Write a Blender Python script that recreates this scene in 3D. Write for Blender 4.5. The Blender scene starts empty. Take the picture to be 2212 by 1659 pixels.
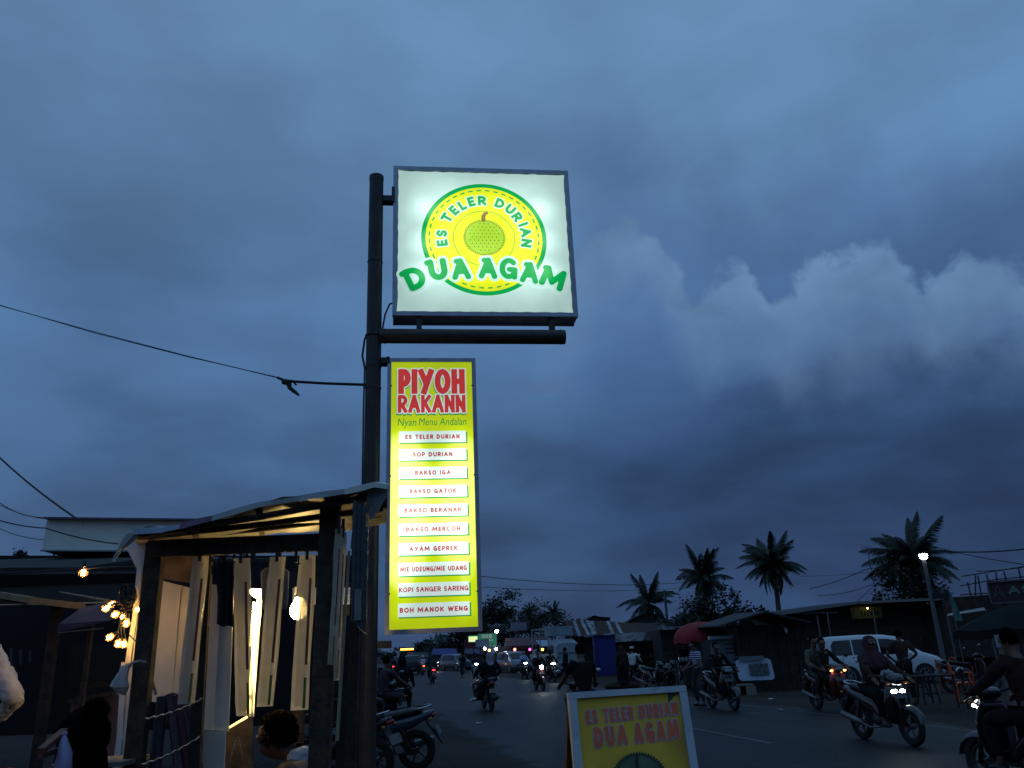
import bpy, math, random
import numpy as np
from mathutils import Vector, Matrix

random.seed(7)
rnd = random.Random(11)
sc = bpy.context.scene
COL = sc.collection
rad = math.radians

# ------------------------------------------------------------------ camera
EYE = Vector((0, 0, 1.6))
PITCH, ROLL, FPX = rad(18.6), rad(2.4), 1720.0
Fv = Vector((0, math.cos(PITCH), math.sin(PITCH)))
R0 = Vector((1, 0, 0)); U0 = Vector((0, -math.sin(PITCH), math.cos(PITCH)))
Rv = R0 * math.cos(ROLL) - U0 * math.sin(ROLL)
Uv = U0 * math.cos(ROLL) + R0 * math.sin(ROLL)
cam_d = bpy.data.cameras.new('camera'); cam = bpy.data.objects.new('camera', cam_d); COL.objects.link(cam)
cam_d.sensor_width = 36; cam_d.lens = 36 * FPX / 2212; cam_d.clip_start = 0.05; cam_d.clip_end = 4000
cam.matrix_world = Matrix.Translation(EYE) @ Matrix((Rv, Uv, -Fv)).transposed().to_4x4()
sc.camera = cam

# ------------------------------------------------------------------ world: dusk under broken cloud
SUN_EL, SUN_AZ = rad(3.0), rad(-60)
world = bpy.data.worlds.new('World'); sc.world = world; world.use_nodes = True
wn, wl = world.node_tree.nodes, world.node_tree.links
wn.clear()


def wmath(op, a, b=None, c=None, clamp=False):
    n = wn.new('ShaderNodeMath'); n.operation = op; n.use_clamp = clamp
    for i, v in enumerate((a, b, c)):
        if v is None: continue
        if isinstance(v, (int, float)): n.inputs[i].default_value = v
        else: wl.new(v, n.inputs[i])
    return n.outputs[0]


def wmap(v, a, b, c=0.0, d=1.0):
    n = wn.new('ShaderNodeMapRange'); n.interpolation_type = 'SMOOTHSTEP'
    wl.new(v, n.inputs['Value'])
    for k, x in (('From Min', a), ('From Max', b), ('To Min', c), ('To Max', d)): n.inputs[k].default_value = x
    return n.outputs['Result']


def wnoise(vec, scale, detail, rough, dist=0.0):
    n = wn.new('ShaderNodeTexNoise'); n.inputs['Scale'].default_value = scale; n.inputs['Detail'].default_value = detail
    n.inputs['Roughness'].default_value = rough; n.inputs['Distortion'].default_value = dist
    wl.new(vec, n.inputs['Vector']); return n.outputs['Fac']


def wmix(f, a, b, mode='MIX'):
    n = wn.new('ShaderNodeMix'); n.data_type = 'RGBA'; n.blend_type = mode
    for s, v in ((n.inputs[0], f), (n.inputs[6], a), (n.inputs[7], b)):
        if isinstance(v, (int, float)): s.default_value = v
        elif isinstance(v, tuple): s.default_value = (*v, 1)
        else: wl.new(v, s)
    return n.outputs[2]


def wcomb(x, y, z):
    n = wn.new('ShaderNodeCombineXYZ')
    for i, v in enumerate((x, y, z)):
        if isinstance(v, (int, float)): n.inputs[i].default_value = v
        else: wl.new(v, n.inputs[i])
    return n.outputs[0]


tc = wn.new('ShaderNodeTexCoord')
sep = wn.new('ShaderNodeSeparateXYZ'); wl.new(tc.outputs['Generated'], sep.inputs[0])
dx, dy, dz = sep.outputs
el = wmath('MULTIPLY', wmath('ARCSINE', dz), 57.2958)          # degrees above the horizon
az = wmath('MULTIPLY', wmath('ARCTAN2', dx, dy), 57.2958)      # degrees clockwise from +Y
ramp = wn.new('ShaderNodeValToRGB'); cr = ramp.color_ramp
wl.new(wmath('DIVIDE', wmath('MAXIMUM', el, 0.0), 90.0), ramp.inputs[0])
stops = [(0, (.0340, .0720, .160)), (6, (.0410, .0880, .192)), (13, (.0570, .1270, .262)), (22, (.0780, .1700, .340)),
         (32, (.1160, .2420, .435)), (42, (.1330, .2680, .465)), (90, (.1350, .2700, .468))]
while len(cr.elements) < len(stops): cr.elements.new(0.5)
for e_, (p_, c_) in zip(cr.elements, stops): e_.position = p_ / 90; e_.color = (*c_, 1)
# cloud deck: noise on the direction projected to a layer overhead, so streaks flatten towards the horizon
den = wmath('ADD', wmath('MAXIMUM', dz, 0.0), 0.22)
deck = wcomb(wmath('DIVIDE', dx, den), wmath('DIVIDE', dy, den), wmath('MULTIPLY', dz, 1.3))
warp = wcomb(wmath('ADD', wmath('DIVIDE', dx, den), 3.3), wmath('ADD', wmath('DIVIDE', dy, den), 1.7), 0.4)
n1 = wnoise(warp, .95, 3, .45, .2)
n2 = wnoise(deck, 2.6, 5, .52, .1)
n3 = wnoise(deck, 0.55, 2, .5)
body = wmath('ADD', wmath('ADD', wmath('MULTIPLY', n1, .95), wmath('MULTIPLY', n2, .48)), wmath('MULTIPLY', n3, .25))
lum = wmap(body, .60, 1.0, .68, 1.16)
base = wmix(1.0, ramp.outputs[0], wcomb(lum, lum, lum), 'MULTIPLY')
# thicker cloud reads greyer and more violet, thin cloud stays blue
base = wmix(wmap(body, .70, .92, 0.34, 0.0), base, wmix(1.0, base, (1.06, .93, .95), 'MULTIPLY'))
# the heavy dark bank low on the right and the dark streaks above it
bank_r = wmath('MULTIPLY', wmap(az, -14, 14), wmath('MULTIPLY', wmap(el, 0, 12), wmap(wmath('ADD', el, wmath('MULTIPLY', n2, 9.0)), 27, 15)))
base = wmix(wmath('MULTIPLY', bank_r, .95), base, wmix(1.0, base, (.60, .62, .67), 'MULTIPLY'))
# rows of cumulus: a top line that runs round the sky, billowed by noise
fc = wn.new('ShaderNodeFloatCurve'); cv = fc.mapping.curves[0]
pts = [(-180, 17), (-140, 21), (-100, 15), (-60, 12), (-30, 14), (-6, 17), (3, 24.0), (6, 29.0), (8.5, 30.2), (11, 29.6), (12.6, 27.3),
       (13.5, 24.9), (15, 24.6), (17, 25.8), (18.5, 24.6), (20, 22.6), (22, 24.0), (24, 23.9), (27, 24.3), (28.6, 24.0),
       (29.5, 21.6), (31.2, 22.6), (33, 23.0), (35, 21.2), (38, 20.5), (48, 20), (70, 23), (110, 17), (150, 22), (180, 17)]
for i, (a_, h_) in enumerate(pts):
    x_, y_ = (a_ + 180) / 360, h_ / 40
    if i == 0: cv.points[0].location = (x_, y_)
    elif i == len(pts) - 1: cv.points[1].location = (x_, y_) if False else cv.points[1].location; cv.points[-1].location = (x_, y_)
    else: cv.points.new(x_, y_)
fc.mapping.update()
wl.new(wmath('DIVIDE', wmath('ADD', az, 180.0), 360.0), fc.inputs['Value'])
top = wmath('MULTIPLY', fc.outputs[0], 40.0)
sph = tc.outputs['Generated']
bil = wnoise(sph, 20, 6, .55, .3)
bil2 = wnoise(sph, 9, 3, .5, .4)
edge = wmath('SUBTRACT', wmath('ADD', top, wmath('ADD', wmath('MULTIPLY', wmath('SUBTRACT', bil, .5), 6.0), wmath('MULTIPLY', wmath('SUBTRACT', bil2, .5), 4.0))), el)
inside = wmap(wmath('ADD', edge, wmath('MULTIPLY', wmath('SUBTRACT', n2, .5), 4.0)), -.25, 1.1)
above = wmath('MULTIPLY', wmap(edge, -11, -.2), wmap(az, 2, 9))
base = wmix(above, base, wmix(1.0, base, (.80, .80, .86), 'MULTIPLY'))
fade = wmap(wmath('ADD', edge, wmath('MULTIPLY', wmath('SUBTRACT', bil2, .5), 7.0)), .0, 9.5, 1.0, 0.0)
vary = wmap(az, 1, 7)
vary2 = wmath('MAXIMUM', vary, wmap(az, -30, -60, 0.0, .6))
puff = wmath('MULTIPLY', wmath('MULTIPLY', inside, fade), vary2)
pcol = wmix(wmap(bil2, .3, .7), (.092, .172, .315), (.160, .285, .475))
base = wmix(wmath('MULTIPLY', puff, .88), base, pcol)
# small pale wisp low in the middle
wis = wmath('MULTIPLY', wmap(wmath('ABSOLUTE', wmath('SUBTRACT', az, 2.2)), 0, 3.2, 1.0, 0.0), wmap(wmath('ABSOLUTE', wmath('SUBTRACT', wmath('SUBTRACT', el, 18.3), wmath('MULTIPLY', wmath('SUBTRACT', bil, .5), 3.0))), 0, .9, 1.0, 0.0))
base = wmix(wmath('MULTIPLY', wis, .45), base, (.085, .135, .26))
sky = wn.new('ShaderNodeTexSky'); sky.sky_type = 'NISHITA'; sky.sun_disc = False
sky.sun_elevation = SUN_EL; sky.sun_rotation = SUN_AZ
bg1 = wn.new('ShaderNodeBackground'); wl.new(base, bg1.inputs[0]); bg1.inputs[1].default_value = 1.0
bg2 = wn.new('ShaderNodeBackground'); wl.new(sky.outputs[0], bg2.inputs[0]); bg2.inputs[1].default_value = 0.0015
addw = wn.new('ShaderNodeAddShader'); wl.new(bg1.outputs[0], addw.inputs[0]); wl.new(bg2.outputs[0], addw.inputs[1])
wo = wn.new('ShaderNodeOutputWorld'); wl.new(addw.outputs[0], wo.inputs[0])

# the sun is all but gone behind the cloud
sd = bpy.data.lights.new('sun', 'SUN'); sd.energy = 0.02; sd.angle = rad(20); sd.color = (1, .9, .8)
so = bpy.data.objects.new('sun', sd); COL.objects.link(so)
so.rotation_euler = Vector((-math.sin(SUN_AZ) * math.cos(SUN_EL), -math.cos(SUN_AZ) * math.cos(SUN_EL), -math.sin(SUN_EL))).to_track_quat('-Z', 'Y').to_euler()

sc.view_settings.view_transform = 'Standard'; sc.view_settings.look = 'None'
sc.view_settings.exposure = 0.0; sc.view_settings.gamma = 1.0; sc.view_settings.use_curve_mapping = False
sc.render.engine = 'CYCLES'
sc.cycles.use_denoising = True; sc.cycles.use_light_tree = True
sc.cycles.max_bounces = 6; sc.cycles.transparent_max_bounces = 16; sc.cycles.sample_clamp_indirect = 3.0
sc.cycles.caustics_reflective = False; sc.cycles.caustics_refractive = False


# ------------------------------------------------------------------ points of the place as surveyed from the camera
def ray(x, y): return Fv * FPX + Rv * (x - 1106) - Uv * (y - 829.5)
def G(x, y):
    v = ray(x, y); return EYE + v * (-EYE.z / v.z)
def at(x, y, d):
    v = ray(x, y); return EYE + v * (d / v.y)


ROAD_YAW = rad(102.6)                       # direction in which the street runs away
RD = Vector((math.cos(ROAD_YAW), math.sin(ROAD_YAW), 0)); RN = Vector((RD.y, -RD.x, 0))   # RN: to the right of it

# ------------------------------------------------------------------ materials
MATS = {}


def mat(name, rgb, rough=.6, metal=0., var=0.12, vscale=9., bump=0., bscale=60., emit=0., ecol=None, alpha=1., trans=0., spec=.5, coat=0., stain=None):
    if name in MATS: return MATS[name]
    m = bpy.data.materials.new(name); m.use_nodes = True; MATS[name] = m
    nt = m.node_tree; N, L = nt.nodes, nt.links
    p = N['Principled BSDF']
    p.inputs['Roughness'].default_value = rough; p.inputs['Metallic'].default_value = metal
    p.inputs['Specular IOR Level'].default_value = spec
    p.inputs['Alpha'].default_value = alpha
    p.inputs['Transmission Weight'].default_value = trans
    p.inputs['Coat Weight'].default_value = coat
    t = N.new('ShaderNodeTexCoord')
    nz = N.new('ShaderNodeTexNoise'); nz.inputs['Scale'].default_value = vscale; nz.inputs['Detail'].default_value = 5
    L.new(t.outputs['Object'], nz.inputs['Vector'])
    mr = N.new('ShaderNodeMapRange'); mr.inputs['From Min'].default_value = .3; mr.inputs['From Max'].default_value = .7
    mr.inputs['To Min'].default_value = 1 - var * 1.6; mr.inputs['To Max'].default_value = 1 + var
    L.new(nz.outputs['Fac'], mr.inputs['Value'])
    mx = N.new('ShaderNodeMix'); mx.data_type = 'RGBA'; mx.blend_type = 'MULTIPLY'; mx.inputs[0].default_value = 1
    mx.inputs[6].default_value = (*rgb, 1); L.new(mr.outputs[0], mx.inputs[7])
    out = mx.outputs[2]
    if stain:
        n2 = N.new('ShaderNodeTexNoise'); n2.inputs['Scale'].default_value = stain[1]; n2.inputs['Detail'].default_value = 6
        L.new(t.outputs['Object'], n2.inputs['Vector'])
        m2 = N.new('ShaderNodeMapRange'); m2.inputs['From Min'].default_value = stain[2]; m2.inputs['From Max'].default_value = stain[2] + .12
        L.new(n2.outputs['Fac'], m2.inputs['Value'])
        x2 = N.new('ShaderNodeMix'); x2.data_type = 'RGBA'; L.new(m2.outputs[0], x2.inputs[0]); L.new(out, x2.inputs[6]); x2.inputs[7].default_value = (*stain[0], 1)
        out = x2.outputs[2]
    L.new(out, p.inputs['Base Color'])
    if bump:
        b = N.new('ShaderNodeBump'); b.inputs['Strength'].default_value = bump; b.inputs['Distance'].default_value = .02
        n3 = N.new('ShaderNodeTexNoise'); n3.inputs['Scale'].default_value = bscale; n3.inputs['Detail'].default_value = 4
        L.new(t.outputs['Object'], n3.inputs['Vector']); L.new(n3.outputs['Fac'], b.inputs['Height']); L.new(b.outputs[0], p.inputs['Normal'])
    if emit:
        p.inputs['Emission Color'].default_value = (*(ecol or rgb), 1); p.inputs['Emission Strength'].default_value = emit
    return m


STEEL = mat('painted_steel', (.026, .024, .024), .5, var=.35, vscale=5, bump=.25, bscale=30, stain=((.05, .025, .015), 7, .60))
ALU = mat('aluminium', (.34, .36, .42), .38, .75, var=.1)
GALV = mat('galvanised', (.13, .135, .14), .5, .3, var=.2, vscale=3)
WOOD = mat('rough_wood', (.075, .045, .026), .85, var=.4, vscale=14, bump=.5, bscale=40)
WOOD2 = mat('dark_wood', (.030, .019, .013), .85, var=.4, vscale=14, bump=.5, bscale=40)
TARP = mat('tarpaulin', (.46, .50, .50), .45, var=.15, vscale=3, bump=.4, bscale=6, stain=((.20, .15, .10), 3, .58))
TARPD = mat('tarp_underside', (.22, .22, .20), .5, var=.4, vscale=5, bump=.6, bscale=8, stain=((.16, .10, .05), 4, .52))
PVC = mat('white_pvc', (.78, .78, .68), .4, var=.08, vscale=4, bump=.1, bscale=9)
PVC_OLD = mat('dirty_pvc', (.60, .62, .58), .5, var=.15, vscale=4)
BLACK = mat('black_plastic', (.010, .010, .011), .55, var=.2)
CLOTHB = mat('black_cloth', (.010, .010, .012), .9, var=.3, bump=.3, bscale=30)
RUBBER = mat('rubber', (.014, .014, .014), .85, var=.2)
CHROME = mat('chrome', (.6, .6, .62), .15, 1., var=.05)
GLASS = mat('dark_glass', (.010, .013, .016), .06, var=.05, spec=.6)
SKIN = mat('skin', (.13, .065, .042), .55, var=.1)
HAIR = mat('hair', (.003, .0026, .0025), .9, var=.3, bump=.5, bscale=120, spec=.04)
ORANGE = mat('orange_plastic', (.62, .085, .02), .4, var=.08)
CABLE = mat('cable', (.010, .010, .012), .6)


def emis(name, col, s):
    if name in MATS: return MATS[name]
    m = bpy.data.materials.new(name); m.use_nodes = True; MATS[name] = m
    p = m.node_tree.nodes['Principled BSDF']; p.inputs['Base Color'].default_value = (*[min(1, c) for c in col], 1); p.inputs['Roughness'].default_value = .3
    p.inputs['Emission Color'].default_value = (*col, 1); p.inputs['Emission Strength'].default_value = s
    return m


# ------------------------------------------------------------------ mesh builder
class MB:
    def __init__(s): s.v = []; s.f = []; s.m = []
    def add(s, vs, fs, mi=0):
        o = len(s.v); s.v += [tuple(v) for v in vs]; s.f += [tuple(i + o for i in f) for f in fs]; s.m += [mi] * len(fs); return s
    def box(s, c, d, yaw=0., rot=None, mi=0):
        c = Vector(c); hx, hy, hz = d[0] / 2, d[1] / 2, d[2] / 2
        M = rot if rot is not None else Matrix.Rotation(yaw, 3, 'Z')
        vs = [c + M @ Vector((x * hx, y * hy, z * hz)) for x in (-1, 1) for y in (-1, 1) for z in (-1, 1)]
        return s.add(vs, [(0, 1, 3, 2), (4, 6, 7, 5), (0, 4, 5, 1), (2, 3, 7, 6), (0, 2, 6, 4), (1, 5, 7, 3)], mi)
    def bar(s, a, b, w, h, mi=0, up=(0, 0, 1)):
        a, b = Vector(a), Vector(b); d = (b - a); L = d.length; d.normalize()
        up = Vector(up)
        if abs(d.dot(up)) > .97: up = Vector((0, 1, 0))
        y = up.cross(d).normalized(); z = d.cross(y)
        M = Matrix((d, y, z)).transposed()
        return s.box((a + b) / 2, (L, w, h), rot=M, mi=mi)
    def tube(s, pts, r, n=8, mi=0, cap=True):
        pts = [Vector(p) for p in pts]; rs = r if isinstance(r, (list, tuple)) else [r] * len(pts)
        rings = []
        t0 = (pts[1] - pts[0]).normalized(); up = Vector((0, 0, 1)) if abs(t0.z) < .9 else Vector((0, 1, 0))
        x = t0.cross(up).normalized()
        for i, p in enumerate(pts):
            a = pts[max(i - 1, 0)]; b = pts[min(i + 1, len(pts) - 1)]
            t = (b - a).normalized(); x = (x - t * x.dot(t)).normalized(); y = t.cross(x)
            rings.append([p + (x * math.cos(2 * math.pi * k / n) + y * math.sin(2 * math.pi * k / n)) * rs[i] for k in range(n)])
        return s.rings(rings, cap, mi)
    def rings(s, rings, cap=True, mi=0, close=True):
        n = len(rings[0]); vs = [p for r in rings for p in r]; fs = []
        for i in range(len(rings) - 1):
            for k in range(n if close else n - 1):
                k2 = (k + 1) % n
                fs.append((i * n + k, i * n + k2, (i + 1) * n + k2, (i + 1) * n + k))
        if cap and close:
            fs.append(tuple(range(n))[::-1]); fs.append(tuple((len(rings) - 1) * n + k for k in range(n)))
        return s.add(vs, fs, mi)
    def ball(s, c, r, n=12, m=8, mi=0, rot=None):
        c = Vector(c); r = r if isinstance(r, (tuple, list)) else (r, r, r); M = rot or Matrix.Identity(3)
        rings = []
        for i in range(m + 1):
            a = math.pi * i / m; a = min(max(a, .02), math.pi - .02)
            rings.append([c + M @ Vector((r[0] * math.sin(a) * math.cos(2 * math.pi * k / n), r[1] * math.sin(a) * math.sin(2 * math.pi * k / n), r[2] * math.cos(a))) for k in range(n)])
        return s.rings(rings[::-1], True, mi)
    def torus(s, c, R, r, axis='Y', n=28, m=8, mi=0, sq=1.):
        rings = []
        for i in range(n + 1):
            a = 2 * math.pi * i / n; ring = []
            for k in range(m):
                b = 2 * math.pi * k / m; rr = R + r * math.cos(b); w = r * math.sin(b) * sq
                p = {'Y': (rr * math.cos(a), w, rr * math.sin(a)), 'Z': (rr * math.cos(a), rr * math.sin(a), w), 'X': (w, rr * math.cos(a), rr * math.sin(a))}[axis]
                ring.append(Vector(c) + Vector(p))
            rings.append(ring)
        return s.rings(rings, False, mi)
    def slab(s, pts, th, mi=0, dirn=(0, 1, 0)):
        pts = [Vector(p) for p in pts]; n = len(pts); d = Vector(dirn) * th
        vs = pts + [p + d for p in pts]
        fs = [tuple(range(n)), tuple(range(2 * n - 1, n - 1, -1))] + [((i + 1) % n, i, i + n, (i + 1) % n + n) for i in range(n)]
        return s.add(vs, fs, mi)
    def mesh(s, name, mats, smooth=False):
        me = bpy.data.meshes.new(name); me.from_pydata(s.v, [], s.f)
        if not isinstance(mats, (list, tuple)): mats = [mats]
        for m in mats: me.materials.append(m)
        if len(mats) > 1: me.polygons.foreach_set('material_index', s.m)
        if smooth: me.polygons.foreach_set('use_smooth', [True] * len(me.polygons))
        me.update(); return me


def ell(cx_, cy_, z, a, b, n=14, e=2.0, axis='X'):
    """superellipse ring in the plane normal to axis"""
    out = []
    for k in range(n):
        t = 2 * math.pi * k / n; c, s_ = math.cos(t), math.sin(t)
        u = a * math.copysign(abs(c) ** (2 / e), c); w = b * math.copysign(abs(s_) ** (2 / e), s_)
        out.append(Vector((cx_, cy_ + u, z + w)) if axis == 'X' else Vector((cx_ + u, cy_ + w, z)))
    return out


def tag(o, label=None, cat=None, group=None, kind=None):
    for k, v in (('label', label), ('category', cat), ('group', group), ('kind', kind)):
        if v: o[k] = v
    return o
def thing(name, label, cat, loc=(0, 0, 0), yaw=0., group=None):
    o = bpy.data.objects.new(name, None); COL.objects.link(o); o.location = loc; o.rotation_euler = (0, 0, yaw); o.empty_display_size = .2
    return tag(o, label, cat, group)
def part(name, mb, m, parent, label=None, smooth=False, auto=False):
    me = mb.mesh(name, m, smooth) if isinstance(mb, MB) else mb
    o = bpy.data.objects.new(name, me); COL.objects.link(o); o.parent = parent
    if label: o['label'] = label
    return o
def solo(name, mb, m, label, cat, group=None, smooth=False, loc=(0, 0, 0), yaw=0.):
    o = part(name, mb, m, None, None, smooth); o.location = loc; o.rotation_euler = (0, 0, yaw)
    return tag(o, label, cat, group)
def struct(name, mb, m, smooth=False, kind='structure'):
    o = part(name, mb, m, None, None, smooth); o['kind'] = kind; return o
def copy_tree(o, parent=None):
    c = o.copy(); COL.objects.link(c); c.parent = parent
    for ch in list(o.children): copy_tree(ch, c)
    return c


# ================================================================== GROUND
def ground_mat(name, c1, c2, rough, bump, bscale, spots=None, spec=.3, streak=False):
    m = bpy.data.materials.new(name); m.use_nodes = True; N, L = m.node_tree.nodes, m.node_tree.links
    p = N['Principled BSDF']; p.inputs['Roughness'].default_value = rough; p.inputs['Specular IOR Level'].default_value = spec
    g = N.new('ShaderNodeNewGeometry')
    def nz(sc_, det=6, ro=.6):
        n = N.new('ShaderNodeTexNoise'); n.inputs['Scale'].default_value = sc_; n.inputs['Detail'].default_value = det; n.inputs['Roughness'].default_value = ro
        L.new(g.outputs['Position'], n.inputs['Vector']); return n.outputs['Fac']
    a = nz(.45); b = nz(38, 3)
    ad = N.new('ShaderNodeMath'); ad.operation = 'MULTIPLY_ADD'; L.new(a, ad.inputs[0]); ad.inputs[1].default_value = 1.4; ad.inputs[2].default_value = -.35
    ad2 = N.new('ShaderNodeMath'); ad2.operation = 'MULTIPLY_ADD'; L.new(b, ad2.inputs[0]); ad2.inputs[1].default_value = .35; L.new(ad.outputs[0], ad2.inputs[2])
    mx = N.new('ShaderNodeMix'); mx.data_type = 'RGBA'; L.new(ad2.outputs[0], mx.inputs[0]); mx.inputs[6].default_value = (*c1, 1); mx.inputs[7].default_value = (*c2, 1)
    L.new(mx.outputs[2], p.inputs['Base Color'])
    if streak:      # wheel tracks polished along the street, tar patches and cracks
        mp = N.new('ShaderNodeMapping'); mp.inputs['Rotation'].default_value = (0, 0, -ROAD_YAW); mp.inputs['Scale'].default_value = (1, 1, 1); L.new(g.outputs['Position'], mp.inputs['Vector'])
        m2_ = N.new('ShaderNodeMapping'); m2_.inputs['Scale'].default_value = (.05, 1.3, 1); L.new(mp.outputs[0], m2_.inputs['Vector'])
        n_ = N.new('ShaderNodeTexNoise'); n_.inputs['Scale'].default_value = 1.0; n_.inputs['Detail'].default_value = 4; L.new(m2_.outputs[0], n_.inputs['Vector'])
        r1 = N.new('ShaderNodeMapRange'); r1.inputs['From Min'].default_value = .35; r1.inputs['From Max'].default_value = .68; r1.inputs['To Min'].default_value = .62; r1.inputs['To Max'].default_value = 1.25; L.new(n_.outputs['Fac'], r1.inputs['Value'])
        k1 = N.new('ShaderNodeMix'); k1.data_type = 'RGBA'; k1.blend_type = 'MULTIPLY'; k1.inputs[0].default_value = 1; L.new(mx.outputs[2], k1.inputs[6]); L.new(r1.outputs[0], k1.inputs[7])
        v_ = N.new('ShaderNodeTexVoronoi'); v_.feature = 'DISTANCE_TO_EDGE'; v_.inputs['Scale'].default_value = .33; w_ = N.new('ShaderNodeVectorMath'); w_.operation = 'MULTIPLY_ADD'; w_.inputs[1].default_value = (1.5,) * 3
        nn = N.new('ShaderNodeTexNoise'); nn.inputs['Scale'].default_value = 1.4; nn.inputs['Detail'].default_value = 5; L.new(g.outputs['Position'], nn.inputs['Vector']); L.new(nn.outputs['Color'], w_.inputs[0]); L.new(g.outputs['Position'], w_.inputs[2]); L.new(w_.outputs[0], v_.inputs['Vector'])
        c_ = N.new('ShaderNodeMapRange'); c_.inputs['From Min'].default_value = .004; c_.inputs['From Max'].default_value = .012; c_.inputs['To Min'].default_value = .35; L.new(v_.outputs['Distance'], c_.inputs['Value'])
        k2 = N.new('ShaderNodeMix'); k2.data_type = 'RGBA'; k2.blend_type = 'MULTIPLY'; k2.inputs[0].default_value = 1; L.new(k1.outputs[2], k2.inputs[6]); L.new(c_.outputs[0], k2.inputs[7])
        # the asphalt frays out into the dirt of the verge
        dp = N.new('ShaderNodeVectorMath'); dp.operation = 'DOT_PRODUCT'; L.new(g.outputs['Position'], dp.inputs[0]); dp.inputs[1].default_value = tuple(RN)
        su = N.new('ShaderNodeMath'); su.operation = 'SUBTRACT'; L.new(dp.outputs['Value'], su.inputs[0]); su.inputs[1].default_value = C0.dot(RN)
        ab = N.new('ShaderNodeMath'); ab.operation = 'ABSOLUTE'; L.new(su.outputs[0], ab.inputs[0])
        wn1 = N.new('ShaderNodeMath'); wn1.operation = 'MULTIPLY_ADD'; L.new(nz(.8, 7, .65), wn1.inputs[0]); wn1.inputs[1].default_value = 1.9; L.new(ab.outputs[0], wn1.inputs[2])
        em = N.new('ShaderNodeMapRange'); em.interpolation_type = 'SMOOTHSTEP'; em.inputs['From Min'].default_value = HALF + 1.0; em.inputs['From Max'].default_value = HALF + 1.55; L.new(wn1.outputs[0], em.inputs['Value'])
        dm = N.new('ShaderNodeMix'); dm.data_type = 'RGBA'; L.new(ad2.outputs[0], dm.inputs[0]); dm.inputs[6].default_value = (.018, .014, .011, 1); dm.inputs[7].default_value = (.060, .048, .038, 1)
        k3 = N.new('ShaderNodeMix'); k3.data_type = 'RGBA'; L.new(em.outputs[0], k3.inputs[0]); L.new(k2.outputs[2], k3.inputs[6]); L.new(dm.outputs[2], k3.inputs[7])
        ro = N.new('ShaderNodeMapRange'); ro.inputs['To Min'].default_value = rough; ro.inputs['To Max'].default_value = .95; L.new(em.outputs[0], ro.inputs['Value']); L.new(ro.outputs[0], p.inputs['Roughness'])
        L.new(k3.outputs[2], p.inputs['Base Color'])
    bp = N.new('ShaderNodeBump'); bp.inputs['Strength'].default_value = bump; bp.inputs['Distance'].default_value = .012
    L.new(nz(bscale, 4), bp.inputs['Height']); L.new(bp.outputs[0], p.inputs['Normal'])
    return m


C0 = G(1140, 1505)                            # a point of the centre line
HALF = 3.95
DIRT = ground_mat('dirt', (.018, .014, .011), (.060, .048, .038), .95, .9, 22, spec=.15)
ASPH = ground_mat('asphalt', (.012, .012, .0125), (.027, .026, .026), .55, 1., 70, spec=.22, streak=True)
LINE = ground_mat('road_paint', (.05, .05, .05), (.16, .16, .16), .7, .3, 60)
b = MB(); b.add([(-1500, -300, 0), (1500, -300, 0), (1500, 2500, 0), (-1500, 2500, 0)], [(0, 1, 2, 3)])
struct('ground', b, DIRT)
C0 = G(1140, 1505)                            # a point of the centre line
HALF = 3.95
def rp(s, t, z=0.): p = C0 + RD * s + RN * t; return Vector((p.x, p.y, z))
b = MB(); L_, Rr = [], []
rn = random.Random(3)
for i in range(0, 130):
    s = -60 + i * 1.0 if i < 100 else 40 + (i - 100) * 40
    L_.append(rp(s, -HALF - 1.3, .004)); Rr.append(rp(s, HALF + 1.3, .004))
vs = [p for q in zip(L_, Rr) for p in q]
b.add(vs, [(2 * i, 2 * i + 1, 2 * i + 3, 2 * i + 2) for i in range(len(L_) - 1)])
struct('road', b, ASPH)
b = MB()
def stripe(b, s0, s1, t, w):
    b.add([rp(s0, t - w / 2, .008), rp(s0, t + w / 2, .008), rp(s1, t + w / 2, .008), rp(s1, t - w / 2, .008)], [(0, 1, 2, 3)])
for k in range(-6, 40): stripe(b, k * 8.2 - 1.6, k * 8.2 + 1.6, 0, .11)
struct('centre_line', b, LINE)
b = MB(); k = -50.
while k < 260:
    l = rn.uniform(3, 9); stripe(b, k, k + l - rn.choice((.1, .5)), HALF - .25, .09); k += l
struct('edge_line', b, LINE)
# loose stones and scraps on the near verge
b = MB()
for i in range(900):
    p = rp(rn.uniform(-26, 24), rn.choice((-1, 1)) * (HALF + rn.uniform(.2, 4.5)), 0)
    r = rn.uniform(.008, .035); M = Matrix.Rotation(rn.uniform(0, 3), 3, 'Z')
    b.add([p + M @ Vector(v) * r for v in ((-1, -.8, 0), (1, -.7, 0), (.9, .9, 0), (-1, .8, 0), (.1, .1, rn.uniform(.5, 1)))], [(0, 1, 4), (1, 2, 4), (2, 3, 4), (3, 0, 4)])
struct('gravel', b, mat('stones', (.10, .09, .08), .9, var=.4, vscale=2), kind='stuff')
SCRAP = mat('litter_paper', (.5, .5, .48), .8)
for i, (x, y, lb) in enumerate([(1507, 1521, 'crumpled white scrap on the dirt verge left of its neighbour'), (1688, 1536, 'flattened pale wrapper lying nearest the white edge line'),
                 (1033, 1565, 'small pale scrap lying on the near asphalt edge'), (1663, 1512, 'pale scrap of paper on the far dirt verge')]):
    p = G(x, y); b = MB(); q = []
    for k in range(7):
        a = k / 7 * 6.28; q.append(Vector((math.cos(a) * rn.uniform(.05, .12), math.sin(a) * rn.uniform(.04, .09), .02 + rn.uniform(0, .03))))
    b.add([Vector((0, 0, .05))] + q, [(0, k + 1, (k + 1) % 7 + 1) for k in range(7)])
    solo('litter', b, SCRAP, lb, 'litter', loc=p)

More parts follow.
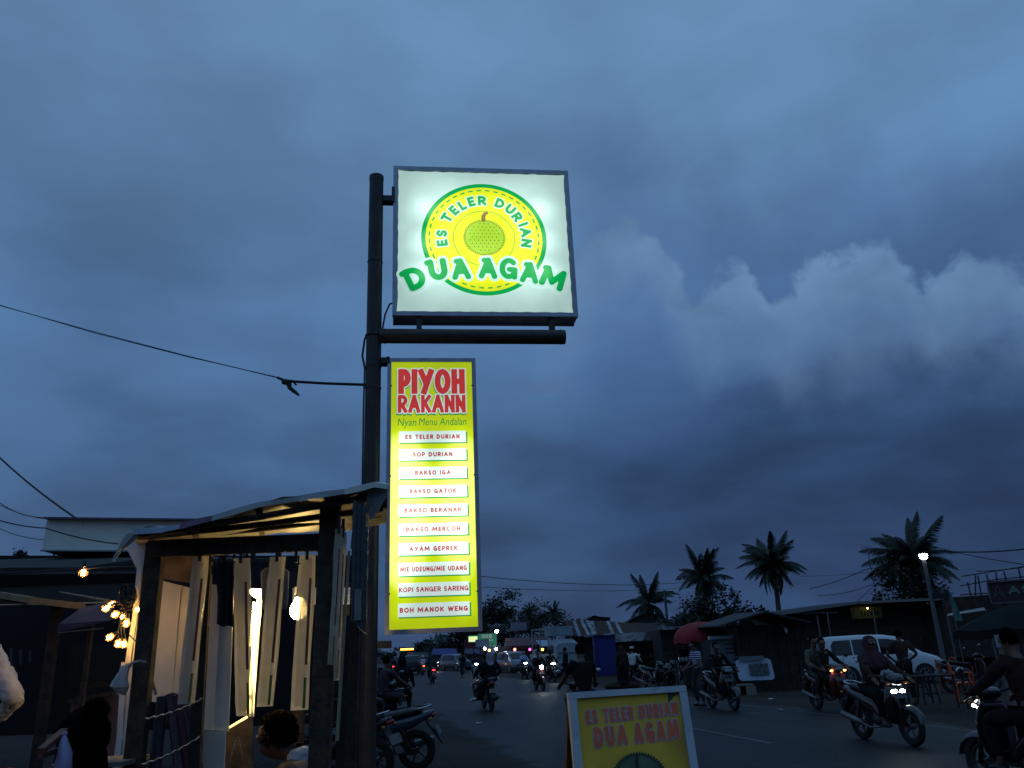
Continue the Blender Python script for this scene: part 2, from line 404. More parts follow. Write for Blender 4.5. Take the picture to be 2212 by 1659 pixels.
# ================================================================== LETTERING (stroke letters meshed from a distance field)
def arc(cx_, cy_, rx, ry, a0, a1, n=10):
    return [(cx_ + rx * math.cos(rad(a0 + (a1 - a0) * i / n)), cy_ + ry * math.sin(rad(a0 + (a1 - a0) * i / n))) for i in range(n + 1)]
GL = {  # strokes inside 0..1, width factor
    'A': (.92, [[(0, 0), (.5, 1)], [(.5, 1), (1, 0)], [(.25, .33), (.75, .33)]]),
    'B': (.70, [[(0, 0), (0, 1)], [(0, 1), (.4, 1)] + arc(.4, .77, .52, .23, 90, -90) + [(0, .54)], [(.4, .54)] + arc(.4, .27, .6, .27, 90, -90) + [(0, 0)]]),
    'C': (.84, [arc(.52, .5, .52, .5, 50, 310, 16)]), 'W': (1.2, [[(0, 1), (.25, 0)], [(.25, 0), (.5, .9)], [(.5, .9), (.75, 0)], [(.75, 0), (1, 1)]]),
    '/': (.4, [[(0, -.1), (1, 1.1)]]),
    'D': (.80, [[(0, 0), (0, 1)], [(0, 1), (.3, 1)] + arc(.3, .5, .7, .5, 90, -90) + [(0, 0)]]),
    'E': (.62, [[(0, 0), (0, 1)], [(0, 1), (1, 1)], [(0, .5), (.85, .5)], [(0, 0), (1, 0)]]),
    'G': (.86, [arc(.52, .5, .52, .5, 50, 330, 16) + [(1, .28)], [(1, 0), (1, .42)], [(.58, .45), (1, .45)]]),
    'H': (.78, [[(0, 0), (0, 1)], [(1, 0), (1, 1)], [(0, .5), (1, .5)]]),
    'I': (.0, [[(.5, 0), (.5, 1)]]),
    'K': (.78, [[(0, 0), (0, 1)], [(.05, .42), (1, 1)], [(.3, .58), (1, 0)]]),
    'L': (.58, [[(0, 0), (0, 1)], [(0, 0), (1, 0)]]),
    'M': (1.12, [[(0, 0), (.06, 1)], [(.06, 1), (.5, .22)], [(.5, .22), (.94, 1)], [(.94, 1), (1, 0)]]),
    'N': (.78, [[(0, 0), (0, 1)], [(0, 1), (1, 0)], [(1, 0), (1, 1)]]),
    'O': (.92, [arc(.5, .5, .5, .5, 0, 360, 20)]),
    'P': (.72, [[(0, 0), (0, 1)], [(0, 1), (.4, 1)] + arc(.4, .68, .6, .32, 90, -90) + [(0, .36)]]),
    'R': (.74, [[(0, 0), (0, 1)], [(0, 1), (.4, 1)] + arc(.4, .73, .6, .27, 90, -90) + [(0, .46)], [(.4, .46), (1, 0)]]),
    'S': (.66, [arc(.5, .75, .48, .25, 30, 270, 10) + arc(.5, .25, .5, .25, 90, -150, 10)]),
    'T': (.78, [[(0, 1), (1, 1)], [(.5, 1), (.5, 0)]]),
    'U': (.80, [[(0, 1), (0, .42)] + arc(.5, .42, .5, .42, 180, 360, 12) + [(1, 1)]]),
    'Y': (.90, [[(0, 1), (.5, .42)], [(1, 1), (.3, -.02)]]),
}


def glyph_strokes(ch, cx_, cz, h, r, rot=0., wf=1., slab_=False, shear=0.):
    w, st = GL[ch]; W = w * h * wf; out = []
    st = [list(s) for s in st]
    if slab_ and ch in 'DUAM': # small blob serif at the upper left
        x0 = {'D': 0, 'U': 0, 'A': .40, 'M': .1}[ch]; st.append([(x0 - .28 * .8 / max(w, .3) * .8, .97), (x0, .97)])
    for s in st:
        q = []
        for (u, v) in s:
            x = (u - .5) * max(W - 2 * r, 0.0) + shear * (v - .5) * h; z = (v - .5) * (h - 2 * r)
            q.append((cx_ + x * math.cos(rot) - z * math.sin(rot), cz + x * math.sin(rot) + z * math.cos(rot)))
        for a, c in zip(q[:-1], q[1:]): out.append((*a, *c, r, len(q) == 2))
    return out


def sdf(strokes, X, Z, flat=False):
    D = np.full(X.shape, 9.0)
    for (ax, az_, bx, bz, r, straight) in strokes:
        ex, ez = bx - ax, bz - az_; L2 = math.hypot(ex, ez) + 1e-9; ex /= L2; ez /= L2
        px, pz = X - ax, Z - az_; t = px * ex + pz * ez; n = np.abs(-px * ez + pz * ex)
        if flat and straight:
            qx = np.abs(t - L2 / 2) - L2 / 2 - r * .92; qz = n - r
            d = np.hypot(np.maximum(qx, 0), np.maximum(qz, 0)) + np.minimum(np.maximum(qx, qz), 0)
        else:
            tt = np.clip(t, 0, L2); d = np.hypot(px - ex * tt, pz - ez * tt) - r
        D = np.minimum(D, d)
    return D


def field_mesh(b, D, X, Z, lvl, conv, mi=0):
    """fill of D < lvl, on a regular grid, cut along the iso line"""
    V = D - lvl; nz_, nx_ = V.shape; idx = {}; verts = []; faces = []
    def gv(i, j):
        k = (i, j)
        if k not in idx: idx[k] = len(verts); verts.append(conv(X[i, j], Z[i, j]))
        return idx[k]
    def cut(a, c):
        k = (a, c) if a < c else (c, a)
        if k not in idx:
            va, vc = V[a], V[c]; t = va / (va - vc); idx[k] = len(verts)
            verts.append(conv(X[a] + (X[c] - X[a]) * t, Z[a] + (Z[c] - Z[a]) * t))
        return idx[k]
    ins = V < 0; anyc = ins[:-1, :-1] | ins[1:, :-1] | ins[:-1, 1:] | ins[1:, 1:]; allc = ins[:-1, :-1] & ins[1:, :-1] & ins[:-1, 1:] & ins[1:, 1:]
    for i in range(nz_ - 1):
        j = 0
        while j < nx_ - 1:
            if allc[i, j]:
                faces.append((gv(i, j), gv(i, j + 1), gv(i + 1, j + 1), gv(i + 1, j)))
            elif anyc[i, j]:
                for tri in (((i, j), (i, j + 1), (i + 1, j + 1)), ((i, j), (i + 1, j + 1), (i + 1, j))):
                    poly = []
                    for a, c in zip(tri, tri[1:] + tri[:1]):
                        if V[a] < 0: poly.append(gv(*a))
                        if (V[a] < 0) != (V[c] < 0): poly.append(cut(a, c))
                    if len(poly) >= 3: faces.append(tuple(poly))
            j += 1
    b.add(verts, faces, mi)


def letters(strokes, cell, lvl, y, flat=False, pad=.06, shift=(0, 0)):
    a = np.array([[s[0], s[1], s[2], s[3], s[4]] for s in strokes]); m = pad + lvl + a[:, 4].max()
    x0, x1 = min(a[:, 0].min(), a[:, 2].min()) - m, max(a[:, 0].max(), a[:, 2].max()) + m
    z0, z1 = min(a[:, 1].min(), a[:, 3].min()) - m, max(a[:, 1].max(), a[:, 3].max()) + m
    X, Z = np.meshgrid(np.arange(x0, x1, cell), np.arange(z0, z1, cell))
    b = MB(); field_mesh(b, sdf(strokes, X, Z, flat), X, Z, lvl, lambda x, z: (float(x) + shift[0], y, float(z) + shift[1])); return b


def word(txt, x0, x1, cz, h, r, gap, wf=1., shear=0.):
    """strokes of a straight line of letters fitted between x0 and x1"""
    def widths(k): return [max(GL[c][0] * h * k, 2 * r) if c != ' ' else h * .38 * k for c in txt]
    k = 1.; 
    for _ in range(12):
        tot = sum(widths(k)) + gap * (len(txt) - 1); k *= (x1 - x0) / tot
    ws = widths(k); x = x0; out = []
    for c, w in zip(txt, ws):
        if c != ' ': out += glyph_strokes(c, x + w / 2, cz, h, r, 0, k, shear=shear)
        x += w + gap
    return out


def text_mesh(txt, x, z, y, size, offset=.0, xs=1., align='CENTER', shear=0., width=None):
    cu = bpy.data.curves.new('t', 'FONT'); cu.body = txt; cu.size = size; cu.offset = offset; cu.align_x = align; cu.align_y = 'CENTER'; cu.shear = shear
    cu.resolution_u = 3
    o = bpy.data.objects.new('t', cu); COL.objects.link(o)
    me = bpy.data.meshes.new_from_object(o.evaluated_get(bpy.context.evaluated_depsgraph_get()))
    vs = [v.co.copy() for v in me.vertices]
    if width and vs:
        mnx, mxx = min(v.x for v in vs), max(v.x for v in vs); xs = width / (mxx - mnx)
    b = MB(); b.add([(x + v.x * xs, y, z + v.y) for v in vs], [tuple(p.vertices) for p in me.polygons])
    bpy.data.objects.remove(o); bpy.data.meshes.remove(me); bpy.data.curves.remove(cu); return b


# ------------------------------------------------------------------ film of a light box, glowing more where the tubes sit behind it
def box_film(name, col, kind, gain=1.0, hotk=1.0):
    m = bpy.data.materials.new(name); m.use_nodes = True; N, L = m.node_tree.nodes, m.node_tree.links
    p = N['Principled BSDF']; p.inputs['Base Color'].default_value = (*col, 1); p.inputs['Roughness'].default_value = .35
    t = N.new('ShaderNodeTexCoord'); s = N.new('ShaderNodeSeparateXYZ'); L.new(t.outputs['Object'], s.inputs[0])
    def ma(op, a, b_=None, c=None):
        n = N.new('ShaderNodeMath'); n.operation = op
        for i, v in enumerate((a, b_, c)):
            if v is None: continue
            if isinstance(v, (int, float)): n.inputs[i].default_value = v
            else: L.new(v, n.inputs[i])
        return n.outputs[0]
    def ss(v, a, b_, c=0., d=1.):
        n = N.new('ShaderNodeMapRange'); n.interpolation_type = 'SMOOTHSTEP'; L.new(v, n.inputs['Value'])
        for k, x in (('From Min', a), ('From Max', b_), ('To Min', c), ('To Max', d)): n.inputs[k].default_value = x
        return n.outputs[0]
    X, Z = s.outputs[0], s.outputs[2]
    def tube(x0, x1, z0, z1, rr):       # distance to a lamp tube along a segment (axis aligned)
        qx = ma('MAXIMUM', ma('SUBTRACT', ma('ABSOLUTE', ma('SUBTRACT', X, (x0 + x1) / 2)), abs(x1 - x0) / 2), 0.)
        qz = ma('MAXIMUM', ma('SUBTRACT', ma('ABSOLUTE', ma('SUBTRACT', Z, (z0 + z1) / 2)), abs(z1 - z0) / 2), 0.)
        return ss(ma('SQRT', ma('ADD', ma('MULTIPLY', qx, qx), ma('MULTIPLY', qz, qz))), 0., rr, 1., 0.)
    if kind == 'upper':
        I = ma('ADD', .54, ma('MULTIPLY', tube(.80, 1.73, 5.90, 6.60, .72), .56))
        for z in (6.62, 6.18, 5.78):
            I = ma('ADD', I, ma('MULTIPLY', tube(.55, .56, z, z, .26), .30)); I = ma('ADD', I, ma('MULTIPLY', tube(1.98, 1.99, z + .02, z + .02, .26), .30))
    else:
        I = ma('ADD', .58, ma('MULTIPLY', tube(.35, .92, 2.65, 3.45, 1.0), .30))
        I = ma('ADD', I, ma('MULTIPLY', tube(.30, .31, 2.5, 3.7, .36), .55)); I = ma('ADD', I, ma('MULTIPLY', tube(.96, .97, 2.6, 3.7, .34), .42))
        I = ma('ADD', I, ma('MULTIPLY', tube(.60, .66, 2.9, 3.3, .5), .30))
        I = ma('ADD', I, ma('MULTIPLY', tube(.30, .31, 2.05, 2.3, .2), .25)); I = ma('ADD', I, ma('MULTIPLY', tube(.96, .97, 2.05, 2.3, .2), .22))
    nz_ = N.new('ShaderNodeTexNoise'); nz_.inputs['Scale'].default_value = 3.5; L.new(t.outputs['Object'], nz_.inputs['Vector'])
    I = ma('MULTIPLY', I, ss(nz_.outputs['Fac'], .2, .8, .93, 1.07))
    hot = ma('MULTIPLY', ma('MAXIMUM', ma('SUBTRACT', I, .98), 0.), hotk)
    mx = N.new('ShaderNodeMix'); mx.data_type = 'RGBA'; mx.blend_type = 'ADD'; mx.inputs[0].default_value = 1
    sc1 = N.new('ShaderNodeVectorMath'); sc1.operation = 'SCALE'; sc1.inputs[0].default_value = tuple(c * gain for c in col); L.new(I, sc1.inputs['Scale'])
    sc2 = N.new('ShaderNodeVectorMath'); sc2.operation = 'SCALE'; sc2.inputs[0].default_value = (.9, 1., .72) if kind == 'lower' else (.35, .35, .30); L.new(hot, sc2.inputs['Scale'])
    L.new(sc1.outputs[0], mx.inputs[6]); L.new(sc2.outputs[0], mx.inputs[7])
    L.new(mx.outputs[2], p.inputs['Emission Color']); p.inputs['Emission Strength'].default_value = 1.0
    p.inputs['Base Color'].default_value = (*[c * .3 for c in col], 1)
    return m


UW = box_film('film_white_upper', (.62, .90, .82), 'upper'); UY = box_film('film_yellow_upper', (.82, .90, .005), 'upper')
UG = box_film('film_green_upper', (.0, .42, .075), 'upper'); UD = box_film('film_durian_upper', (.40, .70, .012), 'upper'); UK = box_film('film_dark_upper', (.03, .10, .02), 'upper', .8)
UB = box_film('film_brown_upper', (.33, .17, .05), 'upper')
LY = box_film('film_yellow_lower', (.62, .78, .002), 'lower'); LW = box_film('film_white_lower', (.72, .90, .84), 'lower')
LG = box_film('film_green_lower', (.0, .30, .05), 'lower', 1., .1); LR = box_film('film_red_lower', (.74, .050, .045), 'lower', .9, .15); LRT = box_film('film_redtext_lower', (.56, .045, .06), 'lower', .8, .45)

# ================================================================== POLE SIGN
P0 = at(803, 1000, 8.2); P0.z = 0
SYAW = rad(7)
pole = thing('sign_pole', 'tall black round steel pole with a horizontal arm carrying both lit signs', 'pole', P0, SYAW)
b = MB(); b.tube([(0, 0, 0), (0, 0, 4.4), (0, 0, 6.98)], [.086, .084, .082], 20); b.tube([(0, 0, 6.98), (0, 0, 7.04), (0, 0, 7.065)], [.085, .085, .03], 20); part('post', b, STEEL, pole, smooth=False)
b = MB(); b.tube([(.06, 0, 4.99), (2.155, 0, 4.985)], .083, 20); part('arm', b, STEEL, pole)
b = MB(); b.torus((0, 0, 4.99), .088, .012, 'Z', 20, 6); part('weld_collar', b, STEEL, pole)
for x in (.50, 2.02):
    b = MB(); b.box((x, .06, 5.13), (.06, .10, .24)); part('bracket', b, STEEL, pole)
for z, w in ((6.75, .16), (4.70, .12), (1.72, .16)):
    b = MB(); b.box((.06 + w / 2, .05, z), (w, .12, .07)); b.box((.04 + w, 0, z + (.04 if z > 6 else 0)), (.035, .07, .2 if z > 6 else .07)); part('bracket', b, STEEL, pole)
b = MB(); b.box((0, 0, .015), (.4, .4, .03)); part('base_plate', b, STEEL, pole)
for z in (2.55, 4.62, 5.9): b = MB(); b.torus((0, 0, z), .084, .006, 'Z', 20, 5); part('weld_seam', b, STEEL, pole)
for z in (4.38, 3.2): b = MB(); b.torus((0, 0, z), .089, .005, 'Z', 20, 4); b.box((-.09, -.03, z), (.03, .02, .02)); part('cable_band', b, GALV, pole)
b = MB(); b.tube([(-.092, -.02, 4.60), (-.095, -.03, 4.2), (-.09, -.03, 3.2), (-.095, -.03, 2.2), (-.092, -.02, 0)], .009, 6); part('cable', b, CABLE, pole)
for x in (.12, 2.10): b = MB(); b.torus((x, 0, 4.987), .084, .006, 'X', 20, 5); part('weld_seam', b, STEEL, pole)
b = MB(); b.tube([(-.09, -.02, 4.6), (-.12, -.02, 4.75), (-.10, 0, 4.95), (-.05, .06, 5.1)], .012, 6); b.tube([(.09, 0, 5.05), (.12, 0, 5.25), (.17, .0, 5.38), (.22, .05, 5.42)], .010, 6)
part('cable', b, CABLE, pole)

# upper light box
NS = Vector((-math.sin(SYAW), math.cos(SYAW), 0))
up = thing('light_box_sign', 'square lit shop sign with round yellow durian emblem and green lettering', 'sign', P0 + NS * .125, SYAW)
X0, X1, Z0, Z1, TH = .20, 2.325, 5.237, 7.19, .26
FY = -.13      # front face
b = MB(); b.box(((X0 + X1) / 2, .01, (Z0 + Z1) / 2), (X1 - X0 - .01, TH - .04, Z1 - Z0 - .01)); part('casing', b, ALU, up)
b = MB(); fw = .048
b.box(((X0 + X1) / 2, FY + .02, Z1 - fw / 2), (X1 - X0, .06, fw)); b.box(((X0 + X1) / 2, FY + .02, Z0 + fw / 2), (X1 - X0, .06, fw))
b.box((X0 + fw / 2, FY + .02, (Z0 + Z1) / 2), (fw, .06, Z1 - Z0 - 2 * fw)); b.box((X1 - fw / 2, FY + .02, (Z0 + Z1) / 2), (fw, .06, Z1 - Z0 - 2 * fw))
b.box(((X0 + X1) / 2, .13, (Z0 + Z1) / 2), (X1 - X0, .05, Z1 - Z0)); part('frame', b, ALU, up)
# the film is stretched a little unevenly at its border
rf = random.Random(5); edge_p = []
def wob(a, c, n, ax, fixed, sgn):
    for i in range(n):
        t = a + (c - a) * i / n; o = fixed + sgn * (.004 + .009 * abs(math.sin(i * 1.9)) + rf.uniform(0, .003))
        edge_p.append((t, o) if ax == 0 else (o, t))
wob(X0 + fw, X1 - fw, 26, 0, Z0 + fw, 1); wob(Z0 + fw, Z1 - fw, 24, 1, X1 - fw, -1); wob(X1 - fw, X0 + fw, 26, 0, Z1 - fw, -1); wob(Z1 - fw, Z0 + fw, 24, 1, X0 + fw, 1)
b = MB(); yf = FY + .006
b.add([((X0 + X1) / 2, yf, (Z0 + Z1) / 2)] + [(x, yf, z) for x, z in edge_p], [(0, k + 1, (k + 1) % len(edge_p) + 1) for k in range(len(edge_p))]); part('film', b, UW, up)
def disc(c, rx, rz, y, n=96, r0=None, a0=0., a1=360.):
    b = MB(); out = []
    for k in range(n + 1):
        a = rad(a0 + (a1 - a0) * k / n); out.append((c[0] + rx * math.cos(a), y, c[1] + rz * math.sin(a)))
    if r0 is None: b.add([(c[0], y, c[1])] + out, [(0, k + 1, k + 2) for k in range(n)])
    else:
        inn = [(c[0] + (p[0] - c[0]) * r0, y, c[1] + (p[2] - c[1]) * r0) for p in out]
        b.add(out + inn, [(k, k + 1, n + 2 + k, n + 1 + k) for k in range(n)])
    return b
EC = (1.268, 6.237); RX, RZ = .742, .740
part('emblem_rim', disc(EC, RX, RZ, yf - .002), UG, up)
part('emblem_disc', disc(EC, RX * .930, RZ * .930, yf - .004), UY, up)
b = MB()
for k in range(40):
    a = 90 + 360 / 40 * (k + .5); q = disc(EC, RX * .885, RZ * .885, yf - .006, 5, .973, a - 2.5, a + 2.5); b.add(q.v, q.f)
part('stitched_ring', b, UG, up)['kind'] = 'stuff'
part('inner_ring', disc((1.265, 6.237), .367, .366, yf - .006, 90, .982), UG, up)
def star(c, ro, ri, n, y, ph=0.):
    b = MB(); vs = [(c[0], y, c[1])]
    for k in range(2 * n):
        r = (ro if k % 2 == 0 else ri); a = ph + math.pi * k / n; vs.append((c[0] + r * math.cos(a) * 1.02, y, c[1] + r * math.sin(a) * .98))
    b.add(vs, [(0, k + 1, (k + 1) % (2 * n) + 1) for k in range(2 * n)]); return b
DC = (1.268, 6.246)
part('durian_outline', star(DC, .250, .226, 56, yf - .008), UK, up)
part('durian', star(DC, .240, .215, 56, yf - .010), UD, up)
b = MB()
for i in range(-4, 5):
    for j in range(-4, 5):
        x, z = i * .048 + (j % 2) * .024, j * .044
        if math.hypot(x, z) < .185:
            b.add([(DC[0] + x - .010, yf - .012, DC[1] + z), (DC[0] + x + .010, yf - .012, DC[1] + z), (DC[0] + x, yf - .012, DC[1] + z + .016)], [(0, 1, 2)])
part('durian_spines', b, UK, up)['kind'] = 'stuff'
b = letters([(1.262, 6.475, 1.264, 6.53, .016, False), (1.264, 6.53, 1.285, 6.565, .013, False), (1.285, 6.565, 1.305, 6.572, .010, False)], .006, .006, yf - .012)
part('stem_outline', b, UK, up)
part('stem', letters([(1.262, 6.475, 1.264, 6.53, .016, False), (1.264, 6.53, 1.285, 6.565, .013, False), (1.285, 6.565, 1.305, 6.572, .010, False)], .006, 0, yf - .014), UB, up)
ring = [('E', .770, 6.160), ('S', .766, 6.285), ('T', .829, 6.496), ('E', .915, 6.598), ('L', 1.014, 6.667), ('E', 1.123, 6.721), ('R', 1.252, 6.738),
        ('D', 1.466, 6.705), ('U', 1.589, 6.629), ('R', 1.669, 6.525), ('I', 1.736, 6.426), ('A', 1.761, 6.323), ('N', 1.765, 6.176)]
st = []
for c, x, z in ring:
    a = math.atan2(z - 6.237, x - 1.268) - math.pi / 2
    st += glyph_strokes(c, x, z, .128, .0165, a, 1.05)
part('lettering_border', letters(st, .006, .013, yf - .014, True), UW, up)
part('lettering', letters(st, .006, 0, yf - .016, True), UG, up)
big = [('D', .455, 5.700, 24), ('U', .716, 5.815, 9), ('A', .982, 5.825, 4), ('A', 1.298, 5.840, -2), ('G', 1.538, 5.838, -5), ('A', 1.784, 5.790, -7), ('M', 2.060, 5.722, -21)]
st = []
for c, x, z, r in big: st += glyph_strokes(c, x, z, .275 if c != 'D' else .29, {'A': .0325, 'G': .033}.get(c, .0365), rad(r), {'A': .86, 'M': .95, 'G': .9}.get(c, 1.0), slab_=True)
part('name_border', letters(st, .010, .030, yf - .018), UW, up)
part('name_lettering', letters(st, .010, 0, yf - .020), UG, up)

# lower light box: the menu
lo = thing('menu_light_box', 'tall narrow lit yellow menu sign with white bars and red lettering', 'sign', P0 + NS * .105, SYAW)
X0, X1, Z0, Z1 = .153, 1.122, 1.812, 4.722
b = MB(); b.box(((X0 + X1) / 2, .0, (Z0 + Z1) / 2), (X1 - X0 - .01, .18, Z1 - Z0 - .01)); part('casing', b, ALU, lo)
b = MB(); fw = .044
for z in (Z1 - fw / 2, Z0 + fw / 2): b.box(((X0 + X1) / 2, -.10, z), (X1 - X0, .05, fw))
for x in (X0 + fw / 2, X1 - fw / 2): b.box((x, -.10, (Z0 + Z1) / 2), (fw, .05, Z1 - Z0 - 2 * fw))
part('frame', b, ALU, lo)
yf = -.108
b = MB(); b.add([(X0 + fw, yf, Z0 + fw), (X1 - fw, yf, Z0 + fw), (X1 - fw, yf, Z1 - fw), (X0 + fw, yf, Z1 - fw)], [(0, 1, 2, 3)]); part('film', b, LY, lo)
st1 = word('PIYOH', .270, 1.000, 4.452, .292, .032, .008)
st2 = word('RAKANN', .268, 1.002, 4.195, .204, .0195, .010)
st = st1 + st2
b = letters(st, .007, .013, yf - .002, True, shift=(-.004, -.014)); part('headline_shadow', b, LG, lo)
part('headline_border', letters(st, .007, .013, yf - .004, True), LW, lo)
part('headline', letters(st, .007, 0, yf - .006, True), LR, lo)
part('subtitle', text_mesh('Nyan', .365, 3.985, yf - .003, .120, .0, shear=.15, width=.20), LG, lo)
part('subtitle', text_mesh('Menu', .590, 3.990, yf - .003, .120, .0, shear=.15, width=.20), LG, lo)
part('subtitle', text_mesh('Andalan', .862, 3.990, yf - .003, .120, .0, shear=.15, width=.29), LG, lo)
rows = ['ES TELER DURIAN', 'SOP DURIAN', 'BAKSO IGA', 'BAKSO GATOK', 'BAKSO BERANAK', 'BAKSO MERCON', 'AYAM GEPREK', 'MIE UDEUNG/MIE UDANG', 'KOPI SANGER SARENG', 'BOH MANOK WENG']
tw = [.58, .42, .375, .49, .595, .56, .495, .675, .70, .68]
rz = [3.822, 3.628, 3.430, 3.233, 3.033, 2.836, 2.638, 2.435, 2.234, 2.036]
for t, w, z in zip(rows, tw, rz):
    h = .126 if z > 2.5 else .132
    b = MB(); b.box((.6525, yf - .003, z - .010), (.722, .002, h)); part('bar_shadow', b, LG, lo)
    b = MB(); b.box((.641, yf - .006, z + .002), (.716, .002, h)); part('menu_bar', b, LW, lo)
    part('menu_line', letters(word(t, .64 - w / 2, .64 + w / 2, z + .002, .050, .0052 if len(t) > 16 else .0060, .0095 if len(t) < 16 else .006), .0038, 0, yf - .010, True), LRT, lo)
for z in (2.2, 3.4, 4.4):
    for x in (X0 + fw, X1 - fw): b = MB(); b.ball((x, -.125, z), .010, 6, 4); part('screw', b, BLACK, lo)

# power cable coming in from the left and its knotted tail
q = [at(-60, 640, 9.5), at(0, 660, 9.4), at(200, 716, 9.1), at(400, 768, 8.8), at(600, 816, 8.45), at(618, 823, 8.4), at(700, 828, 8.35), at(790, 831, 8.2)]
tw_ = thing('overhead_cable', 'thin cable strung from the upper left to the sign pole', 'cable', q[4])
b = MB(); b.tube([p - q[4] for p in q[:5]], .006, 6); b.tube([p - q[4] + Vector((0, .02, .012 * math.sin(i * 2))) for i, p in enumerate(q[:5])], .004, 5); part('wire', b, CABLE, tw_)
b = MB(); b.tube([p - q[4] for p in q[4:]], .016, 7); part('wrapped_lead', b, CABLE, tw_)
b = MB(); e = [at(612, 824, 8.42), at(624, 826, 8.4), at(626, 838, 8.4), at(636, 846, 8.4), at(646, 854, 8.4)]
b.tube([p - q[4] for p in e], [.035, .04, .025, .022, .012], 7); b.tube([e[0] - q[4], at(632, 822, 8.4) - q[4], at(640, 832, 8.4) - q[4]], .012, 6); part('knot', b, CABLE, tw_)

# ================================================================== PART TWO
# ------------------------------------------------------------------ figures: bodies grown from a jointed skeleton
PENDING = {}     # key -> (object that carries the skeleton, [objects waiting for the finished mesh])


def skin_part(name, key, verts, edges, m, parent, label=None, sub=1):
    """verts: (x, y, z, radius[, radius2]); the root is vertex 0. Alike parts share one grown mesh."""
    if key not in PENDING:
        me = bpy.data.meshes.new(name); me.from_pydata([v[:3] for v in verts], edges, [])
        o = bpy.data.objects.new(name, me); COL.objects.link(o)
        o.modifiers.new('Skin', 'SKIN').use_smooth_shade = True; o.modifiers.new('Sub', 'SUBSURF').levels = sub
        o.modifiers['Sub'].render_levels = sub
        lay = me.skin_vertices[0].data
        for i, v in enumerate(verts):
            lay[i].radius = (v[3], v[4] if len(v) > 4 else v[3]); lay[i].use_root = (i == 0)
        PENDING[key] = (o, [(o, m)])
    else:
        o = bpy.data.objects.new(name, PENDING[key][0].data); COL.objects.link(o); PENDING[key][1].append((o, m))
    o.parent = parent
    if label: o['label'] = label
    return o


def crease(me, amp):
    from mathutils import noise
    nv = [(v.co.copy(), v.normal.copy()) for v in me.vertices]
    for v, (c, n) in zip(me.vertices, nv):
        d = noise.noise(Vector((c.x * 9, c.y * 9, c.z * 17))) + .6 * (1 - abs(noise.noise(Vector((c.x * 14 + 5, c.y * 14, c.z * 30)))) * 2.2) + .5 * noise.noise(c * 34)
        v.co = c + n * amp * (d - .3)


def finish_skins():
    dg = bpy.context.evaluated_depsgraph_get(); dg.update()
    done = {}
    for k, (src, users) in PENDING.items():
        done[k] = bpy.data.meshes.new_from_object(src.evaluated_get(dg))
        if k.startswith('shirt') or k.startswith('trousers'): crease(done[k], .012 if k.endswith('_near') else .008)
    for k, (src, users) in PENDING.items():
        src.modifiers.clear(); me = done[k]
        me.materials.clear(); me.materials.append(None)
        for o, m in users:
            o.data = me; o.material_slots[0].link = 'OBJECT'; o.material_slots[0].material = m


def bend(a, c, length1, length2, hint):
    """elbow / knee position between a and c"""
    a, c, hint = Vector(a), Vector(c), Vector(hint); d = c - a; D = min(d.length, length1 + length2 - .005)
    x = (length1 ** 2 - length2 ** 2 + D * D) / (2 * D); h = math.sqrt(max(length1 ** 2 - x * x, 0)); dn = d.normalized()
    hh = (hint - dn * hint.dot(dn)).normalized(); return a + dn * x + hh * h


POSES = {}
def pose(name, pel, che, nec, head, hands, feet, elbow=(0, 0, -1), knee=(1, 0, .4), spread=.5, foot=(1, 0, 0)):
    POSES[name] = dict(pel=pel, che=che, nec=nec, head=head, hands=hands, feet=feet, elbow=elbow, knee=knee, spread=spread, foot=foot)
pose('stand', (0, 0, .93), (0, 0, 1.24), (-.01, 0, 1.45), (.02, 0, 1.585), [(.04, .25, .80), (.04, -.25, .80)], [(0, .11, .09), (.03, -.11, .09)], (-1, .1, 0))
pose('stand_busy', (0, 0, .93), (.03, 0, 1.24), (.06, 0, 1.44), (.12, 0, 1.56), [(.34, .12, 1.02), (.36, -.10, 1.00)], [(0, .12, .09), (.04, -.10, .09)], (-.5, 0, -1))
pose('akimbo', (0, 0, .93), (0, 0, 1.24), (0, 0, 1.45), (.03, 0, 1.58), [(.12, .19, 1.02), (.12, -.19, 1.02)], [(0, .12, .09), (.03, -.11, .09)], (-.7, 0, -.1), spread=1.)
pose('sit_hunch', (0, 0, .50), (.09, 0, .82), (.20, 0, 1.01), (.33, 0, 1.08), [(.48, .14, .62), (.48, -.14, .62)], [(.42, .14, .09), (.46, -.13, .09)], (-.6, 0, -1), (.6, 0, 1))
pose('ride', (-.17, 0, .83), (-.13, 0, 1.14), (-.08, 0, 1.36), (-.03, 0, 1.50), [(.33, .30, .98), (.33, -.30, .98)], [(.22, .17, .34), (.22, -.17, .34)], (-.4, 0, -1), (.3, .0, 1))
pose('ride_foot', (-.17, 0, .83), (-.13, 0, 1.14), (-.08, 0, 1.36), (-.03, 0, 1.50), [(.33, .30, .98), (.33, -.30, .98)], [(.10, .34, .09), (.22, -.17, .34)], (-.4, 0, -1), (.5, .2, 1))
pose('pillion', (-.50, 0, .88), (-.46, 0, 1.18), (-.42, 0, 1.40), (-.37, 0, 1.54), [(-.14, .17, .97), (-.14, -.17, .97)], [(-.22, .20, .34), (-.22, -.20, .34)], (-.4, 0, -1), (1, .0, .6))
pose('side_saddle', (-.46, -.02, .86), (-.44, -.03, 1.16), (-.42, -.03, 1.38), (-.38, -.03, 1.52), [(-.20, .12, .98), (-.30, -.20, .95)], [(-.32, .42, .36), (-.46, .40, .40)], (-.2, 0, -1), (.1, 1, .2), foot=(.4, 1, 0))
pose('sit', (-.05, 0, .50), (-.03, 0, .82), (.0, 0, 1.04), (.05, 0, 1.17), [(.30, .16, .58), (.30, -.16, .58)], [(.38, .14, .09), (.42, -.13, .09)], (-.6, 0, -1), (.6, 0, 1))


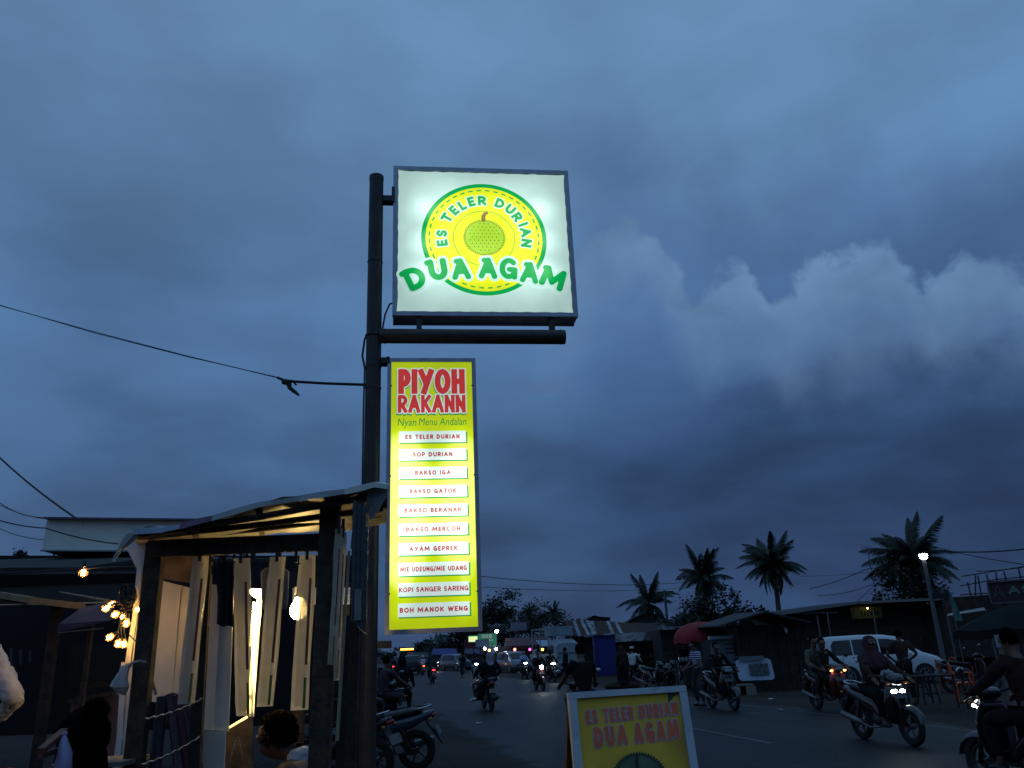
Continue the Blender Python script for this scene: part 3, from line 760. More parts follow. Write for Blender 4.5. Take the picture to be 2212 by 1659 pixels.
def person(label, loc, yaw, ps, top, bottom, head='hair', headm=None, strands=0, near=False, skirt=False, sleeves='long', group=None, scale=1., skin=SKIN, shoes=None, lean=0.):
    P = POSES[ps]; V = Vector
    t = thing('person', label, 'person', loc, yaw, group); t.scale = (scale,) * 3
    if lean: t.rotation_euler = (0, lean, yaw)
    pel, che, nec, hd = (V(P[k]) for k in ('pel', 'che', 'nec', 'head'))
    vs, es = [], []
    def v(p, r, r2=None): vs.append((p[0], p[1], p[2], r, r2 or r)); return len(vs) - 1
    def e(a, c): es.append((a, c)); return c
    R = v(pel, .125, .10); w = e(R, v(pel.lerp(che, .5), .115, .09)); c = e(w, v(che + V((0, 0, .03)), .135, .10)); n0 = e(c, v(nec, .055)); hb = e(n0, v(hd + V((.0, 0, -.05)), .060, .065))
    hc = e(hb, v(hd + V((-.005, 0, .03)), .082, .092)); e(hc, v(hd + V((-.015, 0, .095)), .058, .070))
    e(hb, v(hd + V((.062, 0, -.078)), .024))                                   # chin
    e(hc, v(hd + V((.106, 0, -.005)), .012))                                   # nose
    for s in (1, -1): e(hc, v(hd + V((-.005, s * .084, .0)), .014))            # ears
    J = {}
    for s, h in zip((1, -1), P['hands']):
        sh = c_sh = nec + V((-.01, s * .175, -.055)); h = V(h)
        hint = V(P['elbow']) + V((0, s * P['spread'], 0)); el_ = bend(sh, h, .30, .25, hint)
        i = e(c, v(sh, .062)); i = e(i, v(el_, .042)); wr = e(i, v(h, .028))
        d = (h - el_).normalized(); sd = d.cross(V((0, 0, 1))); sd = (sd.normalized() if sd.length > .1 else V((0, 1, 0)))
        curl = V((0, 0, -1)) if abs(d.z) < .8 else V((.5, 0, 0))
        pm = e(wr, v(h + d * .055, .030, .018))
        for k, ln in zip((-1.5, -.5, .5, 1.5), (.062, .075, .070, .055)):
            a = h + d * .085 + sd * k * .018; f1 = e(pm, v(a, .0095)); f2 = e(f1, v(a + d * ln * .5 + curl * .008, .0088)); e(f2, v(a + d * ln * .8 + curl * .03, .0075))
        th = e(wr, v(h + d * .035 + sd * -.034 * s, .012)); e(th, v(h + d * .07 + sd * -.052 * s + curl * .012, .009))
        J['a%d' % s] = (sh, el_, h)
    for s, f in zip((1, -1), P['feet']):
        hp = pel + V((0, s * .095, -.04)); f = V(f); kn = bend(hp, f, .43, .42, V(P['knee']) + V((0, s * .15, 0)))
        i = e(R, v(hp, .088)); i = e(i, v(kn, .056)); i = e(i, v(f, .036)); fd = V(P['foot']); fd.normalize()
        a = e(i, v(f + fd * .06 + V((0, 0, -.045)), .034)); e(a, v(f + fd * .15 + V((0, 0, -.06)), .028, .02))
        J['l%d' % s] = (hp, kn, f)
    skin_part('body', 'body_' + ps, vs, es, skin, t)
    # shirt
    sv, se = [], []
    def a_(p, r, r2=None): sv.append((p[0], p[1], p[2], r, r2 or r)); return len(sv) - 1
    if sleeves == 'none': i0 = a_(che + V((0, 0, .08)), .178, .128)
    else: i0 = a_(che + V((0, 0, .03)), .158, .125); lo_ = a_(pel.lerp(che, .5), .142, .118); se.append((i0, lo_)); l2 = a_(pel + V((0, 0, -.02)), .152, .130); se.append((lo_, l2))
    nk = a_(nec + V((0, 0, -.025)), .078); se.append((i0, nk))
    for s in (1, -1):
        sh, el_, h = J['a%d' % s]
        if sleeves == 'none': q = a_(sh * .86 + nec * .14 + V((0, 0, -.01)), .066); se.append((i0, q)); continue
        q = a_(sh, .078); se.append((i0, q)); q2 = a_(el_ if sleeves == 'long' else sh.lerp(el_, .75), .060); se.append((q, q2))
        if sleeves == 'long': q3 = a_(el_.lerp(h, .93), .042); se.append((q2, q3))
    skin_part('shirt', 'shirt_%s_%s%s' % (ps, sleeves, '_near' if near else ''), sv, se, top, t, sub=3 if near else 2)
    if skirt and ps == 'side_saddle':
        b = MB(); rr = []
        for x, y, z, ax, ay in ((-.46, -.02, .98, .15, .17), (-.45, .0, .84, .19, .22), (-.42, .12, .76, .20, .24), (-.40, .24, .62, .20, .17), (-.39, .30, .45, .19, .13), (-.40, .33, .30, .17, .12)):
            rr.append([Vector((x + (ax + .012 * math.sin(5 * u)) * math.cos(u), y + (ay + .012 * math.sin(6 * u)) * math.sin(u), z - .02 * math.cos(u))) for u in [2 * math.pi * k / 18 for k in range(18)]])
        b.rings(rr); part('skirt', b, bottom, t, smooth=True)
    elif skirt:
        kn = (J['l1'][1] + J['l-1'][1]) / 2; ft = (J['l1'][2] + J['l-1'][2]) / 2
        rr = []
        for p, ax, ay in ((pel + V((0, 0, .08)), .15, .17), (pel + V((0, 0, -.06)), .17, .20), (pel.lerp(kn, .6), .17, .22), (kn, .17, .24), (kn.lerp(ft, .6), .19, .24), (ft + V((0, 0, .06)), .21, .25)):
            d = (ft - pel).normalized(); rr.append([p + V((math.cos(u) * ax, math.sin(u) * ay, 0)) + V((.012, .012, 0)) * math.sin(u * 5) for u in [2 * math.pi * k / 16 for k in range(16)]])
        b = MB(); b.rings(rr); part('skirt', b, bottom, t, smooth=True)
    else:
        tv, te = [(pel.x, pel.y, pel.z, .150, .125)], []
        for s in (1, -1):
            hp, kn, f = J['l%d' % s]; n = len(tv)
            tv += [(*hp, .105, .105), (*kn, .078, .078), (*kn.lerp(f, .9), .058, .058)]; te += [(0, n), (n, n + 1), (n + 1, n + 2)]
        skin_part('trousers', 'trousers_' + ps, tv, te, bottom, t, sub=2)
    # head wear
    b = MB()
    if head == 'hair':
        rr = []
        for i in range(7):
            a = rad(88 - i * 21); rr.append([hd + V((-.022 + .100 * math.cos(a) * math.cos(u) * (1 if math.cos(u) < 0 else .80), .092 * math.cos(a) * math.sin(u), .045 + .105 * math.sin(a) + (.0 if math.cos(u) < .2 else max(0, -math.sin(a)) * .10))) for u in [2 * math.pi * k / 18 for k in range(18)]])
        b.rings(rr); part('hair', b, headm or HAIR, t, smooth=True)
    elif head == 'bun':
        b.ball(hd + V((-.025, 0, .03)), (.115, .108, .125), 16, 10); part('hair', b, HAIR, t, smooth=True)
        b = MB(); b.ball(hd + V((-.09, 0, .13)), .055, 12, 8); part('hair_bun', b, HAIR, t, smooth=True); b = MB(); b.ball(hd + V((-.03, 0, -.10)), (.10, .115, .15), 14, 8); part('hair_back', b, HAIR, t, smooth=True)
    elif head == 'hijab':
        rr = []
        for z, ax, ay, ox in ((.130, .03, .03, -.02), (.112, .078, .072, -.02), (.06, .112, .100, -.018), (-.01, .118, .106, -.022), (-.08, .110, .104, -.02), (-.14, .105, .115, -.01), (-.20, .135, .175, .0), (-.27, .155, .215, .0), (-.36, .16, .225, .0)):
            rr.append([hd + V((ox + ax * math.cos(u) * (.72 if math.cos(u) > .75 and -.09 < z < .07 else 1), ay * math.sin(u), z - (.06 * math.cos(u * 1) if z < -.2 else 0) + .008 * math.sin(7 * u) * (z < -.1))) for u in [2 * math.pi * k / 20 for k in range(20)]])
        b.rings(rr); part('headscarf', b, headm, t, smooth=True)
    elif head == 'helmet':
        b.ball(hd + V((-.015, 0, .035)), (.138, .128, .132), 18, 12); part('helmet', b, headm or BLACK, t, smooth=True); b = MB(); b.rings([[hd + V((-.015 + .139 * math.cos(u), .129 * math.sin(u), z)) for u in [2 * math.pi * k / 18 for k in range(18)]] for z in (-.015, -.03)], False); part('helmet_trim', b, RUBBER, t)
        b = MB(); b.ball(hd + V((.03, 0, .01)), (.112, .115, .075), 14, 8); part('visor', b, GLASS, t, smooth=True)
    elif head == 'cap':
        part('hair', MB().rings([[hd + V((-.03 + .085 * math.cos(u), .087 * math.sin(u), z)) for u in [2 * math.pi * k / 14 for k in range(14)]] for z in (-.05, .0, .06)]), HAIR, t, smooth=True)
        b.rings([[hd + V((-.02 + a * math.cos(u), a * .95 * math.sin(u), z)) for u in [2 * math.pi * k / 18 for k in range(18)]] for z, a in ((.035, .098), (.075, .100), (.12, .088), (.135, .05))]); part('cap', b, headm, t, smooth=True)
    if strands:
        b = MB(); rk = random.Random(strands)
        for i in range(strands):
            u = rk.uniform(0, 6.283); w = rk.uniform(-.55, 1.0); q = V((math.cos(u) * math.sqrt(1 - w * w), math.sin(u) * math.sqrt(1 - w * w), w))
            if q.x > .45 and w < .35: continue
            if head == 'bun' and rk.random() < .3: q = q * .5; p_ = hd + V((-.09, 0, .13)) + V((q.x, q.y, q.z)) * .11
            else: p_ = hd + V((-.022 + q.x * .100, q.y * .094, .035 + q.z * .105)) * 1.0
            tn = q.cross(V((rk.gauss(0, 1), rk.gauss(0, 1), rk.gauss(0, .6)))).normalized(); ln = rk.uniform(.02, .045); e_ = p_ + tn * ln + q * rk.uniform(.004, .018) + V((0, 0, -.008)); sd = tn.cross(q) * .0022
            b.add([p_ - sd, p_ + sd, (p_ + e_) / 2 + q * .008 + sd, (p_ + e_) / 2 + q * .008 - sd, e_], [(0, 1, 2, 3), (3, 2, 4)])
        part('loose_hair', b, HAIR, t)['kind'] = 'stuff'
    for s in (1, -1):
        b = MB(); b.ball(hd + V((.080, s * .033, .012)), .011, 8, 6); part('eye', b, mat('eye_white', (.55, .55, .52), .3), t)
    for s in (1, -1):
        f = J['l%d' % s][2]; fd = V(P['foot']).normalized(); q = f + fd * .06 + V((0, 0, -.055)); q.z = max(q.z, .035)
        M = Matrix.Rotation(math.atan2(fd.y, fd.x), 3, 'Z'); b = MB(); b.ball(q, (.135, .05, .035), 12, 6, rot=M); part('shoe', b, shoes or BLACK, t, smooth=True)
    return t


def cloth(name, rgb): return mat(name, rgb, .95, var=.25, vscale=7, bump=.25, bscale=14, spec=.15)
BLK = cloth('black_cotton', (.012, .012, .014)); NAVY = cloth('navy_cloth', (.02, .025, .05)); GREY = cloth('grey_cloth', (.055, .055, .06)); WHITE = cloth('white_cotton', (.62, .62, .62))
BROWN = cloth('brown_cloth', (.060, .032, .028)); PINK = cloth('dusty_pink_cloth', (.075, .035, .045)); LILAC = cloth('pale_lilac_cloth', (.36, .31, .38)); BEIGE = cloth('beige_cloth', (.17, .155, .12))
SKY = cloth('pale_blue_cloth', (.34, .44, .62)); DGREEN = cloth('dark_green_cloth', (.014, .022, .02)); MAROON = cloth('maroon_cloth', (.035, .016, .018))

# ------------------------------------------------------------------ motorbikes
TAIL_ON = emis('tail_lamp_on', (1, .02, .03), 9); TAIL_OFF = mat('tail_lens', (.30, .01, .01), .25, var=.05)
HEAD_ON = emis('head_lamp_on', (.92, 1., .95), 55); HEAD_WARM = emis('head_lamp_warm', (1., .45, .10), 16); HEAD_OFF = mat('lamp_lens', (.25, .27, .30), .15, var=.05)
SIG_ON = emis('turn_signal_on', (1, .42, .08), 14); PLATE = mat('number_plate', (.14, .14, .14), .5, var=.3, vscale=40); SEATM = mat('seat_vinyl', (.013, .013, .014), .5, var=.2)
BIKE = {}


def bike_mesh(k):
    if k in BIKE: return BIKE[k]
    V = Vector; b = MB(); m = RUBBER; sm = True
    if k == 'tyre': b.torus((0, 0, 0), .235, .048, n=36, m=10)
    elif k == 'rim':
        b.torus((0, 0, 0), .180, .016, n=30, m=6, sq=1.6); b.tube([(0, -.05, 0), (0, .05, 0)], .045, 12); m = mat('dark_alloy', (.10, .10, .10), .4, .7); sm = False
        for i in range(5):
            a = 2 * math.pi * i / 5; b.bar((.03 * math.cos(a), 0, .03 * math.sin(a)), (.178 * math.cos(a), 0, .178 * math.sin(a)), .03, .022)
    elif k == 'fork':
        for s in (1, -1): b.tube([(.63, s * .075, .28), (.52, s * .075, .62), (.40, s * .06, .90)], [.022, .026, .022], 8)
        m = BLACK
    elif k == 'front_fender':
        rr = []
        for i in range(9):
            a = rad(10 + i * 16); r = .315 + .01 * math.sin(i); rr.append([V((.63 + r * math.cos(a), y, .28 + (r + z) * math.sin(a))) for y, z in ((-.065, -.05), (-.055, 0), (0, .018), (.055, 0), (.065, -.05))])
        b.rings(rr, False, close=False); m = None
    elif k == 'leg_shield':
        rr = []
        for z, w, x, d in ((.30, .10, .36, .06), (.42, .19, .37, .07), (.58, .23, .39, .07), (.72, .22, .40, .08), (.84, .17, .39, .09), (.92, .12, .37, .07)):
            rr.append([V((x + d * math.cos(u), w * math.sin(u), z)) if math.cos(u) > 0 else V((x + .2 * d * math.cos(u), w * math.sin(u), z)) for u in [2 * math.pi * i / 16 for i in range(16)]])
        b.rings(rr); m = None
    elif k == 'handlebar':
        b.tube([(.30, .37, 1.00), (.36, .24, 1.02), (.39, 0, .98), (.36, -.24, 1.02), (.30, -.37, 1.00)], [.018, .014, .016, .014, .018], 8); b.ball((.40, 0, .98), (.07, .17, .06), 14, 8); m = BLACK
    elif k == 'head_cowl':
        b.rings([ell(.30, 0, .99, .07, .03, e=2.4), ell(.37, 0, .985, .15, .065, e=2.6), ell(.45, 0, .96, .16, .085, e=2.6), ell(.51, 0, .94, .12, .070, e=2.6), ell(.535, 0, .935, .07, .045, e=2.4)]); m = None
    elif k == 'body_panel':
        b.rings([ell(.22, 0, .40, .13, .05, e=3), ell(.08, 0, .42, .14, .07, e=3), ell(-.08, 0, .55, .13, .14, e=3), ell(-.30, 0, .62, .15, .12, e=3), ell(-.60, 0, .70, .12, .09, e=3), ell(-.82, 0, .78, .075, .055, e=2.6), ell(-.90, 0, .82, .04, .025, e=2.4)]); m = None
    elif k == 'footboard': b.box((.20, 0, .335), (.36, .34, .04)); b.bar((.36, 0, .36), (-.1, 0, .40), .14, .10); m = BLACK; sm = False
    elif k == 'seat':
        b.rings([ell(.13, 0, .74, .07, .03, e=3), ell(.05, 0, .755, .13, .045, e=3), ell(-.15, 0, .765, .14, .05, e=3), ell(-.32, 0, .79, .14, .05, e=3), ell(-.55, 0, .83, .125, .045, e=3), ell(-.72, 0, .845, .09, .03, e=3)]); m = SEATM
    elif k == 'grab_rail': b.tube([(-.60, .12, .86), (-.80, .10, .90), (-.86, 0, .91), (-.80, -.10, .90), (-.60, -.12, .86)], .012, 7); m = CHROME
    elif k == 'engine':
        b.ball((-.05, 0, .34), (.20, .12, .12), 14, 8); b.bar((-.15, .10, .32), (-.62, .10, .28), .05, .09); b.bar((-.55, -.11, .30), (-.40, -.12, .62), .05, .05); b.bar((-.55, .12, .30), (-.42, .12, .62), .05, .05); m = mat('engine_metal', (.06, .06, .06), .5, .6); sm = False
    elif k == 'exhaust': b.tube([(.05, -.11, .25), (-.2, -.13, .22), (-.36, -.15, .27), (-.40, -.16, .29), (-.86, -.17, .40)], [.018, .018, .022, .048, .05], 12); m = mat('exhaust_metal', (.20, .20, .20), .35, .8)
    elif k == 'rear_fender':
        b.bar((-.78, 0, .70), (-.98, 0, .44), .13, .025); b.bar((-.97, 0, .46), (-1.03, 0, .38), .16, .02); m = BLACK; sm = False
    elif k == 'number_plate': b.box((-.955, 0, .56), (.012, .23, .13), rot=Matrix.Rotation(rad(25), 3, 'Y')); m = PLATE; sm = False
    elif k == 'front_plate': b.box((.50, 0, .72), (.012, .23, .085), rot=Matrix.Rotation(rad(-10), 3, 'Y')); m = PLATE; sm = False
    elif k == 'tail_light': b.ball((-.885, 0, .775), (.035, .085, .035), 12, 8); m = None
    elif k == 'head_round': b.ball((.515, 0, .945), (.04, .085, .080), 16, 10); m = None
    elif k == 'head_wide': b.ball((.525, 0, .935), (.030, .115, .038), 16, 8); m = None
    elif k == 'head_low':
        b.ball((.47, .07, .78), (.03, .055, .030), 12, 8); b.ball((.47, -.07, .78), (.03, .055, .030), 12, 8); m = None
    elif k == 'signal': b.ball((0, 0, 0), (.035, .03, .02), 8, 6); m = mat('amber_lens', (.45, .16, .02), .3)
    elif k == 'mirror_l' or k == 'mirror_r':
        s = 1 if k == 'mirror_l' else -1
        b.tube([(.34, s * .22, 1.02), (.33, s * .27, 1.14), (.31, s * .34, 1.21)], .007, 6); b.ball((.31, s * .37, 1.225), (.016, .062, .045), 14, 8); m = BLACK
    elif k == 'mirror_glass_l' or k == 'mirror_glass_r':
        s = 1 if k == 'mirror_glass_l' else -1; b.ball((.298, s * .37, 1.225), (.008, .054, .038), 14, 6); m = CHROME
    elif k == 'stand': b.tube([(-.05, .1, .25), (-.12, .26, .01)], .012, 6); m = BLACK
    BIKE[k] = (b.mesh(k, m or BLACK, sm), m); return BIKE[k]


def motorbike(label, loc, yaw, paint, head='head_wide', headm=HEAD_OFF, tail=TAIL_OFF, parked=False, group=None, signal=None, box=False):
    t = thing('motorbike', label, 'motorbike', loc, yaw, group)
    if parked: t.rotation_euler = (rad(-7), 0, yaw)
    def bp(k, nm=None, m=None, par=None, off=None):
        me, dm = bike_mesh(k); o = bpy.data.objects.new(nm or k, me); COL.objects.link(o); o.parent = par or t
        if off: o.location = off
        mm = m or dm
        if mm is None: mm = paint
        o.material_slots[0].link = 'OBJECT'; o.material_slots[0].material = mm; return o
    for x in (.63, -.62):
        w = bp('tyre', 'tyre', off=(x, 0, .283)); bp('rim', par=w)
    bp('fork'); bp('front_fender'); bp('leg_shield'); bp('handlebar'); c = bp('head_cowl'); bp('body_panel'); bp('footboard'); bp('seat'); bp('grab_rail'); bp('engine'); bp('exhaust'); bp('rear_fender')
    bp('number_plate'); bp('front_plate', 'number_plate'); bp('tail_light', m=tail); bp(head, 'headlight', m=headm, par=c)
    for s, n in ((1, 'l'), (-1, 'r')):
        mm = bp('mirror_' + n, 'mirror'); bp('mirror_glass_' + n, 'mirror_glass', par=mm)
        bp('signal', 'turn_signal', off=(.47, s * .17, .90), m=signal); bp('signal', 'turn_signal', off=(-.86, s * .12, .73))
    if parked: bp('stand')
    return t


PB = mat('gloss_black_paint', (.012, .012, .014), .22, var=.1, coat=.6); PR = mat('gloss_red_paint', (.11, .010, .008), .25, var=.1, coat=.6); PW = mat('pearl_white_paint', (.45, .50, .52), .25, var=.05, coat=.5)
PG = mat('gloss_grey_paint', (.03, .033, .038), .25, .3, var=.1, coat=.6); PBL = mat('blue_grey_paint', (.05, .065, .10), .25, .2, var=.1, coat=.6)
AWAY, TOWARD = ROAD_YAW, ROAD_YAW + math.pi
def mid(p, yaw, x):      # centre of a bike whose wheel at local x stands at p
    return Vector((p.x - math.cos(yaw) * x, p.y - math.sin(yaw) * x, 0))
GB = 'motorbikes riding on the street'; GP = 'people riding motorbikes'; GK = 'motorbikes parked by the roadside'

# near traffic, right lane, coming towards the camera
L0 = mid(G(1977, 1613), TOWARD, .63)
motorbike('nearest dark motorbike coming down the right lane with bright white low headlights', L0, TOWARD, PB, 'head_low', HEAD_ON, group=GB)
person('person in brown top and dusky headscarf riding the nearest oncoming motorbike', L0, TOWARD, 'ride', BROWN, BLK, 'hijab', PINK, group=GP)
L1 = mid(G(1767, 1533), TOWARD, -.62)
motorbike('red and black motorbike with glowing amber turn signal behind the nearest oncoming rider', L1, TOWARD, PR, 'head_wide', HEAD_OFF, group=GB, signal=SIG_ON)
person('person in dark green shirt steering the red motorbike beside the white car', L1, TOWARD, 'ride', DGREEN, BLK, 'hair', group=GP)
person('person in beige shirt sitting behind the rider of the red motorbike', L1, TOWARD, 'pillion', BEIGE, GREY, 'hair', group=GP)
L2 = mid(G(1588, 1536), TOWARD, .63)
motorbike('black motorbike with unlit headlight passing in front of the white roadside banner', L2, TOWARD, PB, 'head_wide', HEAD_OFF, group=GB)
person('person in loose black clothes riding the unlit black motorbike below the red umbrella', L2, TOWARD, 'ride', BLK, BLK, 'hair', group=GP)
# right edge of the frame, very near
L3 = at(2122, 1512, 9.3); L3.z = 0; L3 = mid(L3, AWAY, .50)
motorbike('dark motorbike at the right edge of the frame with small lit daytime lamp', L3, AWAY, PB, 'head_low', HEAD_OFF, group=GB)
b = MB(); b.box((.50, .12, .86), (.09, .02, .020), yaw=-.5)
lastbike = [o for o in COL.objects if o.name.startswith('motorbike') and o.type == 'EMPTY'][-1]
part('daytime_lamp', b, HEAD_ON, lastbike)
person('person in dark maroon clothes riding a motorbike at the right edge of the frame', L3, AWAY, 'ride', MAROON, BLK, 'hair', group=GP, near=True)
# oncoming, further up the street
far = [((1166, 1492), PR, 'head_round', HEAD_ON, 'red motorbike with large round lit headlight coming towards the camera', [('ride', BLK, 'hair', None, 'person in black riding the red motorbike with the round headlight'), ('pillion', LILAC, 'hijab', WHITE, 'person in whitish headscarf riding pillion on the red round-headlight motorbike')]),
       ((1192, 1474), PB, 'head_wide', HEAD_ON, 'black motorbike with wide double headlight just right of the round-headlight one', [('ride', BLK, 'helmet', BLK, 'person in black helmet riding the motorbike with the wide double headlight')]),
       ((1133, 1467), PG, 'head_wide', HEAD_ON, 'grey motorbike with white headlight in front of the silver car', [('ride', SKY, 'hijab', SKY, 'person in pale blue headscarf riding the grey motorbike by the silver car')]),
       ((1027, 1466), PW, 'head_wide', HEAD_ON, 'pale scooter with lit headlight left of the woman in the lilac headscarf', [('ride', GREY, 'helmet', BLK, 'person in grey riding the pale scooter on the centre line')]),
       ((999, 1455), PB, 'head_round', HEAD_WARM, 'black motorbike with warm orange headlight far down the street', [('ride', BLK, 'helmet', BLK, 'person riding the far motorbike with the orange headlight')]),
       ((944, 1450), PB, 'head_round', HEAD_ON, 'far motorbike whose white headlight shows beside a red tail light', [('ride', GREY, 'helmet', BLK, 'person riding the far motorbike with the white headlight next to the red tail light')]),
       ((853, 1438), PB, 'head_round', emis('head_lamp_teal', (.3, 1., .85), 14), 'furthest motorbike with a small greenish headlight beyond the dark car', [])]
for (x, y), pt, hk, hm, lb, riders in far:
    p = G(x, y); motorbike(lb, p, TOWARD, pt, hk, hm, group=GB)
    for ps, tp, hw, hmat, l2 in riders: person(l2, p, TOWARD, ps, tp, BLK, hw, hmat, group=GP)
# going away, left lane
p = mid(G(1062, 1536), AWAY, -.62)
motorbike('dark scooter seen from behind carrying a woman in a pale lilac headscarf', p, AWAY, PG, 'head_wide', HEAD_ON, group=GB)
person('person in dark jacket and helmet steering the scooter of the lilac headscarf', p, AWAY, 'ride', NAVY, BLK, 'helmet', BLK, group=GP)
person('woman in pale lilac headscarf and black skirt sitting side-saddle on the scooter', p, AWAY, 'side_saddle', BLK, BLK, 'hijab', LILAC, skirt=True, group=GP, shoes=WHITE)
p = mid(G(936, 1477), AWAY, -.62)
motorbike('black motorbike seen from behind with a red tail light in mid road', p, AWAY, PB, tail=TAIL_ON, group=GB)
person('person in grey top and patterned scarf riding the motorbike with the red tail light', p, AWAY, 'ride', GREY, BLK, 'hijab', GREY, group=GP)
p = mid(G(915, 1459), AWAY, -.62)
motorbike('pale motorbike with orange-red tail light beside the dark hatchback', p, AWAY, PW, tail=emis('tail_lamp_orange', (1, .10, .02), 10), group=GB)
person('person in white shirt riding beside the dark hatchback', p, AWAY, 'ride', WHITE, BLK, 'helmet', PW, group=GP)
p = mid(G(849, 1459), AWAY, -.62)
motorbike('far motorbike with red tail light left of the dark hatchback', p, AWAY, PB, tail=TAIL_ON, group=GB)
person('person riding the far motorbike left of the dark hatchback', p, AWAY, 'ride', NAVY, BLK, 'helmet', BLK, group=GP)
# man in black right behind the board
p = at(1258, 1500, 15.2); p.z = 0
motorbike('black motorbike seen from behind the yellow board with two bright mirrors', p, AWAY + rad(-6), PB, group=GB)
person('broad person in black shirt sitting on the motorbike behind the yellow board', p, AWAY + rad(-6), 'ride', BLK, NAVY, 'hair', sleeves='short', group=GP, scale=1.04)
# standing bikes at the left verge
p = at(838, 1500, 19.5); p.z = 0
motorbike('parked dark motorbike under the young man in the grey patterned shirt left of the road', p, AWAY + rad(-25), PB, parked=True, group=GK)
person('young person in grey patterned shirt sitting on a stopped motorbike beside the pole', p, AWAY + rad(-50), 'ride_foot', GREY, GREY, 'hair', sleeves='short')
p = at(868, 1500, 20.5); p.z = 0
motorbike('parked black scooter with rear box under the woman in black', p, AWAY, PB, parked=True, group=GK)
person('woman in black headscarf sitting on the stopped scooter left of the road', p, AWAY, 'ride', BLK, BLK, 'hijab', BLK)
p = at(812, 1640, 13.0); p.z = 0
motorbike('parked blue-grey motorbike whose tail sticks out right of the sign pole', p, rad(176), PBL, parked=True, group=GK)
p = at(745, 1600, 12.2); p.z = 0
motorbike('parked dark motorbike glimpsed between stall post and sign pole', p, rad(150), PG, parked=True, group=GK)
# white-capped man and the row of parked bikes across the street
p = at(1372, 1480, 36.5); p.z = 0
motorbike('parked dark motorbike under the man in the white cap', p, rad(70), PB, parked=True, group=GK)
person('person in white shirt and white cap sitting on a motorbike with the back turned', p, rad(70), 'ride_foot', WHITE, BLK, 'cap', WHITE)
person('woman in brown headscarf standing left of the man in the white cap', at(1347, 1470, 35.) * Vector((1, 1, 0)) if False else Vector((at(1347, 1470, 35).x, 35, 0)), rad(85), 'stand', BROWN, BLK, 'hijab', BROWN, skirt=True)
for i, (x, d, yw, lb) in enumerate([(1410, 33, -60, 'parked motorbike with two round mirrors catching the sky'), (1442, 33.5, -70, 'parked motorbike in the middle of the row across the street'), (1466, 34, -65, 'rightmost parked motorbike of the row left of the snack table')]):
    p = at(x, 1480, d); p.z = 0; motorbike(lb, p, rad(yw), (PB, PG, PR)[i], parked=True, group=GK)
p = at(2105, 1500, 24.5); p.z = 0
motorbike('parked black motorbike behind the orange chair right of the white car', p, rad(5), PB, parked=True, group=GK)
person('person in brown shirt standing with the back turned in front of the white car', Vector((G(1968, 1523).x, G(1968, 1523).y, 0)), rad(75), 'akimbo', BROWN, BLK, 'hair', sleeves='short', scale=1.02)
# far side trader and passer
STR = bpy.data.materials.new('striped_cloth'); STR.use_nodes = True
_n = STR.node_tree.nodes; _l = STR.node_tree.links; w_ = _n.new('ShaderNodeTexWave'); w_.bands_direction = 'Z'; w_.inputs['Scale'].default_value = 5.5
t_ = _n.new('ShaderNodeTexCoord'); _l.new(t_.outputs['Object'], w_.inputs['Vector']); r_ = _n.new('ShaderNodeValToRGB'); r_.color_ramp.interpolation = 'CONSTANT'; r_.color_ramp.elements[1].position = .5
r_.color_ramp.elements[0].color = (.02, .03, .10, 1); r_.color_ramp.elements[1].color = (.50, .54, .66, 1); _l.new(w_.outputs['Fac'], r_.inputs[0]); _l.new(r_.outputs[0], _n['Principled BSDF'].inputs['Base Color']); _n['Principled BSDF'].inputs['Roughness'].default_value = .9
p = at(1513, 1480, 23.6); p.z = 0
person('person in blue and white striped shirt standing under the red umbrella', p, rad(200), 'stand_busy', STR, GREY, 'hair', sleeves='short')
p = at(1486, 1480, 33.5); p.z = 0
person('person in dark clothes standing behind the snack table under the red umbrella', p, rad(-80), 'stand_busy', BLK, BLK, 'hair')
for x, y, d, lb in [(1000, 0, 62, 'dark figure walking along the far kerb near the silver van'), (1222, 0, 42, 'dark figure standing beside the pale truck')]:
    p = at(x, 1440, d); p.z = 0; person(lb, p, rad(160), 'stand', BLK, NAVY, 'hair')

# ------------------------------------------------------------------ cars
def lerp_tab(tab, x):
    for (x0, *a), (x1, *c) in zip(tab, tab[1:]):
        if x <= x1:
            t = (x - x0) / (x1 - x0) if x1 > x0 else 0; t = max(0, min(1, t)); return [p + (q - p) * t for p, q in zip(a, c)]
    return list(tab[-1][1:])


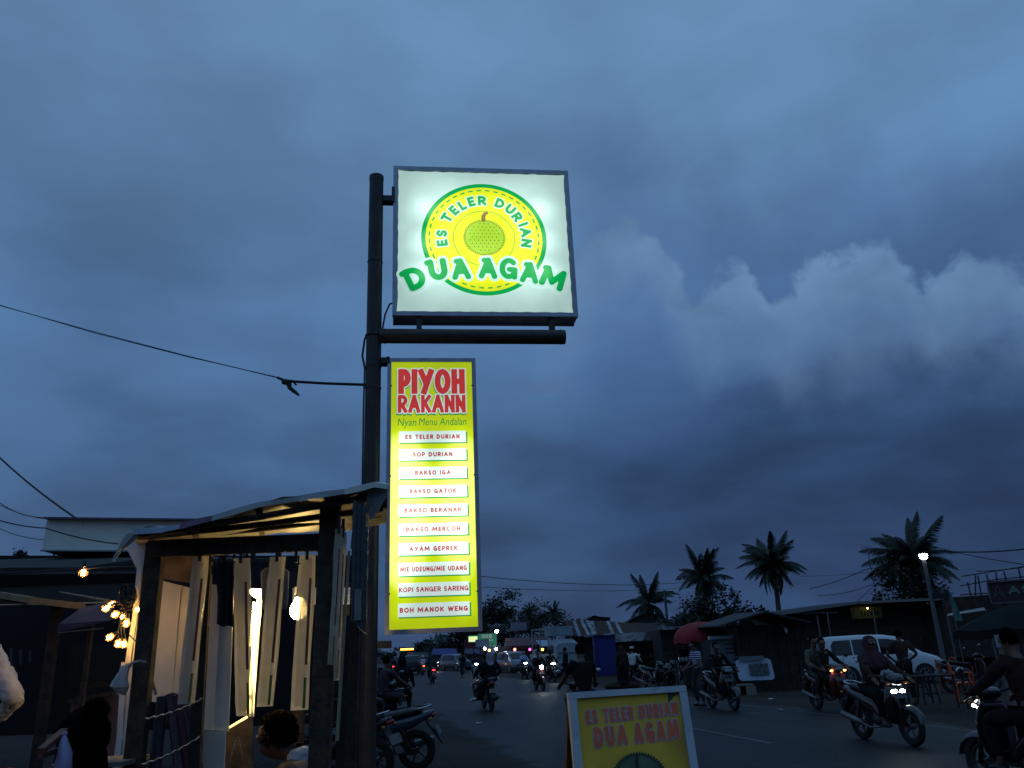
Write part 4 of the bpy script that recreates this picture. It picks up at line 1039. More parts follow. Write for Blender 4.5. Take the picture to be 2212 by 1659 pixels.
def car(label, loc, yaw, paint, tab, L=4.2, W=1.66, win=((-1.75, -1.05), (-1.0, -.12), (-.06, .78)), axles=(-1.28, 1.32), wr=.31, shield=(.78, 1.42), rear=(-2.06, -1.80), lights=0, cat='car', group=None, name='parked_car', spoiler=False):
    """tab rows: x, z_bottom, z_belt, z_top, half width at belt, half width at top"""
    t = thing(name, label, cat, loc, yaw, group)
    def sec(x):
        zb, zm, zt, w, wt = lerp_tab(tab, x); w *= W / 2; wt *= W / 2; flat = zt - zm < .12
        pts = [(w * .55, zb), (w * .90, zb + .02), (w * .985, zb + .14), (w, (zb + zm) / 2), (w * .985, zm - .06), (w * .955, zm)]
        if flat: pts += [(w * .90, zm + (zt - zm) * .5), (w * .80, zm + (zt - zm) * .8), (w * .55, zt)]
        else: pts += [(wt * 1.03, zt - .10), (wt * .97, zt - .035), (wt * .72, zt)]
        full = [(-y, z) for y, z in pts] ; return [(y, z) for y, z in pts] + [(0, zt + .012)] + full[::-1] + [(0, zb)]
    xs = []
    for (x0, *_), (x1, *_) in zip(tab, tab[1:]):
        n = max(1, int((x1 - x0) / .16)); xs += [x0 + (x1 - x0) * i / n for i in range(n)]
    xs.append(tab[-1][0])
    b = MB(); b.rings([[Vector((x, y, z)) for y, z in sec(x)] for x in xs]); part('body', b, paint, t, smooth=True)
    def side(x, f, s, off=.012):
        zb, zm, zt, w, wt = lerp_tab(tab, x); w *= W / 2; wt *= W / 2
        y0, z0, y1, z1 = w * .955, zm, wt * 1.03, zt - .10; return Vector((x, s * (y0 + (y1 - y0) * f + off), z0 + (z1 - z0) * f))
    for s in (1, -1):
        for k, (xa, xb) in enumerate(win):
            b = MB(); n = 6; lo_, hi_ = [], []
            for i in range(n + 1):
                x = xa + (xb - xa) * i / n; f1 = .93
                if k == 0: f1 = .93 if i > 0 else .70
                lo_.append(side(x, .10 if not (k == 0 and i == 0) else .30, s)); hi_.append(side(x, f1, s))
            vs = lo_ + hi_; vs += [v - Vector((0, s * .02, 0)) for v in vs]; m_ = n + 1
            b.add(vs, [(i, i + 1, m_ + i + 1, m_ + i) for i in range(n)] + [(0, m_, 3 * m_, 2 * m_), (n, 2 * m_ + n, 3 * m_ + n, m_ + n)])
            part('window', b, GLASS, t)
        b = MB(); b.bar((-.02, s * (W / 2 + .004), lerp_tab(tab, 0)[1] - .14), (.16, s * (W / 2 + .004), lerp_tab(tab, 0)[1] - .14), .03, .03); part('door_handle', b, CHROME, t)
        b = MB(); b.bar((-1.02, s * (W / 2 + .003), lerp_tab(tab, -.9)[1] - .14), (-.86, s * (W / 2 + .003), lerp_tab(tab, -.9)[1] - .14), .03, .03); part('door_handle', b, CHROME, t)
        b = MB(); b.ball((.88, s * (W / 2 + .09), lerp_tab(tab, .9)[1] + .05), (.06, .09, .07), 12, 8); part('wing_mirror', b, paint, t, smooth=True)
        b = MB()
        for xd in (-1.03, -.09, .82): b.bar((xd, s * (W / 2 - .012), .34), (xd, s * (W / 2 - .020), lerp_tab(tab, xd)[1]), .012, .05, up=(1, 0, 0))
        part('door_seam', b, BLACK, t)
        for xa in axles:
            b = MB(); b.tube([(xa, s * (W / 2 - .12), wr), (xa, s * (W / 2 + .006), wr)], wr + .055, 26); part('wheel_arch', b, BLACK, t)
            b = MB(); b.torus((xa, s * (W / 2 - .05), wr), wr - .075, .075, n=30, m=8, sq=1.1); w = part('wheel', b, RUBBER, t, smooth=True)
            b = MB(); b.torus((xa, s * (W / 2 + .02), wr), wr - .115, .015, n=26, m=6)
            for i in range(7):
                a = 2 * math.pi * i / 7; b.bar((xa + .03 * math.cos(a), s * (W / 2 + .02), wr + .03 * math.sin(a)), (xa + (wr - .12) * math.cos(a), s * (W / 2 + .02), wr + (wr - .12) * math.sin(a)), .02, .035, up=(0, 1, 0))
            b.tube([(xa, s * (W / 2 - .02), wr), (xa, s * (W / 2 + .03), wr)], .045, 12); part('rim', b, mat('alloy', (.45, .45, .47), .35, .8), w)
        x = tab[-1][0] - .12; zb, zm, zt, w, wt = lerp_tab(tab, x)
        b = MB(); b.ball((x - .03, s * w * W / 2 * .80, zm - .07), (.16, .13, .085), 12, 8); part('headlight', b, HEAD_ON if lights == 1 else HEAD_OFF, t, smooth=True)
        x = tab[0][0] + .06; zb, zm, zt, w, wt = lerp_tab(tab, x)
        b = MB(); b.ball((x + .02, s * w * W / 2 * .86, zm - .02), (.07, .07, .17), 10, 8); part('tail_light', b, TAIL_ON if lights == 2 else TAIL_OFF, t, smooth=True)
    for nm, (xa, xb) in (('windscreen', shield), ('rear_window', rear)):
        b = MB(); n = 4; rows = []
        for i in range(n + 1):
            x = xa + (xb - xa) * (.1 + .8 * i / n); zb, zm, zt, w, wt = lerp_tab(tab, x); nx = 1 if nm == 'windscreen' else -1
            rows.append([Vector((x + nx * .02, wt * W / 2 * .86 * u, zt + .012 + .012 * (1 - abs(u)))) for u in (-1, -.5, 0, .5, 1)])
        b.rings(rows, False, close=False); vs = list(b.v); b.add([(p[0] - nx * .015, p[1], p[2] - .015) for p in vs], b.f[:]); part(nm, b, GLASS, t)
    for x, s in ((tab[0][0] - .004, -1), (tab[-1][0] + .004, 1)):
        b = MB(); b.box((x, 0, .56 if s < 0 else .40), (.02, .42, .12)); part('number_plate', b, PLATE, t)
        b = MB(); b.box((x - s * .015, 0, .36 if s < 0 else .60), (.05, W * .62, .09)); part('bumper_grille', b, BLACK, t)
    if spoiler: b = MB(); b.box((-2.06, 0, 1.615), (.20, 1.18, .035)); part('spoiler', b, paint, t)
    return t


MPV = [(-2.10, .34, .92, .98, .90, .85), (-2.07, .28, .95, 1.18, .93, .80), (-1.98, .25, .96, 1.48, .97, .78), (-1.88, .24, .97, 1.62, .99, .78), (-1.6, .22, .97, 1.665, 1., .79), (-.6, .21, .96, 1.69, 1., .80), (.2, .21, .95, 1.67, 1., .80), (.72, .21, .95, 1.58, 1., .79),
       (1.05, .21, .96, 1.30, 1., .80), (1.40, .22, .98, 1.05, .99, .84), (1.62, .22, .90, .985, .98, .86), (1.90, .23, .80, .90, .95, .84), (2.04, .26, .68, .78, .90, .78), (2.10, .34, .56, .62, .80, .70)]
CARW = mat('white_car_paint', (.66, .70, .72), .25, var=.04, vscale=2, coat=.7); CARB = mat('black_car_paint', (.012, .013, .015), .2, var=.1, coat=.7); CARS = mat('silver_car_paint', (.13, .155, .19), .3, .4, var=.05, coat=.6)
p = at(1902, 1480, 30.6); p.z = 0
car('white people carrier parked sideways across the street', p, rad(-3), CARW, MPV, rear=(-2.07, -1.86), shield=(.75, 1.40), spoiler=True, group='parked cars')
p = G(888, 1457)
car('black hatchback driving away far down the street with red tail lights', p, AWAY, CARB, MPV, lights=2, name='car', group='cars on the street')
p = G(1110, 1453)
car('silver car facing the camera at the far right kerb', p, TOWARD + rad(8), CARS, MPV, lights=0, name='parked_car', group='parked cars')
p = G(985, 1448)
car('blue-grey van parked far away in front of the blue tarpaulin', p, TOWARD + rad(25), CARS, MPV, lights=0, name='parked_car', group='parked cars')
p = G(1012, 1440)
car('pale far car half hidden behind the orange-lit motorbike', p, TOWARD, CARW, MPV, lights=1, name='car', group='cars on the street')
p = G(858, 1440)
car('furthest dark car seen left of the black hatchback', p, AWAY, CARB, MPV, lights=2, name='car', group='cars on the street')
# amber light bar above the hatchback belongs to a far truck
p = G(876, 1443)
t = thing('truck', 'far tall truck with a row of amber roof lamps beyond the hatchback', 'truck', p, AWAY)
b = MB(); b.box((0, 0, 1.55), (5.2, 2.2, 1.9)); part('cargo_box', b, CARB, t)
b = MB(); b.box((3.4, 0, 1.3), (1.5, 2.0, 1.9)); part('cab', b, CARS, t)
b = MB(); b.box((-2.64, 0, 2.62), (.06, 1.9, .22)); part('lamp_bar', b, emis('amber_lamp', (1, .38, .05), 7), t)
for x in (-1.8, 3.2):
    for s in (1, -1): b = MB(); b.torus((x, s * .95, .42), .32, .10, n=20); part('wheel', b, RUBBER, t)

# pale flat-nosed truck with a raised frame, across the street
p = at(1204, 1440, 52); p.z = 0
t = thing('parked_truck', 'pale delivery truck with a metal rack above its cab beside the blue cabin', 'truck', p, rad(-70))
PT = mat('faded_truck_paint', (.26, .33, .36), .45, var=.15, vscale=2)
b = MB(); b.rings([ell(1.9, 0, 1.25, .80, .75, 16, 5), ell(1.2, 0, 1.35, .84, .90, 16, 5), ell(.7, 0, 1.35, .84, .92, 16, 5)]); part('cab', b, PT, t)
b = MB(); b.add([(1.93, -.66, 1.4), (1.93, .66, 1.4), (1.60, .62, 2.05), (1.60, -.62, 2.05)], [(0, 1, 2, 3)]); b.box((1.76, 0, 1.72), (.04, 1.3, .66), rot=Matrix.Rotation(rad(-25), 3, 'Y')); part('windscreen', b, GLASS, t)
for s in (1, -1): b = MB(); b.box((1.15, s * .85, 1.65), (.62, .02, .45)); part('window', b, GLASS, t)
for s in (1, -1): b = MB(); b.ball((1.97, s * .58, .85), (.04, .12, .09), 10, 8); part('headlight', b, HEAD_OFF, t)
b = MB(); b.box((-.9, 0, .95), (3.1, 1.7, .12)); b.box((-.9, .83, 1.2), (3.1, .05, .45)); b.box((-.9, -.83, 1.2), (3.1, .05, .45)); part('cargo_bed', b, PT, t)
b = MB()
for x in (.6, -.8, -2.2):
    for s in (1, -1): b.bar((x, s * .75, 1.2), (x, s * .75, 2.9), .06, .06)
    b.bar((x, -.75, 2.9), (x, .75, 2.9), .06, .06)
for s in (1, -1): b.bar((-2.2, s * .75, 2.9), (1.3, s * .75, 2.9), .06, .06)
part('rack', b, PT, t)
b = MB(); b.box((.5, 0, 2.72), (1.0, 1.5, .55)); part('roof_box', b, PT, t)
for x in (1.35, -1.5):
    for s in (1, -1): b = MB(); b.torus((x, s * .72, .38), .28, .10, n=22, sq=1.); part('wheel', b, RUBBER, t)
# ================================================================== TREES
TRUNK = mat('palm_trunk', (.07, .06, .05), .95, var=.3, vscale=3, bump=.6, bscale=12)
FROND = mat('palm_leaf', (.020, .034, .012), .6, var=.4, vscale=1.5); LEAF = mat('tree_leaf', (.018, .030, .012), .7, var=.5, vscale=1.2); BARK = mat('bark', (.045, .038, .03), .95, var=.3, bump=.6, bscale=10)
FR = []
for k in range(7):
    rk = random.Random(40 + k); droop = (.4, .8, 1.15, 1.5, 1.9, 1.3, .9)[k]; b = MB(); pts = []
    for i in range(15):
        t = i / 14; pts.append(Vector((t * (1 - .18 * droop * t), 0, t * .42 * (1.1 - .5 * droop) - droop * .62 * t ** 2.2)))
    b.tube(pts, [.011 * (1 - .8 * i / 14) + .002 for i in range(15)], 4)
    for i in range(84):
        t = .10 + .90 * i / 83; j = min(int(t * 14), 13); f = t * 14 - j; p = pts[j].lerp(pts[j + 1], f); d = (pts[j + 1] - pts[j]).normalized()
        ln = .26 * math.sin(math.pi * min(1, t * .82 + .16)) ** .7 * rk.uniform(.75, 1.12)
        for s in (1, -1):
            if rk.random() < .06: continue
            out = (Vector((0, s, 0)) * .75 + d * .55 + Vector((0, 0, -.35 - rk.uniform(0, .7) * droop))).normalized(); m_ = p + out * ln * .55; e_ = m_ + (out + Vector((0, 0, -.55))).normalized() * ln * .5
            w = d * .0085; b.add([p - w, p + w, m_ + w * .9, m_ - w * .9, e_], [(0, 1, 2, 3), (3, 2, 4)])
    FR.append(b.mesh('frond', FROND))


def palm(label, base, h, R, n=20, lean=(0, 0), seed=1, group='coconut palms behind the shacks', tr=.16, upright=.3, bias=None):
    rk = random.Random(seed); t = thing('palm_tree', label, 'palm tree', base, 0, group)
    pts = [Vector((lean[0] * (i / 8) ** 1.6 * h, lean[1] * (i / 8) ** 1.6 * h, h * i / 8)) for i in range(9)]
    b = MB(); b.tube(pts, [tr * (1.35 - .5 * i / 8) * (1 + .05 * (i % 2)) for i in range(9)], 12); part('trunk', b, TRUNK, t)
    top_ = pts[-1]
    b = MB()
    for i in range(7):
        a = i * .9; b.ball(top_ + Vector((math.cos(a) * .28, math.sin(a) * .28, -.25 - .08 * (i % 3))), (.14, .14, .17), 8, 6)
    part('coconuts', b, mat('coconut', (.04, .05, .02), .7), t)['kind'] = 'stuff'
    n = int(n * 1.35)
    for i in range(n):
        a = i * 2.39996 + rk.uniform(-.25, .25); u = (i + .5) / n          # u: 0 young and upright, 1 old and hanging
        k = min(6, max(0, int(u * 5 + rk.uniform(0, 1.3)))); k = [0, 1, 2, 6, 5, 3, 4][k]
        o = bpy.data.objects.new('frond', FR[k]); COL.objects.link(o); o.parent = t; o.location = top_ + Vector((0, 0, .1 * (1 - u)))
        up_ = rad(66 * (1 - u) ** 1.0 - 52 * u + rk.uniform(-12, 12)); s = R * 1.18 * rk.uniform(.82, 1.12) * (.72 + .28 * math.sin(math.pi * min(1, u + .3)))
        if bias is not None: a = a + .25 * math.sin(a - bias)
        o.rotation_euler = (rk.uniform(-.5, .5), -up_, a); o.scale = (s, s * .85, s)
    return t


def top_at(x, y, d): return at(x, y, d)
def place_palm(label, x, y, d, R, **k):
    q = at(x, y, d); return palm(label, (q.x, q.y, 0), q.z, R, **k)
place_palm('short broad coconut palm right above the rusty roofs, with drooping side fronds', 1399, 1306, 66, 2.45, n=20, seed=3, lean=(.02, 0))
place_palm('ragged coconut palm wrapped in creepers behind the red umbrella', 1521, 1254, 62, 2.5, n=28, seed=5)
place_palm('tall coconut palm with long hanging skirt of fronds right of the creepers', 1668, 1228, 58, 2.5, n=34, seed=9, lean=(.02, 0))
place_palm('large coconut palm with upright crown behind the street lamp', 1974, 1222, 44, 2.45, n=34, seed=14, tr=.30)
place_palm('small distant palm nearest the menu sign', 1145, 1322, 150, 1.9, n=18, seed=21)
place_palm('small distant palm left of the striped rusty roof', 1196, 1325, 150, 2.0, n=18, seed=22)
place_palm('tiny far palm at the end of the street', 905, 1398, 330, 3.0, n=16, seed=23)


def leafy(label, base, clumps, nleaf=900, leaf=.16, trunk=(.16, 2.5), seed=1, group='broadleaf trees behind the shops', name='tree', branches=True):
    """clumps: (x, y, z, rx, rz) relative to the base"""
    rk = random.Random(seed); t = thing(name, label, 'tree', base, 0, group); b = MB(); top_ = Vector((0, 0, trunk[1]))
    b.tube([(0, 0, 0), (0.05, 0, trunk[1] * .5), top_], [trunk[0] * 1.3, trunk[0], trunk[0] * .8], 9)
    for c in clumps: b.tube([top_, top_.lerp(Vector(c[:3]), .5) + Vector((0, 0, .2)), Vector(c[:3])], [trunk[0] * .5, trunk[0] * .3, .02], 6)
    part('trunk', b, BARK, t); b = MB(); tot = sum(c[3] ** 2 * c[4] for c in clumps)
    for c in clumps:
        n = int(nleaf * (c[3] ** 2 * c[4]) / tot) + 20
        subs = [(Vector((rk.gauss(0, .5), rk.gauss(0, .5), rk.gauss(0, .5))), rk.uniform(.25, .5)) for _ in range(9)]
        for _ in range(n):
            s, r = rk.choice(subs); q = s + Vector((rk.gauss(0, 1), rk.gauss(0, 1), rk.gauss(0, 1))) * r * .62
            p = Vector(c[:3]) + Vector((q.x * c[3], q.y * c[3], q.z * c[4])); u = Vector((rk.gauss(0, 1), rk.gauss(0, 1), rk.gauss(0, .5))).normalized(); w = u.cross(Vector((rk.gauss(0, 1), rk.gauss(0, 1), 1))).normalized()
            L_ = leaf * rk.uniform(.6, 1.4); b.add([p, p + u * L_ * .5 + w * L_ * .28, p + u * L_, p + u * L_ * .5 - w * L_ * .28], [(0, 1, 2, 3)])
    part('crown', b, LEAF, t); return t
def base_of(x, d): q = at(x, 1400, d); return Vector((q.x, d, 0))
leafy('dark spreading tree just right of the menu sign', base_of(1085, 120), [(-3, 0, 6.2, 3.2, 2.2), (1.5, 1, 7.2, 3.2, 2.2), (5, 0, 5.8, 3, 2.0), (-6, 1, 4.6, 2.6, 1.8)], 7000, .42, (.3, 3.5), 1)
leafy('low dark tree filling the gap behind the pink-roofed shop', base_of(1150, 112), [(0, 0, 4.3, 3.4, 2.0), (4, 1, 4.6, 3, 2.0), (-4.5, 0, 3.8, 3, 1.8)], 5000, .4, (.25, 2), 2)
leafy('dark sloping tree mass above the green signboards', base_of(1000, 125), [(0, 0, 4.0, 3.2, 1.8), (-3.5, 0, 2.8, 2.6, 1.4), (3, 0, 5.2, 2.6, 2.0)], 4500, .4, (.25, 2), 3)
leafy('creeper-hung bushy tree between the ragged palm and the tall palm', base_of(1590, 60), [(0, 0, 2.8, 1.9, 1.1), (-1.6, 0, 2.6, 1.7, 1.0), (1.4, 0, 3.1, 1.1, .9), (-.6, 0, 5.0, .5, .9), (.3, 0, 4.6, .45, .6), (-3.2, 0, 2.8, 1.1, .9)], 6500, .26, (.2, 2.5), 4)
leafy('dense dark bush at the foot of the ragged palm', base_of(1527, 59), [(0, 0, 2.6, 2.0, 1.3), (.5, 0, 3.9, .7, .8), (-1.8, 0, 3.0, 1.0, .6)], 4000, .26, (.2, 1.5), 5)
leafy('dark leafy mass under the crown of the large palm', base_of(1985, 43), [(0, 0, 3.2, 1.3, 1.9), (.5, 0, 1.9, 1.8, 1.1), (-.7, 0, 4.4, .8, .9)], 5200, .2, (.3, 2), 6)
leafy('bushy dark hedge tree behind the leaning flag', base_of(2085, 40), [(0, 0, 1.7, 1.9, 1.1), (2, 0, 1.6, 1.8, 1.1)], 3800, .2, (.15, 1), 7)
leafy('small feathery tree at the left edge above the shop roof', base_of(-8, 26), [(0, 0, 4.25, .5, .5), (.1, 0, 4.7, .3, .3)], 2200, .12, (.08, 4.0), 8, group=None)
leafy('small tree poking out far down the street beside the white tower', base_of(925, 190), [(0, 0, 3, 3, 1.6), (-4, 0, 2.6, 3, 1.3), (4, 0, 2.4, 3, 1.2)], 2600, .5, (.2, 1.5), 9)
leafy('dark bank of trees closing the end of the street', base_of(860, 260), [(0, 0, 2.4, 5, 1.5), (-8, 0, 2.6, 5, 1.6), (8, 0, 2.4, 5, 1.5), (-16, 0, 2.4, 5, 1.6)], 3500, .7, (.3, 1.5), 10)

# ================================================================== RIGHT-HAND SIDE OF THE STREET
def rust(name, c, st_): return mat(name, c, .85, .15, var=.3, vscale=1.2, stain=st_)
R1 = rust('rusty_iron', (.085, .040, .026), ((.04, .022, .018), 1.3, .5)); R2 = rust('old_zinc', (.26, .27, .29), ((.10, .06, .045), 1.6, .55)); R3 = rust('dull_zinc', (.30, .32, .35), ((.13, .10, .09), 1.1, .6)); R4 = rust('brown_iron', (.06, .032, .024), ((.12, .07, .05), 1.5, .6))
DWALL = mat('dark_boards', (.03, .026, .022), .9, var=.4, vscale=4); DWALL2 = mat('greenish_boards', (.03, .033, .028), .9, var=.4, vscale=4)


def sheet(pa, pb, pc, pd, m, parent, waves=10, amp=.022, name='roof_sheet', label=None):
    """corrugated sheet; pa-pb the ridge end, pd-pc the eave end"""
    pa, pb, pc, pd = map(Vector, (pa, pb, pc, pd)); n = waves * 2; nrm = (pb - pa).cross(pd - pa).normalized(); nrm *= (1 if nrm.z > 0 else -1)
    b = MB(); u_, l_ = [], []
    for i in range(n + 1):
        t = i / n; w = nrm * (amp * (1 if i % 2 else -1)); u_.append(pa.lerp(pb, t) + w); l_.append(pd.lerp(pc, t) + w)
    b.add(u_ + l_, [(i, i + 1, n + 1 + i + 1, n + 1 + i) for i in range(n)]); return part(name, b, m, parent, label)


def roof_row(parent, specs, d_top, d_eave, lift=0.):
    """specs: ridge pixel pair, eave pixel pair, material"""
    for i, (xa, ya, xb, yb, xc, yc, xd, yd, m) in enumerate(specs):
        o = Vector((0, -.02, .02)) * (i % 3)
        sheet(at(xa, ya, d_top) + o, at(xb, yb, d_top) + o, at(xc, yc, d_eave) + o, at(xd, yd, d_eave) + o, m, parent, waves=max(4, int(abs(xb - xa) / 5)))


sh = thing('market_shack', 'long low shack with patched rusty corrugated roof and pale strips', 'shack', base_of(1340, 58), 0)
INV = Matrix.Translation(-sh.location)
def loc_part(name, b, m, t, label=None, smooth=False):
    """part given in world coordinates under a thing at t.location"""
    for i, v in enumerate(b.v): b.v[i] = tuple(Vector(v) - t.location)
    if t.rotation_euler.z:
        M = Matrix.Rotation(-t.rotation_euler.z, 3, 'Z'); b.v = [tuple(M @ Vector(v)) for v in b.v]
    return part(name, b, m, t, label, smooth)
def wsheet(t, name, q, m, waves=8, amp=.02, label=None):
    L_ = t.location; M = Matrix.Rotation(-t.rotation_euler.z, 3, 'Z'); return sheet(*[M @ (Vector(p) - L_) for p in q], m, t, waves, amp, name, label)
dT, dE = 60., 56.
S_ = [(1222, 1340, 1236, 1340, 1240, 1374, 1226, 1374, R1), (1234, 1340, 1252, 1339, 1258, 1373, 1242, 1373, R1), (1252, 1339, 1266, 1340, 1275, 1372, 1257, 1373, R4), (1270, 1341, 1282, 1341, 1290, 1371, 1276, 1371, R2),
      (1282, 1341, 1296, 1341, 1304, 1371, 1290, 1371, R1), (1296, 1341, 1312, 1342, 1322, 1369, 1302, 1370, R1), (1313, 1342, 1330, 1343, 1341, 1369, 1322, 1369, R4), (1330, 1343, 1352, 1345, 1362, 1368, 1340, 1369, R1), (1350, 1345, 1372, 1346, 1384, 1366, 1360, 1368, R1),
      (1370, 1345, 1398, 1346, 1412, 1367, 1384, 1367, R4), (1396, 1346, 1424, 1345, 1436, 1364, 1411, 1367, R1), (1422, 1346, 1456, 1345, 1470, 1377, 1438, 1376, R3), (1454, 1345, 1494, 1344, 1506, 1378, 1468, 1377, R3)]
for i, (xa, ya, xb, yb, xc, yc, xd, yd, m) in enumerate(S_):
    wsheet(sh, 'roof_sheet', [at(xa, ya, dT + .03 * (i % 3)), at(xb, yb, dT + .03 * (i % 3)), at(xc, yc, dE + .03 * (i % 3)), at(xd, yd, dE + .03 * (i % 3))], m, max(4, int((xb - xa) / 4)))
for x0, y0, x1, y1 in ((1240, 1341, 1252, 1374), (1256, 1341, 1272, 1372), (1268, 1341, 1284, 1371), (1313, 1342, 1324, 1370), (1330, 1344, 1343, 1369)):
    b = MB(); b.bar(at(x0, y0, dT - .12), at(x1, y1, dE - .12), .22, .05); loc_part('lap_strip', b, R3, sh)
for xa, xb, ya, yb, m in ((1326, 1364, 1368, 1386, R2), (1362, 1398, 1366, 1384, R2), (1396, 1428, 1364, 1382, R4), (1426, 1456, 1362, 1379, R1)):
    wsheet(sh, 'roof_sheet', [at(xa, ya, 55.6), at(xb, ya, 55.6), at(xb + 8, yb - 1, 53.6), at(xa - 8, yb + 1, 53.6)], m, 12, .03)
b = MB()
for k in range(30):
    x = 1226 + k * 8; a = at(x, 1374 if x < 1320 else 1384, 56.5); b.box((a.x, 57.0 + .02 * (k % 2), a.z / 2), (.27, .03, a.z))
loc_part('wall_boards', b, DWALL, sh)['kind'] = 'stuff'
for x in (1232, 1330, 1396, 1455):
    a = at(x, 1383, 54.2); b = MB(); b.bar((a.x, a.y, 0), (a.x, a.y, a.z), .10, .10); loc_part('post', b, WOOD2, sh)
b = MB(); b.box((at(1345, 1382, 54).x, 54.0, .45), (3.5, .5, .9)); b.box((at(1345, 1382, 54).x, 53.8, .93), (3.8, .8, .05)); loc_part('counter', b, WOOD2, sh)
# lean roofs behind the shack
for i, (q, lb) in enumerate([([(1270, 1336), (1284, 1331), (1296, 1334), (1318, 1335), (1318, 1346), (1270, 1346)], 'broken gable sticking up behind the rusty shack roof'), ([(1355, 1346), (1380, 1330), (1398, 1326), (1420, 1328), (1452, 1345)], 'thatched dark hut top under the short palm')]):
    b = MB(); o = at(q[0][0], q[0][1], 64); b.slab([at(x, y, 64) - Vector((o.x, o.y, 0)) for x, y in q] + [Vector((at(q[-1][0], 1400, 64).x - o.x, 64 - o.y, 1.0)), Vector((0, 64 - o.y, 1.0))], 3.0); t = thing('hut', lb, 'hut', (o.x, o.y, 0)); part('gable', b, DWALL, t)
    b = MB(); r0 = [at(x, y, 63.8) - Vector((o.x, o.y, 0)) + Vector((0, 0, .06)) for x, y in q]; r1 = [p + Vector((0, 3.5, 0)) for p in r0]; b.rings([r0, r1], False, close=False); part('roof', b, R4, t)
# plank shutter wall right of the shack
sw = thing('shutter_shop', 'closed shop with dim horizontal slatted shutters behind the parked motorbikes', 'shop', base_of(1480, 50), 0)
xa, xb = at(1430, 1400, 50).x, at(1560, 1400, 50).x
for k in range(16):
    b = MB(); b.box(((xa + xb) / 2, 50 + .02 * (k % 2), .12 + .155 * k), (xb - xa, .04, .135)); loc_part('slat', b, DWALL2 if k % 3 else DWALL, sw)
b = MB(); b.box(((xa + xb) / 2, 49.6, 2.62), (xb - xa + .3, 1.0, .06)); loc_part('eave', b, R3, sw)
b = MB(); b.box(((xa + xb) / 2, 51.8, 1.25), (xb - xa, 3.4, 2.5)); loc_part('wall', b, DWALL, sw)

# blue cabin
c0 = at(1275, 1451, 56); c1 = at(1322, 1451, 56); CW = (c1 - c0).x
cb = thing('blue_cabin', 'narrow deep-blue cabin standing in front of the rusty shack', 'cabin', ((c0.x + c1.x) / 2, 52, 0), 0)
BLUE = mat('blue_panel', (.008, .014, .15), .55, var=.15, vscale=2); ch = at(1298, 1374, 52).z; CW = at(1322, 1451, 52).x - at(1275, 1451, 52).x
b = MB(); b.box((0, .6, ch / 2), (CW, 1.2, ch)); part('wall', b, BLUE, cb)
b = MB(); b.box((.04, -.015, ch * .48), (CW * .80, .03, ch * .88)); part('door', b, mat('blue_door', (.010, .018, .18), .5, var=.1), cb)
b = MB(); b.box((0, .55, ch + .03), (CW + .12, 1.4, .06)); part('roof', b, BLUE, cb)
b = MB(); b.box((-CW * .42, -.04, ch * .62), (.04, .03, .10)); part('handle', b, CHROME, cb)
b = MB(); b.box((-CW * .62, .3, ch + .03), (CW * .5, .4, .10)); part('ledge', b, R3, cb)

# pink-fascia shop with awning and coloured bulbs, far right kerb
ps = thing('roadside_shop', 'low shop with dusty pink fascia and a pale awning beyond the silver car', 'shop', base_of(1138, 74), 0)
xa, xb = at(1092, 1400, 74).x, at(1188, 1400, 74).x; zt, zb = at(1138, 1376, 74).z, at(1138, 1394, 74).z
b = MB(); b.box(((xa + xb) / 2, 76.6, zb / 2), (xb - xa, 5, zb)); loc_part('wall', b, DWALL, ps)
b = MB(); b.slab([(xa, 74, zb), (xb, 74, zb), (xb, 75.4, zt), (xa, 75.4, zt)], .08); loc_part('roof', b, mat('pink_fascia', (.13, .065, .075), .8, var=.2, vscale=1), ps)
b = MB(); b.box(((xa + xb) / 2, 73.9, zb - .14), (xb - xa + .4, .12, .22)); loc_part('fascia', b, DWALL2, ps)
q = [at(1157, 1383, 73.6), at(1190, 1383, 73.6), at(1190, 1396, 72.6), at(1168, 1396, 72.6)]
b = MB(); b.slab(q, .06); loc_part('awning', b, mat('pale_awning', (.34, .44, .55), .6), ps)
for x in (1062, 1100, 1128, 1160):
    a = at(x, 1400, 73.2); b = MB(); b.bar((a.x, 73.2, 0), (a.x, 73.2, zb), .08, .08); loc_part('post', b, WOOD2, ps)
b = MB(); a = at(1090, 1420, 73.0); b.box((a.x, 73.6, 1.05), (1.1, .5, 2.1)); loc_part('door', b, mat('pale_door', (.10, .10, .11), .7), ps)
for x, y, c, nm, e in ((1112, 1403, (1, .16, .10), 'red', 9), (1144.5, 1403, (1, .10, .38), 'pink', 4), (1172, 1403, (1, .72, .10), 'yellow', 5), (1057, 1405, (1, .55, .10), 'amber', 8)):
    p = at(x, y, 72.9); b = MB(); b.ball((0, 0, 0), .11, 12, 8); solo('bulb', b, emis('bulb_' + nm, c, e), 'small round %s light hanging under the far shop eaves' % nm, 'light bulb', 'coloured bulbs under the eaves', loc=p, smooth=True)
for x, y, lb in ((1047, 1401, 'left of the two white lamps under the green signboard'), (1072, 1402, 'right of the two white lamps, touching the lilac headscarf')):
    p = at(x, y, 70); b = MB(); b.ball((0, 0, 0), .11, 12, 8); solo('bulb', b, emis('bulb_white', (1, .96, 1), 22), lb, 'lamp', loc=p, smooth=True)
# bright far street lamp
p = at(1073, 1364, 76); lp = thing('street_lamp', 'small bright white lamp on a pole above the green signboard', 'street lamp', (p.x, p.y, 0))
b = MB(); b.tube([(0, 0, 0), (0, 0, p.z)], .06, 8); part('pole', b, GALV, lp)
b = MB(); b.ball((0, -.1, p.z), (.17, .12, .14), 12, 8); part('lamp', b, emis('lamp_white', (.95, 1, .92), 40), lp)

